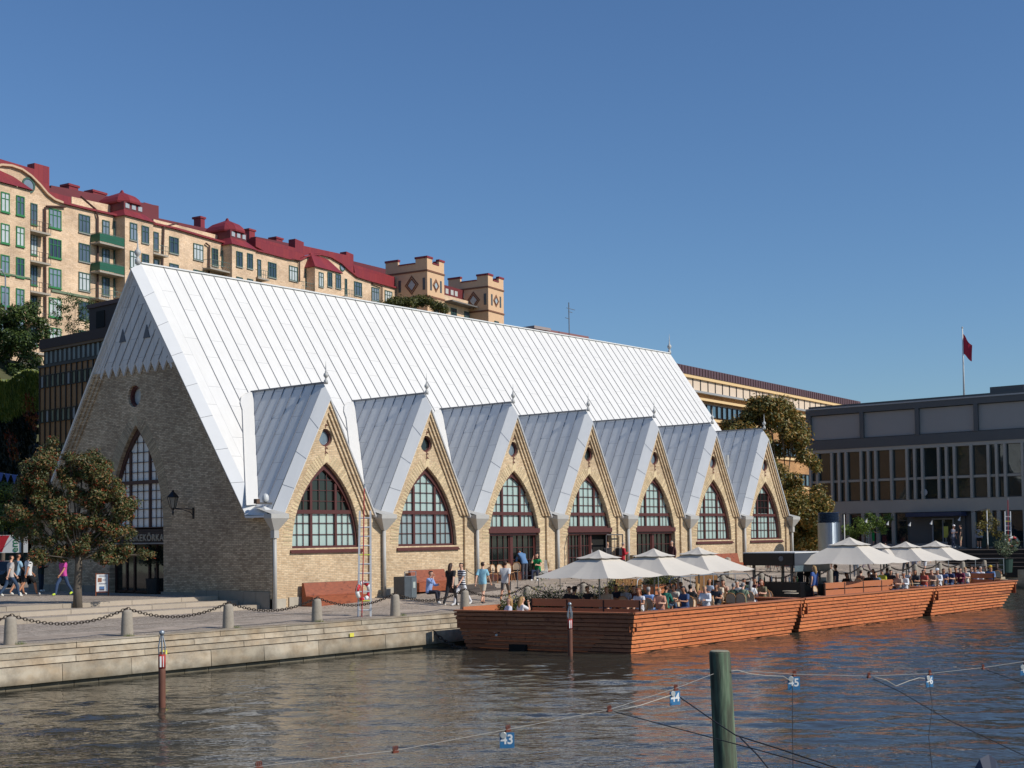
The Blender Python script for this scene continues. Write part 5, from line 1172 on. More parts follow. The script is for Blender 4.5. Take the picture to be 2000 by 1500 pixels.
# --- crenellated brick towers and the link between them
def ctower(xl, xc, xr, ytop, lab):
    t = thing('castle_tower', lab, 'tower', (0, 0, 0), 0, 'crenellated towers on the hill'); dd = 5.6
    a0, z = T(xc, ytop, dd); a1, _ = T(xr, ytop, dd)
    aw = a1-a0; m = MB(); fbox(m, fnA, a0, a1, -2, dd, ZB, z-1.6); m.build('shaft', M('tower_brick', 'd8b28c', .9, .12, 2), t)
    for (p0, p1, q0, q1) in ((a0, a1, dd-.4, dd), (a0, a0+.4, -2, dd-.4), (a1-.4, a1, -2, dd-.4)): m = MB(); fbox(m, fnA, p0, p1, q0, q1, z-1.6, z-.95); m.build('parapet', M('tower_brick', 'd8b28c'), t)
    def merlon(p0, p1, q0, q1):
        m = MB(); fbox(m, fnA, p0, p1, q0, q1, z-.95, z-.25); me_ = m.build('merlon', M('tower_brick', 'd8b28c'), t); m = MB(); fbox(m, fnA, p0-.1, p1+.1, q0-.1, q1+.1, z-.25, z+.05); m.build('cap', RRF, me_)
    merlon(a0, a0+aw*.3, dd-.4, dd); merlon(a1-aw*.3, a1, dd-.4, dd); merlon(a0, a0+.4, dd-2.1, dd-.4); merlon(a0, a0+.4, -2, .3); merlon(a1-.4, a1, dd-1.6, dd-.4)
    for (p0, p1, q0, q1) in ((a0+aw*.3+.1, a1-aw*.3-.1, dd-.5, dd+.1), (a0-.1, a0+.5, .4, dd-2.2)): m = MB(); fbox(m, fnA, p0, p1, q0, q1, z-.95, z-.78); m.build('coping', RRF, t)
    for zz in (z-2.25, z-6.1): m = MB(); fbox(m, fnA, a0-.1, a1+.1, -2, dd+.1, zz, zz+.25); m.build('string_course', M('tower_band', '7d5540', .9), t)
    # diamond windows with dark surrounds on both faces, small slits beside them
    ff = fnA; fs = (lambda a, b, d: fnA(a0-d, b, a))
    for g, c, w_, dz in ((ff, (a0+a1)/2, 1.5, dd), (fs, dd/2, 2.1, 0)):
        m = MB(); 
        for r0, r1, q in ((1.0, .82, .06), (.7, .55, .1)):
            o_ = [(c, z-4.1-w_*.7*r0), (c+w_*.6*r0, z-4.1), (c, z-4.1+w_*.7*r0), (c-w_*.6*r0, z-4.1)]; i_ = [(c, z-4.1-w_*.7*r1), (c+w_*.6*r1, z-4.1), (c, z-4.1+w_*.7*r1), (c-w_*.6*r1, z-4.1)]
            m.ring(o_, i_, g, dz, dz+q) 
        dm = m.build('diamond_window', M('tower_band', '7d5540'), t)
        m = MB(); m.add([g(c, z-4.1-w_*.4, dz+.04), g(c+w_*.34, z-4.1, dz+.04), g(c, z-4.1+w_*.4, dz+.04), g(c-w_*.34, z-4.1, dz+.04)], [(0, 1, 2, 3)]); m.build('pane', M('tower_pane', 'a9b4b4', .2), dm)
        for s_ in (-1, 1): 
            q = c+s_*(w_*.6+.45) if g is ff else c+s_*2.2
            m = MB(); fbox(m, g, q-.22, q+.22, dz, dz+.05, z-5.0, z-3.2); m.build('slit_window', M('slit_grey', '4c5455', .4), t)
        fwin(g, c-.65, c+.65, z-9.6, z-7.4, t, GRD, APG, 2, (.65,), dz+.07, .1)
    return t
ctower(770, 834, 867, 500, 'nearer crenellated brick tower with red caps on the hill'); ctower(894, 953, 983, 534, 'farther crenellated brick tower at the right end of the hill row')
lk = thing('link_building', 'lower brick link with red attic between the two crenellated towers', 'building'); a0, z = T(866, 575, 2); a1, _ = T(930, 590, 2)
m = MB(); fbox(m, fnA, a0-1, a1+3, -6, 2, ZB, z); m.build('wall', AB, lk); m = MB(); fbox(m, fnA, a0-1, a1+3, -6, 1, z, z+1.9); m.build('attic', RRD, lk)
for x in (870, 880, 888, 905): q, _ = T(x, 570, 1); m = MB(); fbox(m, fnA, q, q+.8, 1, 1.05, z+.6, z+1.4); m.build('attic_window', M('attic_pane', 'b9bcb8'), lk)
for x0, x1 in ((880, 891), (906, 920)): p0, _ = T(x0, 590, 2); p1, _ = T(x1, 590, 2); fwin(fnA, p0, p1, z-4.0, z-1.8, lk, GRD, APG, 2, (.65,), 2.07, .1)
m = MB(); fbox(m, fnA, a0, a1+2, 2, 3.6, z-4.6, z-4.4); m.build('balcony', BALS, lk); m = MB(); fbox(m, fnA, a0, a1+2, 2, 3.7, z-1.2, z-1.0); m.build('awning', M('awning_grey', '6e6a66', .7), lk)

# ================================================================== TREES
BARK = M('bark', '5f564b', .9, .35, 6, bump=.5, bscale=25, stretch=(1, 1, .4))
def leaves(m, c, rad, n, size, r_, mats=1, squash=1, drop=0):
    c = Vector(c)
    for _ in range(n):
        d = Vector((r_.gauss(0, 1), r_.gauss(0, 1), r_.gauss(0, 1))).normalized(); k_ = rad*(r_.random()**.4)*(1 if r_.random() < .8 else r_.uniform(1, 1.45))
        p = c+Vector((d.x*k_, d.y*k_, d.z*k_*squash)); s_ = size*r_.uniform(.6, 1.25)
        nrm_ = (d+Vector((r_.gauss(0, .7), r_.gauss(0, .7), r_.gauss(.5, .7)))).normalized(); e = nrm_.orthogonal().normalized(); a = r_.uniform(0, 6.28)
        e = e*cos(a)+nrm_.cross(e)*sin(a); f_ = nrm_.cross(e)
        m.mat(0 if mats == 1 or r_.random() < .93 else 1)
        m.add([p-e*s_, p+f_*s_*.42-nrm_*s_*.12, p+e*s_, p-f_*s_*.42-nrm_*s_*.12], [(0, 1, 2, 3)])
DENS = 2.0
def tree(name, base, D, clumps, trunk_r, n, size, lm, label, seed, cat='tree', group=None, squash=.85, stop=None, lean=0, berries=None, depth=1.0, limbs=True):
    r_ = random.Random(seed); t = thing(name, label, cat, base, 0, group); m = MB(); M_ = MB(); cs = []
    for (x, y, rp) in clumps:
        rad = rp*D/FPX; p = at(x, y, D=D+r_.uniform(-1, 1)*depth*rad*1.6)-Vector(base); cs.append((p, rad))
        leaves(m, p, rad, int(n*(rad**2)*9*DENS), size*.8, r_, 1, squash)
        if berries:
            for _ in range(int(rad*rad*60)):
                d = Vector((r_.gauss(0, 1), r_.gauss(0, 1), r_.gauss(0, .8))).normalized()*rad*r_.uniform(.7, 1.05); q = p+d
                for _ in range(5): o_ = q+Vector((r_.gauss(0, .035), r_.gauss(0, .035), r_.gauss(-.02, .025))); s_ = .022; M_.add([o_+Vector((s_, 0, 0)), o_+Vector((-s_, 0, 0)), o_+Vector((0, s_, 0)), o_+Vector((0, -s_, 0)), o_+Vector((0, 0, s_)), o_+Vector((0, 0, -s_))], [(0, 2, 4), (2, 1, 4), (1, 3, 4), (3, 0, 4), (2, 0, 5), (1, 2, 5), (3, 1, 5), (0, 3, 5)])
    m.build('crown', lm, t)
    if berries: M_.build('berry_clusters', berries, t)
    cz_ = sum(p.z for p, _ in cs)/len(cs); cx_ = sum((p for p, _ in cs), Vector())/len(cs); top = stop or max(1.0, cz_*.45)
    k_ = MB(); k_.tube([(0, 0, -.2), (.0, .02, top*.35), (.03+lean, -.02, top*.75), (.0+lean*1.4, 0, top)], [trunk_r*1.25, trunk_r, trunk_r*.9, trunk_r*.75], 10)
    if limbs:
        for p, rad in cs[::5]:
            q0 = Vector((lean*1.3, 0, top*r_.uniform(.8, 1))); md = q0.lerp(p, .5)+Vector((r_.gauss(0, .15), r_.gauss(0, .15), rad*.2)); k_.tube([q0, md, p+Vector((0, 0, rad*.3))], [trunk_r*.22, trunk_r*.13, trunk_r*.04], 5)
            for _ in range(3): d = Vector((r_.gauss(0, 1), r_.gauss(0, 1), r_.gauss(.4, .8))).normalized()*rad*.9; k_.tube([md, p+d*.4, p+d], [trunk_r*.09, trunk_r*.05, trunk_r*.02], 4)
    k_.build('trunk', BARK, t, smooth=True); return t
rowan_leaf = leaf_mat('rowan_leaf', '34421f', '5c6638', '8f6a44', .2); RB = M('rowan_berry', '9a4426', .45)
r_ = random.Random(11); cl = []
for _ in range(185):
    y = r_.uniform(888, 1092); j_ = r_.gauss(0, 7); xl = j_+interp(y, [(888, 62), (920, 38), (960, 24), (1020, 34), (1060, 52), (1090, 75)]); xr = j_+interp(y, [(888, 190), (920, 225), (950, 246), (1000, 256), (1040, 252), (1060, 268), (1090, 240)])
    cl.append((r_.uniform(xl, xr), y, r_.uniform(9, 20)))
cl += [(95, 880, 20), (104, 862, 12), (84, 898, 22), (55, 930, 15), (280, 1082, 13), (296, 1083, 9), (225, 1090, 16), (30, 985, 13), (18, 1010, 12), (195, 903, 14), (212, 905, 9)]
tree('rowan_tree', foot(152, 1187), 53.5, cl, .16, 170, .085, rowan_leaf, 'rowan tree with orange berries and spotted trunk before the hall entrance', 3, stop=2.2, berries=RB)
tree('street_tree', foot(5, 1130), 66, [(0, 1000, 26), (25, 1010, 24), (40, 1035, 20), (-15, 1020, 30), (5, 960, 24), (55, 1025, 18), (-20, 970, 26), (30, 960, 14)], .15, 90, .11, leaf_mat('street_leaf', '2e4218', '5a6e2a', '8a9440'), 'green street tree at the left edge behind the rowan', 5, stop=2.4)
ch_leaf = leaf_mat('chestnut_leaf', '525a2c', '857c40', 'b0823f', .25); cl = []
r_ = random.Random(21)
for _ in range(110):
    y = r_.uniform(785, 1060); hw = interp(y, [(785, 25), (830, 75), (880, 82), (930, 90), (985, 92), (1045, 45)]); cx = interp(y, [(785, 1505), (900, 1495), (930, 1510), (1045, 1560)]); cl.append((cx+r_.uniform(-1, 1)*hw*.9, y, r_.uniform(16, 27)))
cl += [(1500, 785, 13), (1468, 782, 10), (1540, 800, 12), (1590, 905, 16), (1596, 915, 10), (1418, 830, 14), (1585, 985, 14)]
cb = at(1530, 1092, D=104); tree('chestnut_tree', (cb.x, cb.y, gz(cb.x, cb.y)-.2), 104, cl, .3, 40, .2, ch_leaf, 'tall chestnut turning brown between the hall end and the grey building', 4, stop=4.0)
DG = leaf_mat('dark_green_leaf', '26371a', '475c28', '66753a'); cl = []; r_ = random.Random(8)
for _ in range(46): y = r_.uniform(600, 730); x = r_.uniform(-30, interp(y, [(600, 60), (640, 95), (700, 88), (730, 70)])); cl.append((x, y, r_.uniform(13, 24)))
b0 = at(20, 790, D=125); tree('hillside_tree', (b0.x, b0.y, min(b0.z, hillz(b0.x, b0.y))), 125, cl, .35, 22, .24, DG, 'dense dark green tree on the slope below the apartments', 9, stop=3)
cl = [(x+random.uniform(-6, 6), y+random.uniform(-6, 6), random.uniform(6, 12)) for x in range(108, 178, 11) for y in range(585, 650, 12)]
b0 = at(132, 668, D=122); tree('sparse_tree', (b0.x, b0.y, min(b0.z-1, hillz(b0.x, b0.y))), 122, cl, .12, 16, .14, DG, 'sparse half bare tree in front of the apartment windows', 10, stop=1.4)
cl = [(x, interp(x, [(745, 600), (780, 585), (830, 584), (875, 606)])+random.uniform(-2, 8), random.uniform(10, 16)) for x in range(748, 872, 7)]+[(868, 607, 7), (850, 600, 8)]
b0 = at(810, 640, D=176); tree('hilltop_tree', (b0.x, b0.y, hillz(b0.x, b0.y)), 176, cl, .2, 26, .22, leaf_mat('hill_leaf', '2d3a1c', '5a5c2a', '7d7a3a'), 'bushy tree showing above the hall ridge below the crenellated tower', 12, stop=8.5)
# creeper covered retaining wall on the hillside, partly red
cw = thing('creeper_wall', 'hillside wall covered with green and red creeper left of the brown office', 'creeper', (0, 0, 0)); m = MB(); r_ = random.Random(31)
p0, p1 = at(-40, 740, D=112), at(73, 740, D=106); zt2, zb2 = at(30, 735, D=108).z, 2
MB().add([(p0.x, p0.y+.6, zb2), (p1.x, p1.y+.6, zb2), (p1.x, p1.y+.6, zt2-.8), (p0.x, p0.y+.6, zt2-.8), (p0.x, p0.y+6, zt2-.5), (p1.x, p1.y+6, zt2-.5)], [(0, 1, 2, 3), (3, 2, 5, 4)]).build('retaining_wall', M('shade_toned_rock', '2a2b22', .9, .3), cw)  # rock coloured dark to paint the shade on the lower wall
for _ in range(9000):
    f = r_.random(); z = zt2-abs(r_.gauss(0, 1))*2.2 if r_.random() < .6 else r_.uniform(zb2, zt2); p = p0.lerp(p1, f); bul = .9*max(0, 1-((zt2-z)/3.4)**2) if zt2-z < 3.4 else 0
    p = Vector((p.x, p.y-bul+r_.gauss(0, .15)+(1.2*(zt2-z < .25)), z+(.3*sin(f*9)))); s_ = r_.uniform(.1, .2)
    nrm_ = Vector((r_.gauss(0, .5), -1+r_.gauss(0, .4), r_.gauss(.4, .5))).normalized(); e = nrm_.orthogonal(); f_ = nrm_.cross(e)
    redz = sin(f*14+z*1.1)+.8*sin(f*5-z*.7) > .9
    m.mat(1 if (redz and r_.random() < .6) else (2 if zt2-z > 3.3 else 0)); m.add([p-e*s_, p+f_*s_, p+e*s_, p-f_*s_], [(0, 1, 2, 3)])  # lower leaves take a near-black colour that paints shade
m.build('creeper_foliage', [leaf_mat('creeper_green', '4c5c22', '6f7c30', '8a8a3c'), leaf_mat('creeper_red', '6d3020', '8a4328', '9a6a34'), leaf_mat('creeper_painted_shade', '131a10', '1a2315', '20281a')], cw)
# small trees and tubs at the right
def at_g(x, y, z): return at(x, y, Z=z)
g1 = at(1690, 1075, D=112); tree('small_tree', (g1.x, g1.y, 1.6), 112, [(1690, 1030, 18), (1715, 1022, 16), (1700, 1010, 12), (1735, 1012, 12), (1678, 1020, 12), (1725, 1035, 11), (1670, 1042, 12), (1655, 1035, 14), (1662, 1055, 12)], .08, 50, .14, leaf_mat('small_green', '3a5420', '6a8434', '8fa04a'), 'small bright green tree before the grey building entrance', 14, stop=1.0)
g1 = at(1929, 1065, D=104); tree('birch_sapling', (g1.x, g1.y, 1.5), 104, [(1929, 1010, 12), (1920, 1025, 13), (1938, 1035, 14), (1945, 1020, 10), (1912, 1040, 9), (1950, 1045, 11), (1928, 1000, 8)], .06, 34, .12, leaf_mat('birch_leaf', '4a4a24', '7d7434', 'a08e44'), 'thin yellowing sapling beside the right hand hut', 15, stop=1.6)
g1 = at(1965, 1118, D=97); tree('potted_olive', (g1.x, g1.y, g1.z), 97, [(1965, 1060, 14), (1955, 1070, 12), (1978, 1068, 13), (1966, 1078, 12), (1948, 1062, 8), (1985, 1058, 8), (1964, 1048, 8)], .05, 60, .09, leaf_mat('olive_leaf', '4c5a40', '6f7d5c', '8d9878'), 'grey green olive tree in a dark green tub at the right edge', 16, stop=1.9)
t = tag(MB().lathe([(.42, 0), (.5, .95), (.54, 1.0), (.5, 1.0), (.46, .9)], (g1.x, g1.y, g1.z), 16).build('plant_tub', M('tub_green', '1f3a30', .6), smooth=False), 'dark green tub under the olive tree', 'plant pot')
g1 = at(302, 1159, Z=.49); tree('potted_laurel', (g1.x, g1.y, .49), (g1-C0).dot(fw), [(300, 1085, 20), (315, 1080, 14), (290, 1075, 14), (318, 1095, 12), (285, 1095, 13), (305, 1065, 12)], .04, 150, .07, leaf_mat('laurel', '17200f', '25331a'), 'dark laurel tree in a black tub beside the hall entrance', 17, stop=1.2)
tag(MB().lathe([(.36, 0), (.42, .7), (.38, .7), (.36, .6)], (g1.x, g1.y, .49), 16).build('plant_tub', M('tub_dark', '1c1d20', .6)), 'black tub under the laurel beside the entrance', 'plant pot')

# ================================================================== PEOPLE
def skin_mesh(J, E, R):
    me = bpy.data.meshes.new('p'); names = list(J); idx = {n_: i for i, n_ in enumerate(names)}
    me.from_pydata([J[n_] for n_ in names], [(idx[a], idx[b]) for a, b in E], [])
    o = bpy.data.objects.new('p', me); COL.objects.link(o); o.modifiers.new('s', 'SKIN'); 
    if not me.skin_vertices: me.skin_vertices.new()
    for n_, i in idx.items():
        r_ = R[n_]; sv = me.skin_vertices[0].data[i]; sv.radius = r_ if isinstance(r_, tuple) else (r_, r_); sv.use_root = (n_ == 'pelvis')
    sb = o.modifiers.new('b', 'SUBSURF'); sb.levels = 2; sb.render_levels = 2
    bpy.context.view_layer.update(); out = bpy.data.meshes.new_from_object(o.evaluated_get(bpy.context.evaluated_depsgraph_get()))
    bpy.data.objects.remove(o); return out
RAD = dict(pelvis=(.155, .105), waist=(.135, .1), chest=(.165, .11), neck0=(.07, .07), neck=(.052, .055), head0=(.068, .082), head1=(.086, .103), head2=(.083, .098), crown=(.05, .056))
for s_ in 'LR': RAD.update({'sh'+s_: .062, 'el'+s_: .043, 'wr'+s_: .029, 'ha'+s_: (.036, .022), 'hip'+s_: .088, 'kn'+s_: .06, 'an'+s_: .04, 'he'+s_: .038, 'to'+s_: .032, 'th'+s_: .078, 'ca'+s_: .056, 'fo'+s_: .038})
EDG = [('pelvis', 'waist'), ('waist', 'chest'), ('chest', 'neck0'), ('neck0', 'neck'), ('neck', 'head0'), ('head0', 'head1'), ('head1', 'head2'), ('head2', 'crown')]
for s_ in 'LR': EDG += [('chest', 'sh'+s_), ('sh'+s_, 'el'+s_), ('el'+s_, 'fo'+s_), ('fo'+s_, 'wr'+s_), ('wr'+s_, 'ha'+s_), ('pelvis', 'hip'+s_), ('hip'+s_, 'th'+s_), ('th'+s_, 'kn'+s_), ('kn'+s_, 'ca'+s_), ('ca'+s_, 'an'+s_), ('an'+s_, 'to'+s_)]
def pose(kind):         # local: x to the figure's left, y forward, z up; standing height about 1.76
    V3 = Vector; J = {}
    sit = kind.startswith('sit'); hz = .55 if sit else .93
    tl = {'stand': .0, 'walk': .04, 'walkb': .04, 'bend': .75, 'sit': .06, 'sitlean': .3, 'sitback': -.15, 'carry': .03, 'phone': .02, 'arm': .0, 'sitface': .12}.get(kind, 0)
    def sp(h_, y=0, x=0): return V3((x, y+sin(tl)*h_, hz+cos(tl)*h_))
    J['pelvis'] = V3((0, 0, hz)); J['waist'] = sp(.2); J['chest'] = sp(.43); J['neck0'] = sp(.55)
    hd = tl+(.25 if kind in ('phone', 'sit', 'bend') else 0); nb = J['neck0']
    def hp(h_, y=0): return nb+V3((0, sin(hd)*h_+y*cos(hd), cos(hd)*h_-y*sin(hd)))
    J['neck'] = hp(.08); J['head0'] = hp(.145, .025); J['head1'] = hp(.205, .02); J['head2'] = hp(.265, .0); J['crown'] = hp(.305, -.01)
    for s_, q in (('L', 1), ('R', -1)):
        sh = sp(.49, 0, q*.175); J['sh'+s_] = sh; sw = {'walk': .28*q, 'walkb': -.28*q, 'carry': .15*q}.get(kind, .04)
        if kind in ('stand', 'walk', 'walkb', 'carry') or (kind == 'arm' and q < 0): el = sh+V3((q*.05, -.02-sw*.5, -.27)); wr = el+V3((q*.005, .07-sw*.5, -.24))
        elif kind == 'arm': el = sh+V3((q*.2, .12, -.1)); wr = el+V3((q*.12, .18, -.02))
        elif kind == 'phone': el = sh+V3((q*.04, .02, -.27)); wr = el+V3((-q*.08, .21, .06))
        elif kind == 'bend': el = sh+V3((q*.05, .08, -.26)); wr = el+V3((-q*.05, .14, -.2))
        elif kind == 'sitface' and q > 0: el = sh+V3((q*.06, .22, -.13)); wr = el+V3((-q*.1, .02, .22))
        else: el = sh+V3((q*.06, .1, -.25)); wr = el+V3((-q*.1, .22, .03))
        J['el'+s_] = el; J['wr'+s_] = wr; J['fo'+s_] = el.lerp(wr, .4); J['ha'+s_] = wr+(wr-el).normalized()*.085
        hx = q*.095
        J['hip'+s_] = V3((hx, .0, hz-.05))
        if sit: kn = V3((hx*1.4, .43, hz-.03)); an = V3((hx*1.3, .40+(.08 if q > 0 else -.05), .085))
        else:
            st_ = {'walk': q*.34, 'walkb': -q*.34, 'carry': q*.25, 'arm': 0, 'stand': 0}.get(kind, 0)
            kn = V3((hx, st_*.5+(.07 if st_ > 0 else .0)+(.02), .5)); an = V3((hx*1.02, st_*1.0-(.06 if st_ < 0 else 0), .085+(.07 if st_ < -.1 else 0)))
        J['kn'+s_] = kn; J['an'+s_] = an; J['th'+s_] = J['hip'+s_].lerp(kn, .45); J['ca'+s_] = kn.lerp(an, .35); J['to'+s_] = an+V3((q*.015, .15, -.045-(.05 if (not sit and an.z > .1) else 0)))
    return J
REG = {}
def region(J):
    segs = []
    for a, b in EDG:
        s_ = a+b; r_ = 'head' if 'head' in b or b in ('crown', 'neck') else 'torso' if b in ('waist', 'chest', 'neck0') or b.startswith('sh') else 'upper' if b.startswith('el') else 'fore' if b.startswith(('fo', 'wr')) else 'hand' if b.startswith('ha') else 'hips' if b.startswith('hip') else 'thigh' if b.startswith(('th', 'kn')) else 'shin' if b.startswith(('ca', 'an')) else 'foot'
        segs.append((J[a], J[b], r_, max(RAD[a]) if isinstance(RAD[a], tuple) else RAD[a]))
    return segs
PROT = {}
def proto(kind, sleeve, leg, hair):
    key = (kind, sleeve, leg, hair)
    if key in PROT: return PROT[key]
    if kind not in REG: J = pose(kind); REG[kind] = (J, skin_mesh(J, EDG, RAD), region(J))
    J, me, segs = REG[kind]; me.calc_loop_triangles() if 0 else None
    verts = [v.co.copy() for v in me.vertices]; nor = [v.normal.copy() for v in me.vertices]; faces = [tuple(p.vertices) for p in me.polygons]
    def reg(c):
        best, br, bt = 9, '', 0
        for a, b, r_, rr in segs:
            ab = b-a; t_ = max(0, min(1, (c-a).dot(ab)/ab.length_squared)); d = (c-a-ab*t_).length/rr
            if d < best: best, br, bt = d, r_, t_
        return br, bt, 
    fr = []
    hc = J['head1']; fwd = (J['head1']-J['head0']).cross(Vector((1, 0, 0))); fwd = Vector((0, 1, 0)) if fwd.length < 1e-4 else -fwd.normalized()
    if fwd.y < 0: fwd = -fwd
    upd = (J['crown']-J['head0']).normalized()
    for f in faces: c = sum((verts[i] for i in f), Vector())/len(f); fr.append((reg(c), c))
    def shell(test, off, thick=True):
        fs = [f for f, q in zip(faces, fr) if test(q)]; ids = {}; vs2 = []
        for f in fs:
            for i in f:
                if i not in ids: ids[i] = len(vs2); vs2.append(verts[i]+nor[i]*off)
        m = bpy.data.meshes.new('cl'); m.from_pydata(vs2, [], [tuple(ids[i] for i in f) for f in fs]); m.polygons.foreach_set('use_smooth', [True]*len(fs)); m.materials.append(None); return m
    kneez = lambda q: q[1].z
    top = lambda q: q[0][0] in ('torso', 'upper') or (sleeve == 'long' and q[0][0] == 'fore') and True
    if sleeve == 'short': top = lambda q: q[0][0] == 'torso' or (q[0][0] == 'upper' and q[0][1] < .72)
    if sleeve == 'none': top = lambda q: q[0][0] == 'torso'
    bot = lambda q: q[0][0] in ('hips', 'thigh', 'shin') or (q[0][0] == 'torso' and q[1].z < J['pelvis'].z+.06)
    if leg == 'short':
        def bot(q):
            if q[0][0] in ('hips',): return True
            if q[0][0] == 'thigh':
                return min((q[1]-J['knL']).length, (q[1]-J['knR']).length) > .09
            return q[0][0] == 'torso' and q[1].z < J['pelvis'].z+.06
    nk = J['neck0']; upn = (J['neck']-J['neck0']).normalized(); t0 = top
    top = lambda q: (t0(q) and (q[1]-nk).dot(upn) < -.005) or (q[0][0] == 'hips' and q[1].z > J['pelvis'].z-.075)
    parts = {'top': shell(top, .02), 'trousers': shell(bot, .013), 'shoe': shell(lambda q: q[0][0] == 'foot' and q[1].x > 0, .012), 'shoe2': shell(lambda q: q[0][0] == 'foot' and q[1].x <= 0, .012)}
    lim = {'short': -.035, 'bald': 9, 'long': -.02}[hair]
    parts['hair'] = shell(lambda q: q[0][0] == 'head' and (q[1]-hc).dot(upd) > -.05 and ((q[1]-hc).dot(fwd) < lim+.0 or (q[1]-hc).dot(upd) > .055), .012) if hair != 'bald' else None
    if hair == 'long':     # hair falling to the shoulders, one tapered mass behind the head
        b_ = MB(); h1 = J['head2']-fwd*.03; pts_ = [h1+upd*.02, J['head1']-fwd*.065, J['head0']-fwd*.075, J['neck']-fwd*.075, J['neck0']-fwd*.09-upd*.02, J['neck0']-fwd*.1-upd*.12]
        b_.tube(pts_, [.06, .085, .088, .08, .065, .03], 10); o_ = len(parts['hair'].vertices); bm = parts['hair']
        vs2 = [v.co[:] for v in bm.vertices]+b_.v; fs2 = [tuple(p.vertices) for p in bm.polygons]+[tuple(i+o_ for i in f) for f in b_.f]
        m = bpy.data.meshes.new('hair'); m.from_pydata(vs2, [], fs2); m.polygons.foreach_set('use_smooth', [True]*len(fs2)); m.materials.append(None); parts['hair'] = m
    # body: skin surface plus nose, ears, eyes, mouth and five fingers grown from each palm
    b_ = MB(); b_.v = [tuple(v) for v in verts]; b_.f = list(faces); b_.mi = [0]*len(faces)
    hx = Vector((1, 0, 0)); F = hc+fwd*.096
    b_.add([F+upd*.02-hx*.008, F+upd*.02+hx*.008, F-upd*.03+hx*.018, F-upd*.03-hx*.018, F-upd*.028+fwd*.028], [(0, 1, 4), (1, 2, 4), (2, 3, 4), (3, 0, 4)])
    for q in (-1, 1):
        e = hc+hx*q*.086-fwd*.005; b_.add([e+upd*.03, e+fwd*.02, e-upd*.03, e-fwd*.02+hx*q*.012+upd*.015], [(0, 1, 3), (1, 2, 3), (0, 3, 2)])
        b_.mat(1); e = hc+hx*q*.033+fwd*.09+upd*.018; b_.add([e-hx*.014, e+upd*.008+fwd*.002, e+hx*.014, e-upd*.008+fwd*.002], [(0, 1, 2, 3)]); b_.mat(0)
    b_.mat(2); e = hc+fwd*.094-upd*.052; b_.add([e-hx*.022, e+upd*.006+fwd*.003, e+hx*.022, e-upd*.006+fwd*.003], [(0, 1, 2, 3)]); b_.mat(0)
    for s_, q in (('L', 1), ('R', -1)):
        w_, h_ = J['wr'+s_], J['ha'+s_]; d = (h_-w_).normalized(); sd2 = d.cross(Vector((q, 0, 0))); sd2 = sd2.normalized() if sd2.length > .1 else Vector((0, 1, 0)); pl = sd2.cross(d)
        for k_, L in enumerate((.06, .072, .066, .05)):
            p = h_+sd2*(k_-1.5)*.019+d*.012; b_.tube([p, p+d*L*.5+pl*.006*q, p+d*L*.9+pl*.022*q], [.0095, .0085, .006], 5)
        p = w_+d*.04+sd2*.032; b_.tube([p, p+d*.03+sd2*.02, p+d*.055+sd2*.022], [.011, .009, .006], 5)
    bm = bpy.data.meshes.new('body'); bm.from_pydata(b_.v, [], b_.f); bm.polygons.foreach_set('use_smooth', [True]*len(b_.f)); bm.materials.append(None); bm.materials.append(M('eye_dark', '1d1714', .3)); bm.materials.append(M('lip', '8f4d42', .6)); bm.polygons.foreach_set('material_index', b_.mi)
    PROT[key] = (bm, parts); return PROT[key]
SKINS = [M('skin_fair', 'd9a78a', .55, .06), M('skin_tan', 'b98262', .55, .06), M('skin_brown', '8a5a3f', .55, .06)]
SEAT = .5
HAIRC = {'brown': '3a2418', 'dark': '16110e', 'blond': 'a98554', 'grey': '9a958e', 'red': '7a3c1e'}
def cloth(c): return M('cloth_'+c, c, .85, .12, 9, bump=.15, bscale=30)
def person(p, ang, kind, label, top, bot, sleeve='short', leg='long', hair='short', hc='brown', sk=0, shoe='d8d6d0', scale=1.04, z=None, group=None, hat=None, bag=None):
    # ang: heading in degrees, 0 = +X (along the wall, away), 90 = +Y (towards the hall)
    bm, parts = proto(kind, sleeve, leg, hair); o = bpy.data.objects.new('person', bm); COL.objects.link(o); o.scale = (scale,)*3
    o.location = (p.x, p.y, p.z if z is None else z); o.rotation_euler = (0, 0, radians(ang-90)); o.material_slots[0].link = 'OBJECT'; o.material_slots[0].material = SKINS[sk]
    for nm, c in (('top', top), ('trousers', bot), ('shoe', shoe), ('shoe2', shoe), ('hair', None)):
        me = parts.get(nm)
        if me is None: continue
        q = bpy.data.objects.new({'top': 'shirt', 'shoe2': 'shoe'}.get(nm, nm), me); COL.objects.link(q); q.parent = o; q.material_slots[0].link = 'OBJECT'
        q.material_slots[0].material = M('hair_'+hc, HAIRC[hc], .6, .2, 20) if nm == 'hair' else (c if not isinstance(c, str) else cloth(c))
    J = REG[kind][0]
    if hat: h1 = J['head2']; b_ = MB(); b_.lathe([(.108, -.01), (.11, .03), (.095, .08), (.035, .11), (.001, .11)], h1, 14); b_.add([h1+Vector(v_) for v_ in ((-.08, .05, 0), (.08, .05, 0), (.06, .17, -.012), (-.06, .17, -.012))], [(0, 1, 2, 3)]); q = b_.build('cap', cloth(hat), o, smooth=True)
    if bag == 'backpack': b_ = MB(); c = J['chest']; b_.box(-.15, .15, c.y-.32, c.y-.12, c.z-.28, c.z+.12); bg_ = b_.build('backpack', cloth('24242a'), None); bg_.matrix_world = o.matrix_basis.copy(); bg_.location = o.location; bg_.rotation_euler = o.rotation_euler; bg_.scale = o.scale; tag(bg_, 'black backpack worn by the %s' % ' '.join(label.split(',')[0].split()[:8]), 'backpack')
    return tag(o, label, 'person', group)
STRIPE = None
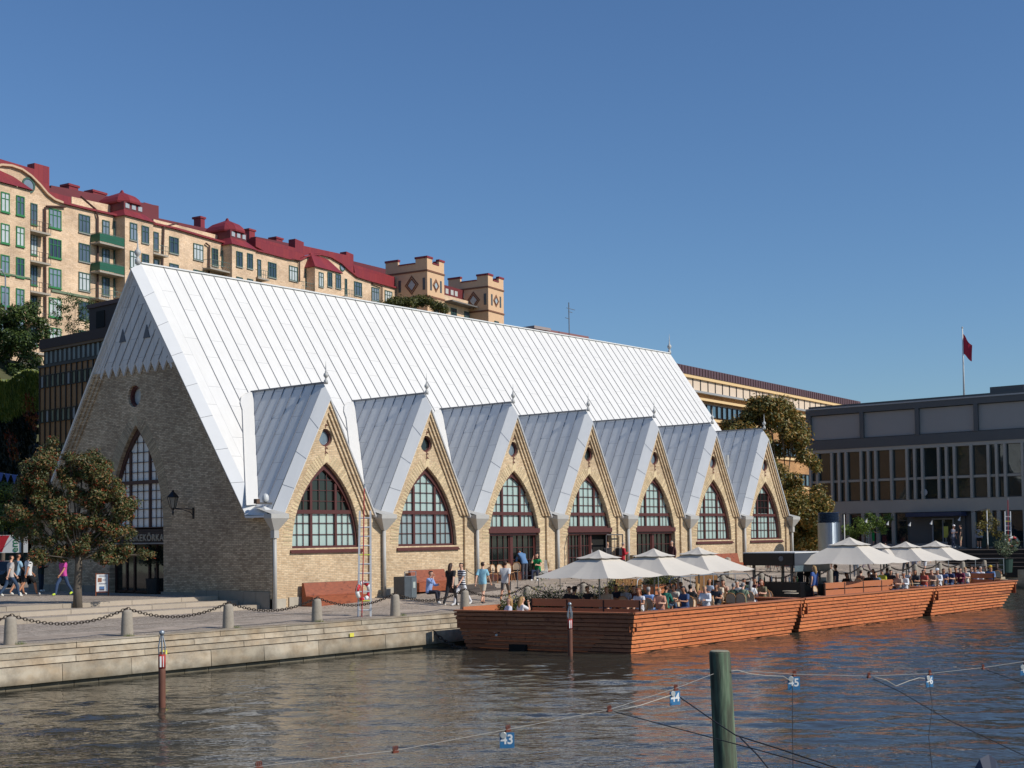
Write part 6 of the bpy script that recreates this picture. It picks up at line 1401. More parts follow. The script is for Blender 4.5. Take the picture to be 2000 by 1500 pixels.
def stripes(name, c1, c2, n=26, z=True):
    k = NT(name); c = k.t.nodes.new('ShaderNodeTexCoord'); sp = k.t.nodes.new('ShaderNodeSeparateXYZ'); k.L.new(c.outputs['Object'], sp.inputs[0])
    mm = k.n('ShaderNodeMath', operation='MULTIPLY'); mm.inputs[1].default_value = n; k.L.new(sp.outputs[2], mm.inputs[0]); fr = k.n('ShaderNodeMath', operation='FRACT'); k.L.new(mm.outputs[0], fr.inputs[0])
    gt = k.n('ShaderNodeMath', operation='GREATER_THAN'); gt.inputs[1].default_value = .5; k.L.new(fr.outputs[0], gt.inputs[0]); k.L.new(k.mix(gt.outputs[0], lin(c1), lin(c2)), k.b.inputs['Base Color']); k.b.inputs['Roughness'].default_value = .85; return k.m
STR1 = stripes('cloth_striped', 'e4e4e2', '1d2440', 11); STR2 = stripes('cloth_striped_dark', 'c9c9cc', '17181c', 14)
def fz(x, y, z=.49): p = at(x, y, Z=z); return p
# left: walkers coming past the entrance
person(fz(20, 1166), -5, 'walk', 'person in pale grey hooded shirt and blue jeans walking at the left edge', 'b9b4b0', '2f4560', hair='short', hc='brown', scale=1.05)
person(fz(34, 1163), 0, 'walkb', 'person in light blue T-shirt and dark shorts with a backpack, walking right', '8fb0c4', '202024', leg='short', sk=1, scale=1.08, bag='backpack')
person(fz(55, 1163), 0, 'walk', 'person in white T-shirt and black shorts striding near the dark car', 'dcdcda', '161618', leg='short', hc='dark', sk=1, scale=1.09)
person(fz(80, 1156), -60, 'phone', 'person in dark green sweatshirt standing by the brick wall looking at a phone', '1f2c28', '23303f', sleeve='long', hc='dark', sk=1)
pk = person(fz(124, 1163), 185, 'walk', 'person in bright pink polo shirt, jeans and yellow shoes carrying a paper bag', 'c8489a', '34496a', hc='brown', shoe='c9e04a', sk=1)
t = thing('paper_bag', 'brown paper carrier bag held by the person in the pink polo', 'bag', fz(106, 1152)); MB().box(-.22, .22, -.09, .09, .12, .72).build('bag', M('kraft_paper', '8f7a60', .9), t); m = MB(); m.tube([(-.08, 0, .72), (-.06, 0, .84), (.06, 0, .84), (.08, 0, .72)], .008, 4); m.build('handle', M('kraft_paper', '8f7a60'), t); t.rotation_euler = (0, .2, 1)
person(at(247, 1155, Z=.49), 60, 'walk', 'person in black entering the dark hall doorway', '17171c', '1c1c22', sleeve='long', hc='dark')
person(at(262, 1153, Z=.49), 70, 'walkb', 'person in a dark striped top walking into the hall doorway', STR2, '20242f', sleeve='long', hair='long', hc='brown')
# centre: along the wall and quay
def G(x, y): return foot(x, y)
p = G(838, 1176); person(Vector((p.x, p.y, p.z)), -75, 'sitface', 'person in light blue shirt and dark trousers sitting on the red bench', '8fa6d2', '1d2130', sleeve='long', hc='dark', z=p.z-.08)
person(G(880, 1184), 15, 'walk', 'person with long brown hair in black walking near the bin', '17171b', '191a20', sleeve='short', hair='long', hc='brown')
person(G(903, 1183), 170, 'walk', 'person in navy and white striped shirt and white trousers facing left', STR1, 'd6d6d8', hc='dark')
person(G(943, 1180), 20, 'walkb', 'person in light blue shirt and beige shorts walking right', '8fc0d0', 'b8ac98', leg='short', shoe='2c3442')
person(G(987, 1177), 25, 'walk', 'person in white T-shirt and grey shorts carrying a black bag', 'cfcdcb', '6d6259', leg='short', sk=1, shoe='4c4c50')
bp_ = G(995, 1170); t = thing('tote_bag', 'black tote bag in the hand of the person in white T-shirt', 'bag', bp_, .6); MB().prism([(-.2, .4), (.2, .4), (.17, .8), (-.17, .8)], (lambda a, b, d: (a, d, b)), -.06, .06).build('bag', cloth('1c1a1c'), t)
person(G(1025, 1134), 70, 'bend', 'person in denim blue shirt bending over the cafe chairs, seen from behind', '5c7fa6', '45464e', sleeve='long', hc='dark')
p = G(1050, 1132); person(p, 200, 'sitface', 'person in green top sitting outside the arched doors', '178a4c', '232c44', sleeve='none', hair='long', hc='dark', z=p.z-.08)
person(G(1153, 1124), -60, 'stand', 'person with blond hair and white shirt standing at the open hall doors', 'cfd0d2', '3a3a44', hair='long', hc='blond')
person(G(1187, 1124), -120, 'stand', 'person in dark jacket and jeans standing in the open doorway', '2d2c30', '3d5470', sleeve='long', hc='blond')
person(G(1216, 1124), -20, 'phone', 'person in red jacket and dark vest with a backpack outside the doors', 'b01c2c', '1e2436', sleeve='long', hc='grey', bag='backpack')
person(G(1313, 1118), 180, 'stand', 'person with reddish face seen above the umbrellas by the third doors', '4a2a2c', '2c2c34', hc='grey', sleeve='long')
# people seated on the terrace: (x, y of head top, V, heading, look)
TER = [
 (1113, 1160, -10.8, 200, 'sit', '3a3030', 'short', 'brown', 'in a dark brown top behind the dark bench, by the lavender'),
 (1119, 1157, -10.6, 0, 'sit', '1d1d22', 'short', 'dark', 'in black with a dark cap behind the dark bench'),
 (1150, 1162, -11.4, 180, 'sit', '2c2c34', 'short', 'dark', 'in dark blue under the nearest parasol, left of its pole'),
 (1186, 1168, -12.4, 200, 'sit', 'c9b59c', 'long', 'blond', 'in beige with blond hair right of the first parasol pole'),
 (1208, 1160, -11.3, 190, 'sitlean', '2c3448', 'short', 'dark', 'leaning in a navy top below the nearest parasol'),
 (1222, 1166, -12.6, 10, 'sit', 'b9b9c2', 'short', 'grey', 'with grey hair in a pale grey top near the bench end'),
 (1249, 1170, -14.6, 190, 'sit', 'd2cfd2', 'long', 'red', 'with long auburn hair in white nearest the terrace corner'),
 (1268, 1172, -14.4, 20, 'sitback', '7f9fd0', 'short', 'bald', 'bald, in a light blue shirt by the second parasol pole'),
 (1289, 1172, -15.2, 200, 'sit', 'c48a72', 'short', 'blond', 'in salmon pink next to the bald one'),
 (1297, 1164, -14.0, 10, 'sitlean', '1c6a5c', 'short', 'brown', 'in a dark teal top leaning over a table'),
 (1308, 1156, -12.6, 180, 'sit', '9fb0c0', 'long', 'dark', 'in a pale checked shirt further back from the rim'),
 (1331, 1155, -12.4, 200, 'sit', 'ded9cf', 'short', 'dark', 'wearing sunglasses and a cream shirt in the middle row'),
 (1347, 1160, -14.6, 15, 'sitface', '17171b', 'short', 'dark', 'in black with a hand to the face'),
 (1378, 1157, -15.0, 190, 'sit', 'd9dade', 'short', 'blond', 'in white with short blond hair near the rim'),
 (1384, 1147, -11.8, 190, 'sitback', 'a9bcd8', 'short', 'grey', 'with grey hair and pale blue shirt by the third parasol pole'),
 (1414, 1147, -12.3, 200, 'sitlean', 'c4a08a', 'long', 'brown', 'with long brown hair and a beige sleeveless top'),
 (1430, 1156, -15.0, 15, 'sitlean', '56664a', 'short', 'grey', 'with white hair and an olive top by the rim'),
 (1441, 1149, -13.8, 190, 'sit', 'e2e2e2', 'short', 'grey', 'in sunglasses and a bright white T-shirt'),
 (1450, 1160, -15.4, 10, 'sit', '7d8a72', 'short', 'grey', 'with grey hair and sage top closest to the rim'),
 (1454, 1146, -12.7, 200, 'sit', '4c5f50', 'short', 'dark', 'in a green T-shirt behind the sunglasses wearer'),
 (1489, 1148, -14.4, 185, 'sitface', '7a7458', 'long', 'red', 'raising one arm, in khaki in front of the black counter'),
 (1655, 1125, -12.4, 180, 'sit', '4c3028', 'long', 'brown', 'in dark brown below the widest parasol'),
 (1680, 1126, -12.0, 0, 'sit', '6c4a3a', 'short', 'brown', 'in rust brown behind the long bench back'),
 (1697, 1124, -12.3, 200, 'sit', '2e2a2c', 'short', 'brown', 'in black right of the widest parasol pole'),
 (1706, 1123, -11.6, 190, 'sit', '53403a', 'long', 'dark', 'in dark brown under the overlapped parasol'),
 (1724, 1124, -12.4, 180, 'sit', 'b5b23c', 'short', 'brown', 'in yellow green behind the long bench back'),
 (1732, 1121, -11.6, 10, 'sit', '3c4a66', 'short', 'dark', 'in slate blue at the middle pole'),
 (1742, 1125, -12.8, 190, 'sitlean', '2c2428', 'long', 'dark', 'in black near the right end of the bench back'),
 (1754, 1125, -14.0, 180, 'sit', 'b9a898', 'long', 'grey', 'with a beige top just right of the bench back'),
 (1766, 1128, -15.2, 185, 'sit', 'dadbdd', 'short', 'grey', 'in a white shirt with grey hair right of the bench back'),
 (1775, 1125, -14.0, 0, 'sit', 'd0cfcd', 'short', 'bald', 'bald and ruddy in a pale shirt near the terrace gap'),
 (1788, 1120, -13.0, 190, 'sitface', '33363c', 'long', 'brown', 'in dark grey beside the second gap in the terrace'),
 (1821, 1128, -15.0, 180, 'sit', '8c7a6a', 'short', 'brown', 'in taupe just right of the second gap'),
 (1832, 1127, -15.0, 185, 'sit', 'dfe0e4', 'short', 'dark', 'in a white shirt and white cap on the far section'),
 (1843, 1126, -14.8, 200, 'sit', '3c4e78', 'long', 'brown', 'with long hair in denim blue on the far section'),
 (1856, 1123, -14.8, 190, 'sit', '2e3a5e', 'long', 'blond', 'with blond hair in a navy top on the far section'),
 (1868, 1122, -14.2, 180, 'sit', '3a2a30', 'short', 'dark', 'in a dark plum top behind the maroon one'),
 (1876, 1122, -15.0, 190, 'sit', '6a1f38', 'short', 'brown', 'in a maroon shirt on the far section'),
 (1898, 1121, -14.6, 185, 'sit', '49505c', 'long', 'brown', 'in slate with long hair toward the far end'),
 (1905, 1120, -15.0, 190, 'sit', 'b4c2dc', 'short', 'brown', 'in a pale blue shirt toward the far end'),
 (1915, 1120, -15.2, 200, 'sit', 'd5d6dc', 'short', 'grey', 'with grey hair and white shirt toward the far end'),
 (1935, 1112, -15.4, 190, 'sit', '5878a4', 'long', 'blond', 'wearing a yellow cap near the far end'),
 (1240, 1183, -12.9, 190, 'sit', '6a3a34', 'short', 'brown', 'in brick red left of the auburn haired one'),
 (1318, 1165, -13.4, 200, 'sitlean', 'c8c4bc', 'short', 'grey', 'in an off white shirt left of the one in black'),
 (1338, 1170, -15.2, 170, 'sit', '42567a', 'long', 'dark', 'in steel blue with dark hair by the rim'),
 (1362, 1164, -14.2, 20, 'sit', 'a86a52', 'long', 'blond', 'in terracotta between the ones in black and white'),
 (1399, 1160, -14.9, 200, 'sit', '27303c', 'short', 'dark', 'in charcoal below the third parasol pole'),
 (1405, 1150, -13.2, 180, 'sit', 'd8c9b4', 'short', 'brown', 'in sand beside the pole of the third parasol'),
 (1466, 1156, -14.8, 15, 'sit', 'e4e2de', 'long', 'grey', 'in bright white left of the khaki one'),
 (1475, 1147, -12.8, 190, 'sit', '5a2c3a', 'short', 'brown', 'in wine red in front of the counter'),
 (1711, 1134, -13.9, 190, 'sit', '5d7f9a', 'short', 'brown', 'in dusty blue behind the long bench back'),
 (1805, 1127, -14.8, 180, 'sit', 'c05a48', 'long', 'dark', 'in coral left of the second gap'),
 (1886, 1123, -14.9, 190, 'sit', 'ded9d0', 'short', 'blond', 'in cream between maroon and slate'),
 (1925, 1118, -15.1, 190, 'sit', '35624e', 'short', 'dark', 'in bottle green left of the yellow cap'),
 (1947, 1103, -14.4, 20, 'sitlean', '33282a', 'long', 'brown', 'in a dark top sitting high at the far end'),
]
SEATED = []
for n_, (x, y, v, hd_, kd, top, hr, hcol, lab) in enumerate(TER):
    q = at(x, y, V=v); z = q.z-({'sitlean': 1.33, 'sitback': 1.37}.get(kd, 1.38))
    # slide along the view ray until the seat is on the deck
    for _ in range(6):
        er = (q.z-({'sitlean': 1.33}.get(kd, 1.37)))-DECK+.08
        if abs(er) < .05: break
        dd = ray(x, y); q = q+dd*(-er/dd.z*.7) if abs(er/dd.z*dd.y) < 2.2 else q
        q.y = max(-15.6, min(-10.2, q.y)); q = at(x, y, V=q.y)
    z = max(DECK-.02, min(DECK+.3, q.z-1.37))+.06; SEATED.append((q.x, q.y, hd_, z, lab))
    person(Vector((q.x, q.y, 0)), hd_, kd, 'person '+lab, top, ['2a3550', '22222a', '5a5448', '3f5672'][n_ % 4], ['short', 'short', 'none', 'long'][(n_*7) % 4], 'long' if n_ % 3 else 'short', hr, hcol if hcol != 'bald' else 'grey', (0, 1, 0, 0, 1)[n_ % 5], z=z, hat={1: '1b1b1e', 33: 'e0e0e2', 41: 'c9a42c'}.get(n_), scale=1.0)
person(Vector((2.55, -11.0, 0)), 150, 'sitback', 'person with blond hair in pale lilac top at the left tip of the terrace', 'cfd0da', '3a4252', hair='long', hc='blond', z=-.86)
person(Vector((3.1, -11.2, 0)), -20, 'sitface', 'person in white shading the eyes at the left tip of the terrace', 'e0ddda', '3a4252', hair='long', hc='blond', z=-.84)
# standing on the terrace and behind it
def stand_at(x, y, v, z, *a, **k):
    q = at(x, y, V=v); return person(Vector((q.x, q.y, z)), *a, **k)
def barp(x, ytop, v, kind, z, *a, **k):
    q = at(x, ytop, V=v); return person(Vector((q.x, q.y, z)), a[0], kind, *a[1:], **k)
barp(1563, 1104, -11.9, 'phone', DECK, 90, 'person in black T-shirt working behind the bar counter', '15151a', '1c1c20', hc='brown')
barp(1580, 1110, -11.2, 'stand', DECK, 200, 'person with dark bun in black at the bar beside the worker in black', '1d1b1e', '22222a', hc='dark', sk=1)
barp(1590, 1112, -12.9, 'stand', DECK, 80, 'person with blond hair in sleeveless denim blue top at the bar', '3f5c98', '1e1e26', sleeve='none', hair='long', hc='blond')
barp(1632, 1106, -13.2, 'stand', DECK, 100, 'broad person in navy T-shirt seen from behind right of the bar', '1c2440', '5a78a0', hc='brown', scale=1.05)
for x, y, a, kd, l, t_, b_, lg in ((1621, 1118, 200, 'stand', 'person in blue shirt and light shorts half hidden behind the bar canopy', '2f6cb4', '9fb6cc', 'short'), (1672, 1127, 10, 'stand', 'person in grey jeans standing beneath the widest parasol edge', '2c2c30', '7c8288', 'long'),
                       (1693, 1124, 170, 'walk', 'person in pink grey trousers walking past beneath the widest parasol', '4a3c40', '8c7c7c', 'long'), (1729, 1113, 0, 'stand', 'person in dark green trousers behind the overlapped parasol', '2a3a34', '2b3a36', 'long'),
                       (1770, 1124, 185, 'walk', 'person in dark trousers walking between the last two parasols', '38384a', '22262e', 'long'), (1786, 1122, 20, 'stand', 'person in blue blouse behind the third parasol from the right', '3c4c78', '7c7c88', 'long'), (1806, 1122, 0, 'walkb', 'person in black top and white shorts under the rightmost parasol', '22242a', 'cfcfd0', 'short')):
    q = foot(x, y); person(q, a, kd, l, t_, b_, leg=lg, hc='brown')
for x, y, z, a, kd, l, t_, b_, lg, sl_, hr, hcc, hat in ((1706, 1070, 1.45, -60, 'arm', 'person in bright green dress reaching out an arm on the upper plaza', '1fa050', '1fa050', 'short', 'none', 'long', 'brown', None), (1694, 1070, 1.45, 30, 'stand', 'person in white next to the one in the green dress', 'd5cfc6', 'c8bfb2', 'long', 'short', 'long', 'blond', None),
        (1855, 1070, 1.5, -20, 'bend', 'person in dark navy bending over before the grey building', '20242e', '22242c', 'long', 'short', 'short', 'dark', None), (1862, 1070, 1.55, -100, 'phone', 'person in white cap within the group before the grey building', '6c7080', '42485a', 'long', 'short', 'short', 'dark', 'e6e4e6'),
        (1877, 1069, 1.5, 100, 'stand', 'person in black T-shirt and beige shorts seen from behind near the stairs', '1a1a1e', 'b5a184', 'short', 'short', 'short', 'dark', None), (1913, 1071, 1.5, 190, 'stand', 'person in silver jacket and black shorts in front of the green container', '9aa4b0', '1b1c22', 'short', 'long', 'short', 'dark', None)):
    q = at(x, y, D=114 if x < 1720 else 106); person(Vector((q.x, q.y, q.z)), a, kd, l, t_, b_, leg=lg, sleeve=sl_, hair=hr, hc=hcc, hat=hat, scale=1.0)

# ================================================================== SMALL THINGS
# benches against the wall
def wall_bench(u0, u1, label, z):
    t = thing('wall_bench', label, 'bench', (u0, 0, z), 0, 'red timber benches along the hall wall'); L = u1-u0
    pf = [(-.95, 0), (-.95, .42), (-.5, .42), (-.32, .98), (-.18, .98), (-.18, 0)]
    m = MB(); m.prism(pf[:0]+[(-.9, 0), (-.9, .42), (-.45, .42), (-.45, 0)], (lambda a, b, d: (d, a, b)), 0, L); m.build('seat', BW, t)
    m = MB(); m.prism([(-.45, .0), (-.45, .46), (-.30, 1.0), (-.18, 1.0), (-.18, 0)], (lambda a, b, d: (d, a, b)), 0.002, L-.002); m.build('backrest', BW, t)
    return t
BW = wood_mat('bench_wood', '9a5131', 'x')
wall_bench(at(593, 1142, V=-.3).x, at(704, 1137, V=-.3).x, 'long red timber bench under the first arched window', .05)
wall_bench(at(801, 1134, V=-.3).x, at(868, 1131, V=-.3).x, 'long red timber bench under the second arched window', .42)
wall_bench(34.2, 37.4, 'red timber bench beside the sixth arched window', .7)
bn = at(785, 1172, V=-1.0); t = thing('litter_bin', 'dark grey steel litter bin covered in scratches beside the second bench', 'litter bin', (bn.x, -1.25, .16)); 
GREYB = M('bin_grey', '4a5156', .5, .3, 3); m = MB(); m.box(-.42, .32, -.35, .35, .03, 1.02); m.build('body', GREYB, t); m = MB(); m.box(.0, .34, -.37, -.352, .08, .98); m.build('door', M('bin_door', '5d666a', .45, .2, 3), t)
MB().box(.1, .25, -.38, -.37, .5, .78).build('notice', M('notice', 'a9b2a9', .6), t); m = MB(); m.box(-.44, .34, -.36, -.33, 1.02, 1.05)
for a in (-.42, .3): m.box(a, a+.03, -.36, -.33, 1.02, 1.25)
m.box(-.44, .34, -.36, -.33, 1.22, 1.25); m.build('rail_frame', GALV, t)
# granite steps platform
sp_ = at(905, 1172, V=-2.2); t = thing('step_platform', 'dark timber stepped platform between bollard and cafe chairs', 'steps', (sp_.x, -2.6, .1)); 
TD = M('platform_dark', '4f4640', .8, .2, 4)
for k_ in range(3): m = MB(); m.box(0, 2.6, .35*k_, 1.4, .19*k_, .19*k_+.18); m.build('step', TD, t)
# ladders with lifebuoys
def ladder(base, H, W_, label, rz, scale=1):
    t = thing('rescue_ladder', label, 'ladder', base, rz, 'rescue ladders'); lean = .05
    for s_ in (-1, 1): m = MB(); m.obox((s_*W_/2*1.15, 0, 0), (s_*W_/2+.05, .1, H), .075, .04, (0, 1, 0)); m.build('rail', M('ladder_alu', 'c9cbcc', .4), t)
    n = int(H/.36)
    for k_ in range(1, n+1): z = k_*.36-.1; f = z/H; m = MB(); m.tube([(-W_/2*1.15*(1-f)-(W_/2-.05)*f, .1*f, z), (W_/2*1.15*(1-f)+(W_/2+.05)*f, .1*f, z)], .03, 6); m.build('rung', M('rung_yellow', 'c9d04a', .5) if k_ in (2, 7) else M('ladder_alu', 'c9cbcc'), t)
    MB().tube([(-.1, -.12, 0), (-.02, -.1, H*.6), (.03, -.06, H+.9)], .025, 6).build('boat_hook', M('hook_red', 'b3272c', .5), t)
    MB().tube([(.03, -.06, H+.88), (.05, -.06, H+1.05)], .03, 6).build('hook_tip', STEEL, t)
    return t
def buoy(c, R_, rz, label):
    t = thing('lifebuoy', label, 'lifebuoy', c, rz, 'lifebuoys'); N, n = 24, 8
    for seg in range(8):
        m = MB(); pts_ = [(cos(2*pi*(seg+f/3)/8)*R_, 0, sin(2*pi*(seg+f/3)/8)*R_) for f in range(4)]; m.tube(pts_, R_*.24, 8); m.build('ring_segment', (M('buoy_red', 'c22630', .5) if seg % 2 else WHITE), t, smooth=True)
    MB().tube([(cos(a*pi/8)*R_*1.3, -.05, sin(a*pi/8)*R_*1.3) for a in range(17)], .012, 4).build('grab_rope', PROPE, t)
lp = G(712, 1204); lp.z = -.12; ladder(lp, 4.15, .42, 'tall aluminium rescue ladder with red boat hook at the quay edge', YAW-pi/2+.05)
buoy(lp+Vector((.05, .12, 1.0)), .33, YAW-pi/2+.9, 'red and white lifebuoy hanging behind the tall ladder')
g2 = at(1970, 1085, D=104); ladder(Vector((g2.x, g2.y, 1.2)), 3.2, .42, 'farther rescue ladder with red boat hook near the right edge', YAW-pi/2); buoy(Vector((g2.x+.15, g2.y-.3, 2.0)), .36, YAW-pi/2, 'red and white lifebuoy on the farther ladder near the right edge')
# stanchions with ropes
prev = None
for i, (x, y) in enumerate(((912, 1151), (963, 1150), (1011, 1151), (1052, 1149), (1094, 1147), (1135, 1145))):
    p = G(x, y-2); t = thing('rope_stanchion', '%s black rope stanchion from the left in front of the cafe doors' % ORD[i], 'stanchion', p, 0, 'stanchions outside the cafe')
    MB().lathe([(.17, 0), (.16, .03), (.04, .06)], (0, 0, 0), 14).build('base', BLACK, t); MB().tube([(0, 0, .03), (0, 0, .95)], .022, 8).build('post', M('stanchion_grey', '6e6c6a', .4, metal=.4), t)
    if prev: 
        P = [prev.lerp(p, f/8)+Vector((0, 0, .88-.3*4*(f/8)*(1-f/8))) for f in range(9)]; tag(MB().tube(P, .014, 6).build('barrier_rope', cloth('2a2a2e')), 'sagging dark rope between the %s and %s stanchions' % (ORD[i-1], ORD[i]), 'rope', 'stanchion ropes')
    prev = p
# cafe chairs
def chair():
    t = thing('bistro_chair', '', 'chair', (0, 0, 0), 0, 'rattan bistro chairs')
    MB().lathe([(.001, .44), (.2, .44), (.22, .455), (.2, .475), (.001, .475)], (0, 0, 0), 14).build('seat', RATT, t)
    pts_ = [(-.19, -.17, .46), (-.21, -.2, .75), (-.14, -.23, .9), (0, -.24, .94), (.14, -.23, .9), (.21, -.2, .75), (.19, -.17, .46)]
    MB().tube(pts_, .018, 6).build('back_hoop', M('hoop_cane', 'a87546', .5), t, smooth=True)
    m = MB(); m.add([(-.18, -.19, .55), (.18, -.19, .55), (.19, -.2, .75), (.13, -.23, .88), (0, -.24, .92), (-.13, -.23, .88), (-.19, -.2, .75)], [(0, 1, 2, 3, 4, 5, 6)]); m.build('back_weave', M('weave_pale', 'c9b294', .7, .3, 60), t)
    for a in (-1, 1):
        for b in (-1, 1): MB().tube([(a*.16, b*.15, .44), (a*.2, b*.2, 0)], .015, 5).build('leg', M('hoop_cane', 'a87546'), t)
    return t
ch0 = chair(); used = False
spots = [((938, 1136), 200), ((955, 1138), 150), ((970, 1139), 190), ((982, 1139), 175), ((996, 1136), 160), ((1008, 1134), 120), ((1062, 1130), 60)]
labs = ['by the downpipe, leftmost at the cafe front', 'second from the left at the cafe front', 'in the middle of the stacked chairs', 'right of the middle in the chair group', 'left of the bending person', 'beneath the bending person', 'right of the person in green']
for (xy, rz), l in zip(spots, labs):
    p = G(*xy); c = ch0 if not used else dup(ch0, p, radians(rz)); c.location = p; c.rotation_euler = (0, 0, radians(rz)); used = True; c['label'] = 'rattan bistro chair '+l; c['category'] = 'chair'
for i, (x, y, v, rz) in enumerate(((1335, 1190, -14.9, 200), (1362, 1186, -15.0, 180), (1404, 1182, -15.1, 200), (1500, 1172, -14.6, 120), (1600, 1160, -14.0, 180), (1655, 1150, -14.2, 90), (1772, 1148, -15.2, 170), (1790, 1146, -15.1, 200))):
    p = at(x, y, V=v); dup(ch0, (p.x, v, DECK), radians(rz), 'rattan bistro chair on the terrace, %s of those along the rim from the left' % ORD[i])
for (x, y, hd_, z, lab) in SEATED:
    a = radians(hd_); c = dup(ch0, (x-cos(a)*.04, y-sin(a)*.04, z-.02), radians(hd_-90), 'rattan chair of the person '+' '.join(lab.split()[:11])); c.scale = (1.06,)*3
for i, (u, v) in enumerate(((9.0, -13.2), (11.6, -14.6), (13.4, -13.0), (18.6, -14.4), (20.6, -13.2), (25.6, -12.8), (31.4, -14.6), (34.6, -14.2))):
    t = thing('round_table', '%s small round cafe table on the terrace from the left' % ORD[i], 'table', (u, v, DECK), 0, 'terrace tables')
    MB().lathe([(.001, .72), (.33, .72), (.33, .745), (.001, .745)], (0, 0, 0), 18).build('table_top', M('table_top', 'b9aa92', .5), t); MB().tube([(0, 0, .02), (0, 0, .72)], .03, 8).build('leg', BLACK, t); MB().lathe([(.22, 0), (.2, .03), (.03, .04)], (0, 0, 0), 12).build('foot', BLACK, t)
p = G(1040, 1131); t = thing('red_pot', 'round dark red pot with dry grass beside the cafe doors', 'plant pot', G(1068, 1130)); MB().lathe([(.16, 0), (.32, .14), (.36, .3), (.3, .42), (.27, .42)], (0, 0, 0), 16).build('pot', M('pot_red', '6a2b22', .4), t, smooth=True)
m = MB(); r_ = random.Random(4)
for _ in range(260): a = r_.uniform(0, 6.28); m.add([(0, 0, .4), (.01, .01, .4), (cos(a)*r_.uniform(.1, .42), sin(a)*r_.uniform(.1, .42), .4+r_.uniform(.3, .85))], [(0, 1, 2)])
m.build('grass', M('dry_grass', '8f8a5c', .9), t)
for x, y, l in ((1090, 1127, 'tall bar table left of the open door'), (1240, 1122, 'tall bar table right of the open door')):
    t = thing('bar_table', l, 'table', G(x, y), 0, 'tall tables at the doors'); MB().box(-.5, .5, -.3, .3, 1.06, 1.1).build('table_top', M('bar_top', '5c5148', .6), t); MB().tube([(0, 0, 0), (0, 0, 1.06)], .035, 8).build('post', BLACK, t)
    for a in (0, 1): m = MB(); m.obox((-.35, 0, .03), (.35, 0, .03), .05, .03) if a else m.obox((0, -.3, .025), (0, .3, .025), .05, .03); m.build('foot', BLACK, t)
wd = thing('wicker_lounger', 'white draped wicker chair next to the red pot', 'chair', G(1060, 1131), 2.2); MB().box(-.28, .28, -.28, .28, .3, .45).build('seat', M('wicker_white', 'cfcac2', .7), wd); m = MB(); m.prism([(-.3, .3), (.3, .3), (.26, .95), (.1, 1.05), (-.2, .98)], (lambda a, b, d: (a, d, b)), -.33, -.25); m.build('backrest', M('wicker_white', 'cfcac2'), wd)
for a in (-1, 1):
    for b in (-1, 1): MB().box(a*.24-.02, a*.24+.02, b*.24-.02, b*.24+.02, 0, .3).build('leg', M('wicker_white', 'cfcac2'), wd)
# sandwich board
sb = at(200, 1163, Z=.49); t = thing('sandwich_board', 'wooden framed A-board with white posters before the entrance', 'sign', (sb.x, sb.y, .49), YAW-pi/2+.25)
for sg in (-1, 1):
    m = MB(); 
    for x in (-.27, .27): m.obox((x, sg*.28, 0), (x, sg*.03, 1.02), .035, .03, (0, 1, 0))
    m.obox((-.27, sg*.045, .98), (.27, sg*.045, .98), .035, .03); m.obox((-.27, sg*.24, .17), (.27, sg*.24, .17), .035, .03); m.build('frame', M('board_frame', '8a4a2c', .6), t)
    q = [(-.25, sg*.25, .19), (.25, sg*.25, .19), (.25, sg*.055, .97), (-.25, sg*.055, .97)]; m = MB(); m.add(q, [(0, 1, 2, 3)]); m.build('board', WHITE if sg < 0 else M('board_back', '8f877c', .8), t)
def onboard(a, b): return (a, -(.25-.195*(b-.19)/.78)-.012, b)
for (a0, a1, b0, b1, c) in ((-.19, -.02, .62, .8, '8c5a44'), (-.12, .1, .24, .42, '4a6c9a'), (-.12, .1, .24, .30, 'b07a3c')):
    m = MB(); m.add([onboard(a0, b0), onboard(a1, b0), onboard(a1, b1), onboard(a0, b1)], [(0, 1, 2, 3)]); m.build('picture', M('print_'+c, c, .6, .5, 25), t)
for b in (.9, .86, .72, .68, .55, .52, .2): m = MB(); m.add([onboard(.02 if b > .6 and b < .8 else -.15, b), onboard(.18, b), onboard(.18, b+.012), onboard(.02 if b > .6 and b < .8 else -.15, b+.012)], [(0, 1, 2, 3)]); m.build('print_line', M('print_ink', '6a7090', .7), t)
# wall lantern
wl = at(378, 995, U=0); t = thing('wall_lantern', 'black lantern on a curved bracket on the shaded gable wall', 'street lamp', (0, wl.y, wl.z))
ang = .95; lx, ly = -.78*cos(.35), .52   # arm reaches out and to the left
m = MB(); m.tube([(0, 0, 0), (lx*.5, ly*.5, .06), (lx, ly, .06)], .022, 6); m.tube([(0, 0, -.32), (lx*.15, ly*.15, -.12), (lx*.55, ly*.55, -.0), (lx*.9, ly*.9, .04)], .02, 6); m.build('bracket', BLACK, t)
MB().box(-.03, 0, -.06, .06, -.42, .08).build('wall_plate', BLACK, t)
MB().lathe([(.02, -.32), (.05, -.2), (.03, -.1), (.09, -.0), (.1, .02)], (lx, ly, .05), 8).build('stem', BLACK, t)
c8 = [(cos(k_*pi/3+.3), sin(k_*pi/3+.3)) for k_ in range(6)]
MB().add([(lx+a*.12, ly+b*.12, .08) for a, b in c8]+[(lx+a*.24, ly+b*.24, .55) for a, b in c8], [(i, (i+1) % 6, (i+1) % 6+6, i+6) for i in range(6)]).build('lamp_glass', glass_mat('lantern_glass', '7d7a70', .1, .3), t)
m = MB()
for a, b in c8: m.obox((lx+a*.125, ly+b*.125, .07), (lx+a*.245, ly+b*.245, .56), .02, .02)
m.build('cage', BLACK, t); m = MB(); m.lathe([(.29, .54), (.29, .57), (.13, .74), (.06, .8), (.07, .84), (.03, .88)], (lx, ly, 0), 6); m.build('hood', BLACK, t)
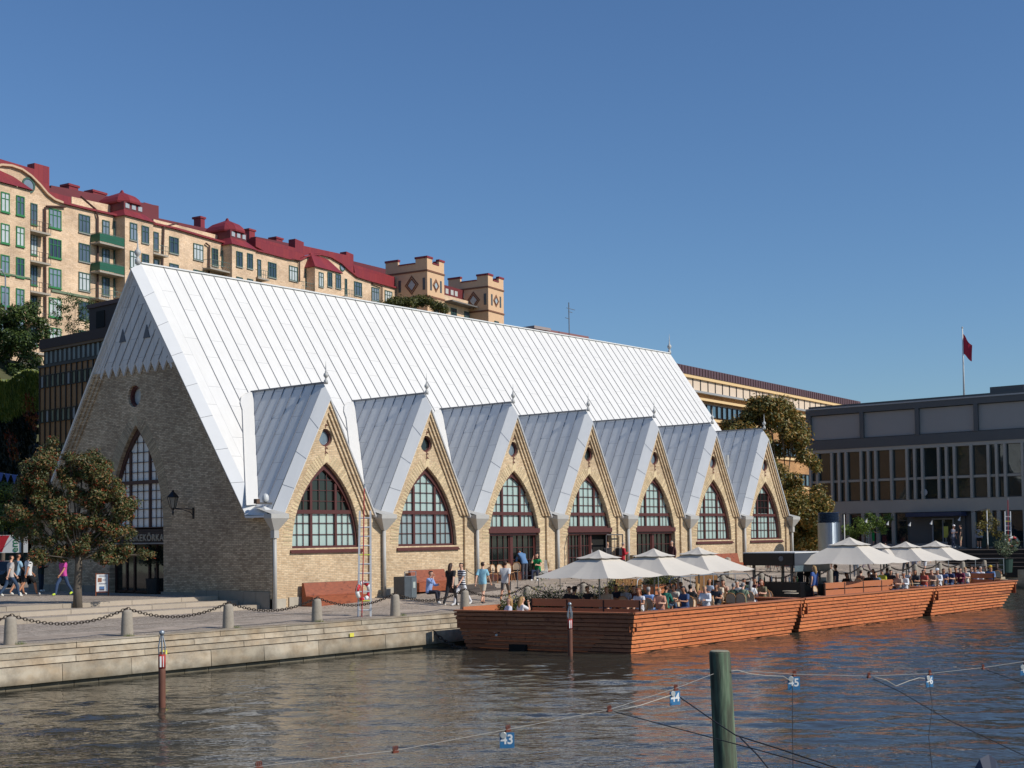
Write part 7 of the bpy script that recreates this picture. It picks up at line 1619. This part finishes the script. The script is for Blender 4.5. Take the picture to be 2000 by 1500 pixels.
# parked cars, banner, pennants at far left
def car(p, rz, col, label, sc=1.0):
    t = thing('parked_car', label, 'car', p, rz, 'parked cars'); PM = M('paint_'+col, col, .25, .05, spec=.7)
    prof = [(-2.1, .25), (-2.15, .75), (-1.75, .92), (-1.15, .98), (-.5, 1.42), (.75, 1.46), (1.6, 1.02), (2.05, .92), (2.15, .6), (2.1, .25)]
    m = MB(); m.prism(prof, (lambda a, b, d: (a, d*(1 if b < 1.0 else .82), b)), -.86, .86); fixn(m.build('body', PM, t))
    for s_ in (-1, 1):
        m = MB(); m.add([(-1.05, s_*.80, 1.0), (-.5, s_*.715, 1.36), (.7, s_*.71, 1.4), (1.4, s_*.79, 1.02)], [(0, 1, 2, 3)]); m.build('side_window', glass_mat('car_glass', '1e2c2c', .05), t)
        for x in (-1.35, 1.35): w_ = MB(); w_.lathe([(.33, -.1), (.34, -.06), (.34, .06), (.33, .1), (.2, .11)], (0, 0, 0), 18); q = w_.build('wheel', M('tyre', '17171a', .8), t, smooth=False); q.rotation_euler = (pi/2, 0, 0); q.location = (x, s_*.8, .34); r2 = MB().lathe([(.2, -.112), (.2, .112)], (0, 0, 0), 14).build('rim', STEEL, q)
    return t
cp = at(12, 1118, D=74); car(Vector((cp.x, cp.y, .49)), radians(35), '23272b', 'dark grey parked car behind the walkers at the left edge')
cp = at(1562, 1072, D=112); car(Vector((cp.x, cp.y, cp.z)), radians(20), '5a1420', 'dark red car between the hall end and the grey building')
bn0, bn1 = at(-12, 1080, D=78), at(54, 1080, D=78); bt = at(20, 1045, D=78).z; t = thing('advert_banner', 'white banner with vertical green lettering and a red mark at the left edge', 'banner', bn0, atan2(bn1.y-bn0.y, bn1.x-bn0.x)); Lb = (bn1-bn0).length; hb = bt-bn0.z
MB().box(0, Lb, -.02, .02, 0, hb).build('cloth', WHITE, t); text_obj('eme', .62, M('letter_green', '1f7a44', .6), frame_mtx((Lb*.72, -.04, .02), (0, 0, 1), (-1, 0, 0)), 'lettering', t, .005)
m = MB(); m.add([(.35, -.04, hb*.98), (Lb*.48, -.04, hb*.98), (.75, -.04, hb*.66), (.6, -.04, hb*.3), (.5, -.04, .05), (.35, -.04, .05)], [(0, 1, 2, 3, 4, 5)]); m.build('red_mark', M('mark_red', 'b3202a', .6), t)
MB().box(-.4, -.0, -.06, .06, -1.0, hb+.1).build('banner_post', DARK, t); MB().box(Lb*.82, Lb*.88, -.08, -.03, -1.0, hb+.3).build('banner_post', DARK, t)
pn = [at(-5, 922, D=70), at(35, 928, D=70)]; t = thing('pennant_string', 'string of blue pennants hanging at the left edge', 'bunting', pn[0]); d_ = pn[1]-pn[0]
MB().tube([(0, 0, 0), d_*.5-Vector((0, 0, .05)), d_], .012, 4).build('cord', WHITE, t)
for k_ in range(3): a, b = d_*(k_*.33+.02), d_*(k_*.33+.3); m = MB(); m.add([a, b, (a+b)/2-Vector((0, 0, .5)), a+Vector((0, -.02, 0)), b+Vector((0, -.02, 0)), (a+b)/2-Vector((0, -.02, .5))], [(0, 1, 2), (5, 4, 3), (0, 2, 5, 3), (1, 4, 5, 2)]); m.build('pennant', M('pennant_blue', '3a5590', .7), t)
lpz = at(12, 640, D=128); t = thing('street_lamp', 'slim grey street lamp on the hill road at the far left', 'street lamp', lpz); H = at(10, 528, D=128).z-lpz.z; MB().tube([(0, 0, 0), (-.1, 0, H*.9), (-.5, 0, H)], [.09, .06, .05], 6).build('pole', GALV, t); MB().box(-1.2, -.45, -.12, .12, H-.05, H+.06).build('lamp_head', GALV, t)
# metal advertising cylinder
cy0 = at(1620, 1093, D=88); ct = at(1620, 1001, D=88); cm_ = at(1620, 1021, D=88); t = thing('metal_pavilion', 'cylindrical patterned steel kiosk with dark ribbed top left of the widest parasol', 'kiosk', (cy0.x, cy0.y, cy0.z-.2)); H = ct.z-cy0.z+.2; hm = cm_.z-cy0.z+.2
k = NT('embossed_steel'); v = k.coord(scale=(1, 1, 1)); ck = k.n('ShaderNodeTexWave', Scale=9.0, Distortion=0.0); ck.bands_direction = 'DIAGONAL'; k.L.new(v, ck.inputs['Vector']); k.L.new(k.mix(ck.outputs['Fac'], lin('7f8890'), lin('aab3ba')), k.b.inputs['Base Color']); k.b.inputs['Metallic'].default_value = .85; k.b.inputs['Roughness'].default_value = .3; k.bump(ck.outputs['Fac'], .5, .03)
MB().lathe([(.72, 0), (.72, hm)], (0, 0, 0), 32).build('drum', k.m, t, smooth=False)
pr_ = []
nb_ = 7
for i in range(nb_): z0 = hm+(H-hm)*i/nb_; pr_ += [(.66, z0), (.71, z0+(H-hm)/nb_*.5), (.66, z0+(H-hm)/nb_*.95)]
MB().lathe(pr_, (0, 0, 0), 32).build('ribbed_top', M('ribbed_blue', '3c4c62', .25, .1, metal=.7), t)
# stairs up to the right hand plaza, hut, sign, poles
s0, s1 = at(1815, 1118, D=101), at(2080, 1118, D=97); dxy = Vector((s1.x-s0.x, s1.y-s0.y, 0)); nn = Vector((-dxy.y, dxy.x, 0)).normalized(); nn = nn if nn.dot(fw) > 0 else -nn
t = thing('timber_stairs', 'broad dark timber steps rising at the right edge behind the terrace end', 'stairs', (0, 0, 0)); TS = M('stair_dark', '5c5048', .8, .2, 3); TSD = M('stair_riser', '2c2723', .9)
for k_ in range(5):
    z = -.05+.3*k_; a = s0+nn*k_*.8; b = s1+nn*k_*.8; c_, d_ = b+nn*.8, a+nn*.8
    m = MB(); m.add([(a.x, a.y, z-.5), (b.x, b.y, z-.5), (b.x, b.y, z+.26), (a.x, a.y, z+.26)], [(0, 1, 2, 3)]); m.build('riser', TSD, t)
    m = MB(); e = -nn*.05; P4 = [a+e, b+e, c_, d_]; m.add([(q.x, q.y, z+.26) for q in P4]+[(q.x, q.y, z+.3) for q in P4], [(0, 1, 2, 3), (4, 7, 6, 5), (0, 4, 5, 1), (1, 5, 6, 2), (2, 6, 7, 3), (3, 7, 4, 0)]); m.build('tread', TS, t)
P4 = [s0+nn*4, s1+nn*4, s1+nn*14, s0+nn*14]; m = MB(); m.add([(q.x, q.y, 1.46) for q in P4], [(0, 1, 2, 3)]); m.build('landing', TS, t)
h0 = at(1958, 1066, D=110); t = thing('timber_hut', 'small orange brown timber hut with a pale flat roof at the right edge', 'hut', (h0.x, h0.y, h0.z-.3), YAW-pi/2); MB().box(.0, 4.2, 0, 2.5, 0, 2.5).build('wall', M('hut_wood', '8a5a36', .7, .3, 3), t); m = MB(); m.add([(-.9, -.6, 2.35), (1.6, -.6, 2.75), (4.8, -.6, 2.75), (4.8, 2.6, 2.75), (1.6, 2.6, 2.75), (-.9, 2.6, 2.35), (-.9, -.6, 2.45), (1.6, -.6, 2.87), (4.8, -.6, 2.87), (4.8, 2.6, 2.87), (1.6, 2.6, 2.87), (-.9, 2.6, 2.45)], [(0, 1, 4, 5), (1, 2, 3, 4), (6, 11, 10, 7), (7, 10, 9, 8), (0, 6, 7, 1), (1, 7, 8, 2)]); m.build('roof', M('hut_roof', 'a9a8a4', .5), t); MB().box(1.1, 4.0, -.03, 0, .2, 2.1).build('opening', DARK, t)
y0_ = at(1848, 1068, D=108); t = thing('yellow_sign', 'yellow rectangular notice on a thin post before the grey building', 'sign', y0_, YAW-pi/2); MB().tube([(0, 0, 0), (0, 0, 1.6)], .03, 6).build('post', GALV, t); MB().box(-.18, .18, -.04, -.02, .75, 1.65).build('panel', M('sign_yellow', 'b5a83c', .6, .3, 8), t)
for x, y, yt, l in ((1650, 1072, 1005, 'thin white pole right of the metal cylinder'), (1929, 1062, 997, 'thin white pole at the sapling by the hut')):
    b_ = at(x, y, D=104); h_ = at(x, yt, D=104).z-b_.z; tag(MB().tube([(b_.x, b_.y, b_.z-.5), (b_.x, b_.y, b_.z+h_)], .05, 6).build('pole', WHITE), l, 'pole', 'white poles')
c0_ = at(1918, 1068, D=106); t = tag(MB().box(0, 2.2, 0, 1.2, 0, 1.25).build('green_container', M('container_green', '16302a', .6)), 'dark green container behind the sapling at the right', 'container'); t.location = c0_; t.rotation_euler = (0, 0, YAW-pi/2)
r0_, r1_ = at(1800, 1092, D=98), at(1960, 1093, D=96); t = thing('metal_railing', 'thin metal railing along the foot of the dark stairs', 'railing', r0_); d_ = r1_-r0_; d_.z = 0
for z in (.0, -.45, -.8): MB().tube([(0, 0, z), (d_.x, d_.y, z)], .02, 5).build('rail', GALV, t)
for f in (0, .33, .66, 1): MB().tube([(d_.x*f, d_.y*f, .02), (d_.x*f, d_.y*f, -1.1)], .025, 5).build('post', GALV, t)
# festoon bulbs strung before the grey building
for i, (x, y) in enumerate(((1692, 1017), (1734, 1022), (1777, 1024), (1819, 1021), (1874, 1014))):
    p = at(x, y, D=108); o = MB().lathe([(.02, .2), (.04, .1), (.12, -.12), (.02, -.14)], (0, 0, 0), 8).build('hanging_lamp', WHITE); o.location = p; o.rotation_euler = (.4, 0, 0); tag(o, '%s small white hanging lamp from the left before the grey building' % ORD[i], 'lamp', 'hanging lamps')
P = [at(x, y, D=108)+Vector((0, 0, .2)) for x, y in ((1650, 1006), (1692, 1015), (1734, 1020), (1777, 1022), (1819, 1019), (1874, 1011), (1929, 998))]; tag(MB().tube(P, .012, 4).build('lamp_cable', BLACK), 'thin black cable carrying the small hanging lamps', 'cable')
# bicycles by the hall end
def bike(p, rz, label):
    t = thing('bicycle', label, 'bicycle', p, rz, 'bicycles by the hall'); FR = M('bike_frame', '7a2020' if 'red' in label else '2c3038', .4)
    for x in (-.52, .52):
        w_ = MB(); w_.tube([(x+cos(a*pi/10)*.33, 0, .34+sin(a*pi/10)*.33) for a in range(21)], .018, 5, False)
        for k_ in range(8): w_.tube([(x, 0, .34), (x+cos(k_*pi/4)*.32, 0, .34+sin(k_*pi/4)*.32)], .004, 3)
        w_.build('wheel', BLACK, t)
    m = MB()
    for a, b in (((-.52, .34), (-.15, .82)), ((-.15, .82), (.36, .86)), ((.36, .9), (.52, .34)), ((-.05, .3), (.38, .8)), ((-.05, .3), (-.17, .9)), ((-.52, .34), (-.05, .3))): m.tube([(a[0], 0, a[1]), (b[0], 0, b[1])], .02, 6)
    m.build('frame', FR, t); MB().tube([(.42, -.28, 1.0), (.36, 0, 1.02), (.42, .28, 1.0)], .015, 5).build('handlebar', STEEL, t); MB().box(-.3, -.02, -.07, .07, .9, .95).build('saddle', BLACK, t)
for i, (x, y, l) in enumerate(((1500, 1118, 'red bicycle parked behind the bar canopy'), (1515, 1116, 'dark bicycle parked behind the bar, nearer the hall corner'), (1532, 1115, 'dark bicycle parked behind the bar, rightmost of the bicycles'))): bike(G(x, y), .7+i*.2, l)
st_ = tag(MB().lathe([(.28, 0), (.26, .5), (.2, 1.0), (.16, 1.15), (.02, 1.2)], tuple(G(1422, 1128)), 8).build('stone_post', GRAN), 'pale stone post behind the kiosk near the hall', 'post')
# anything still without a category at top level is the setting's own
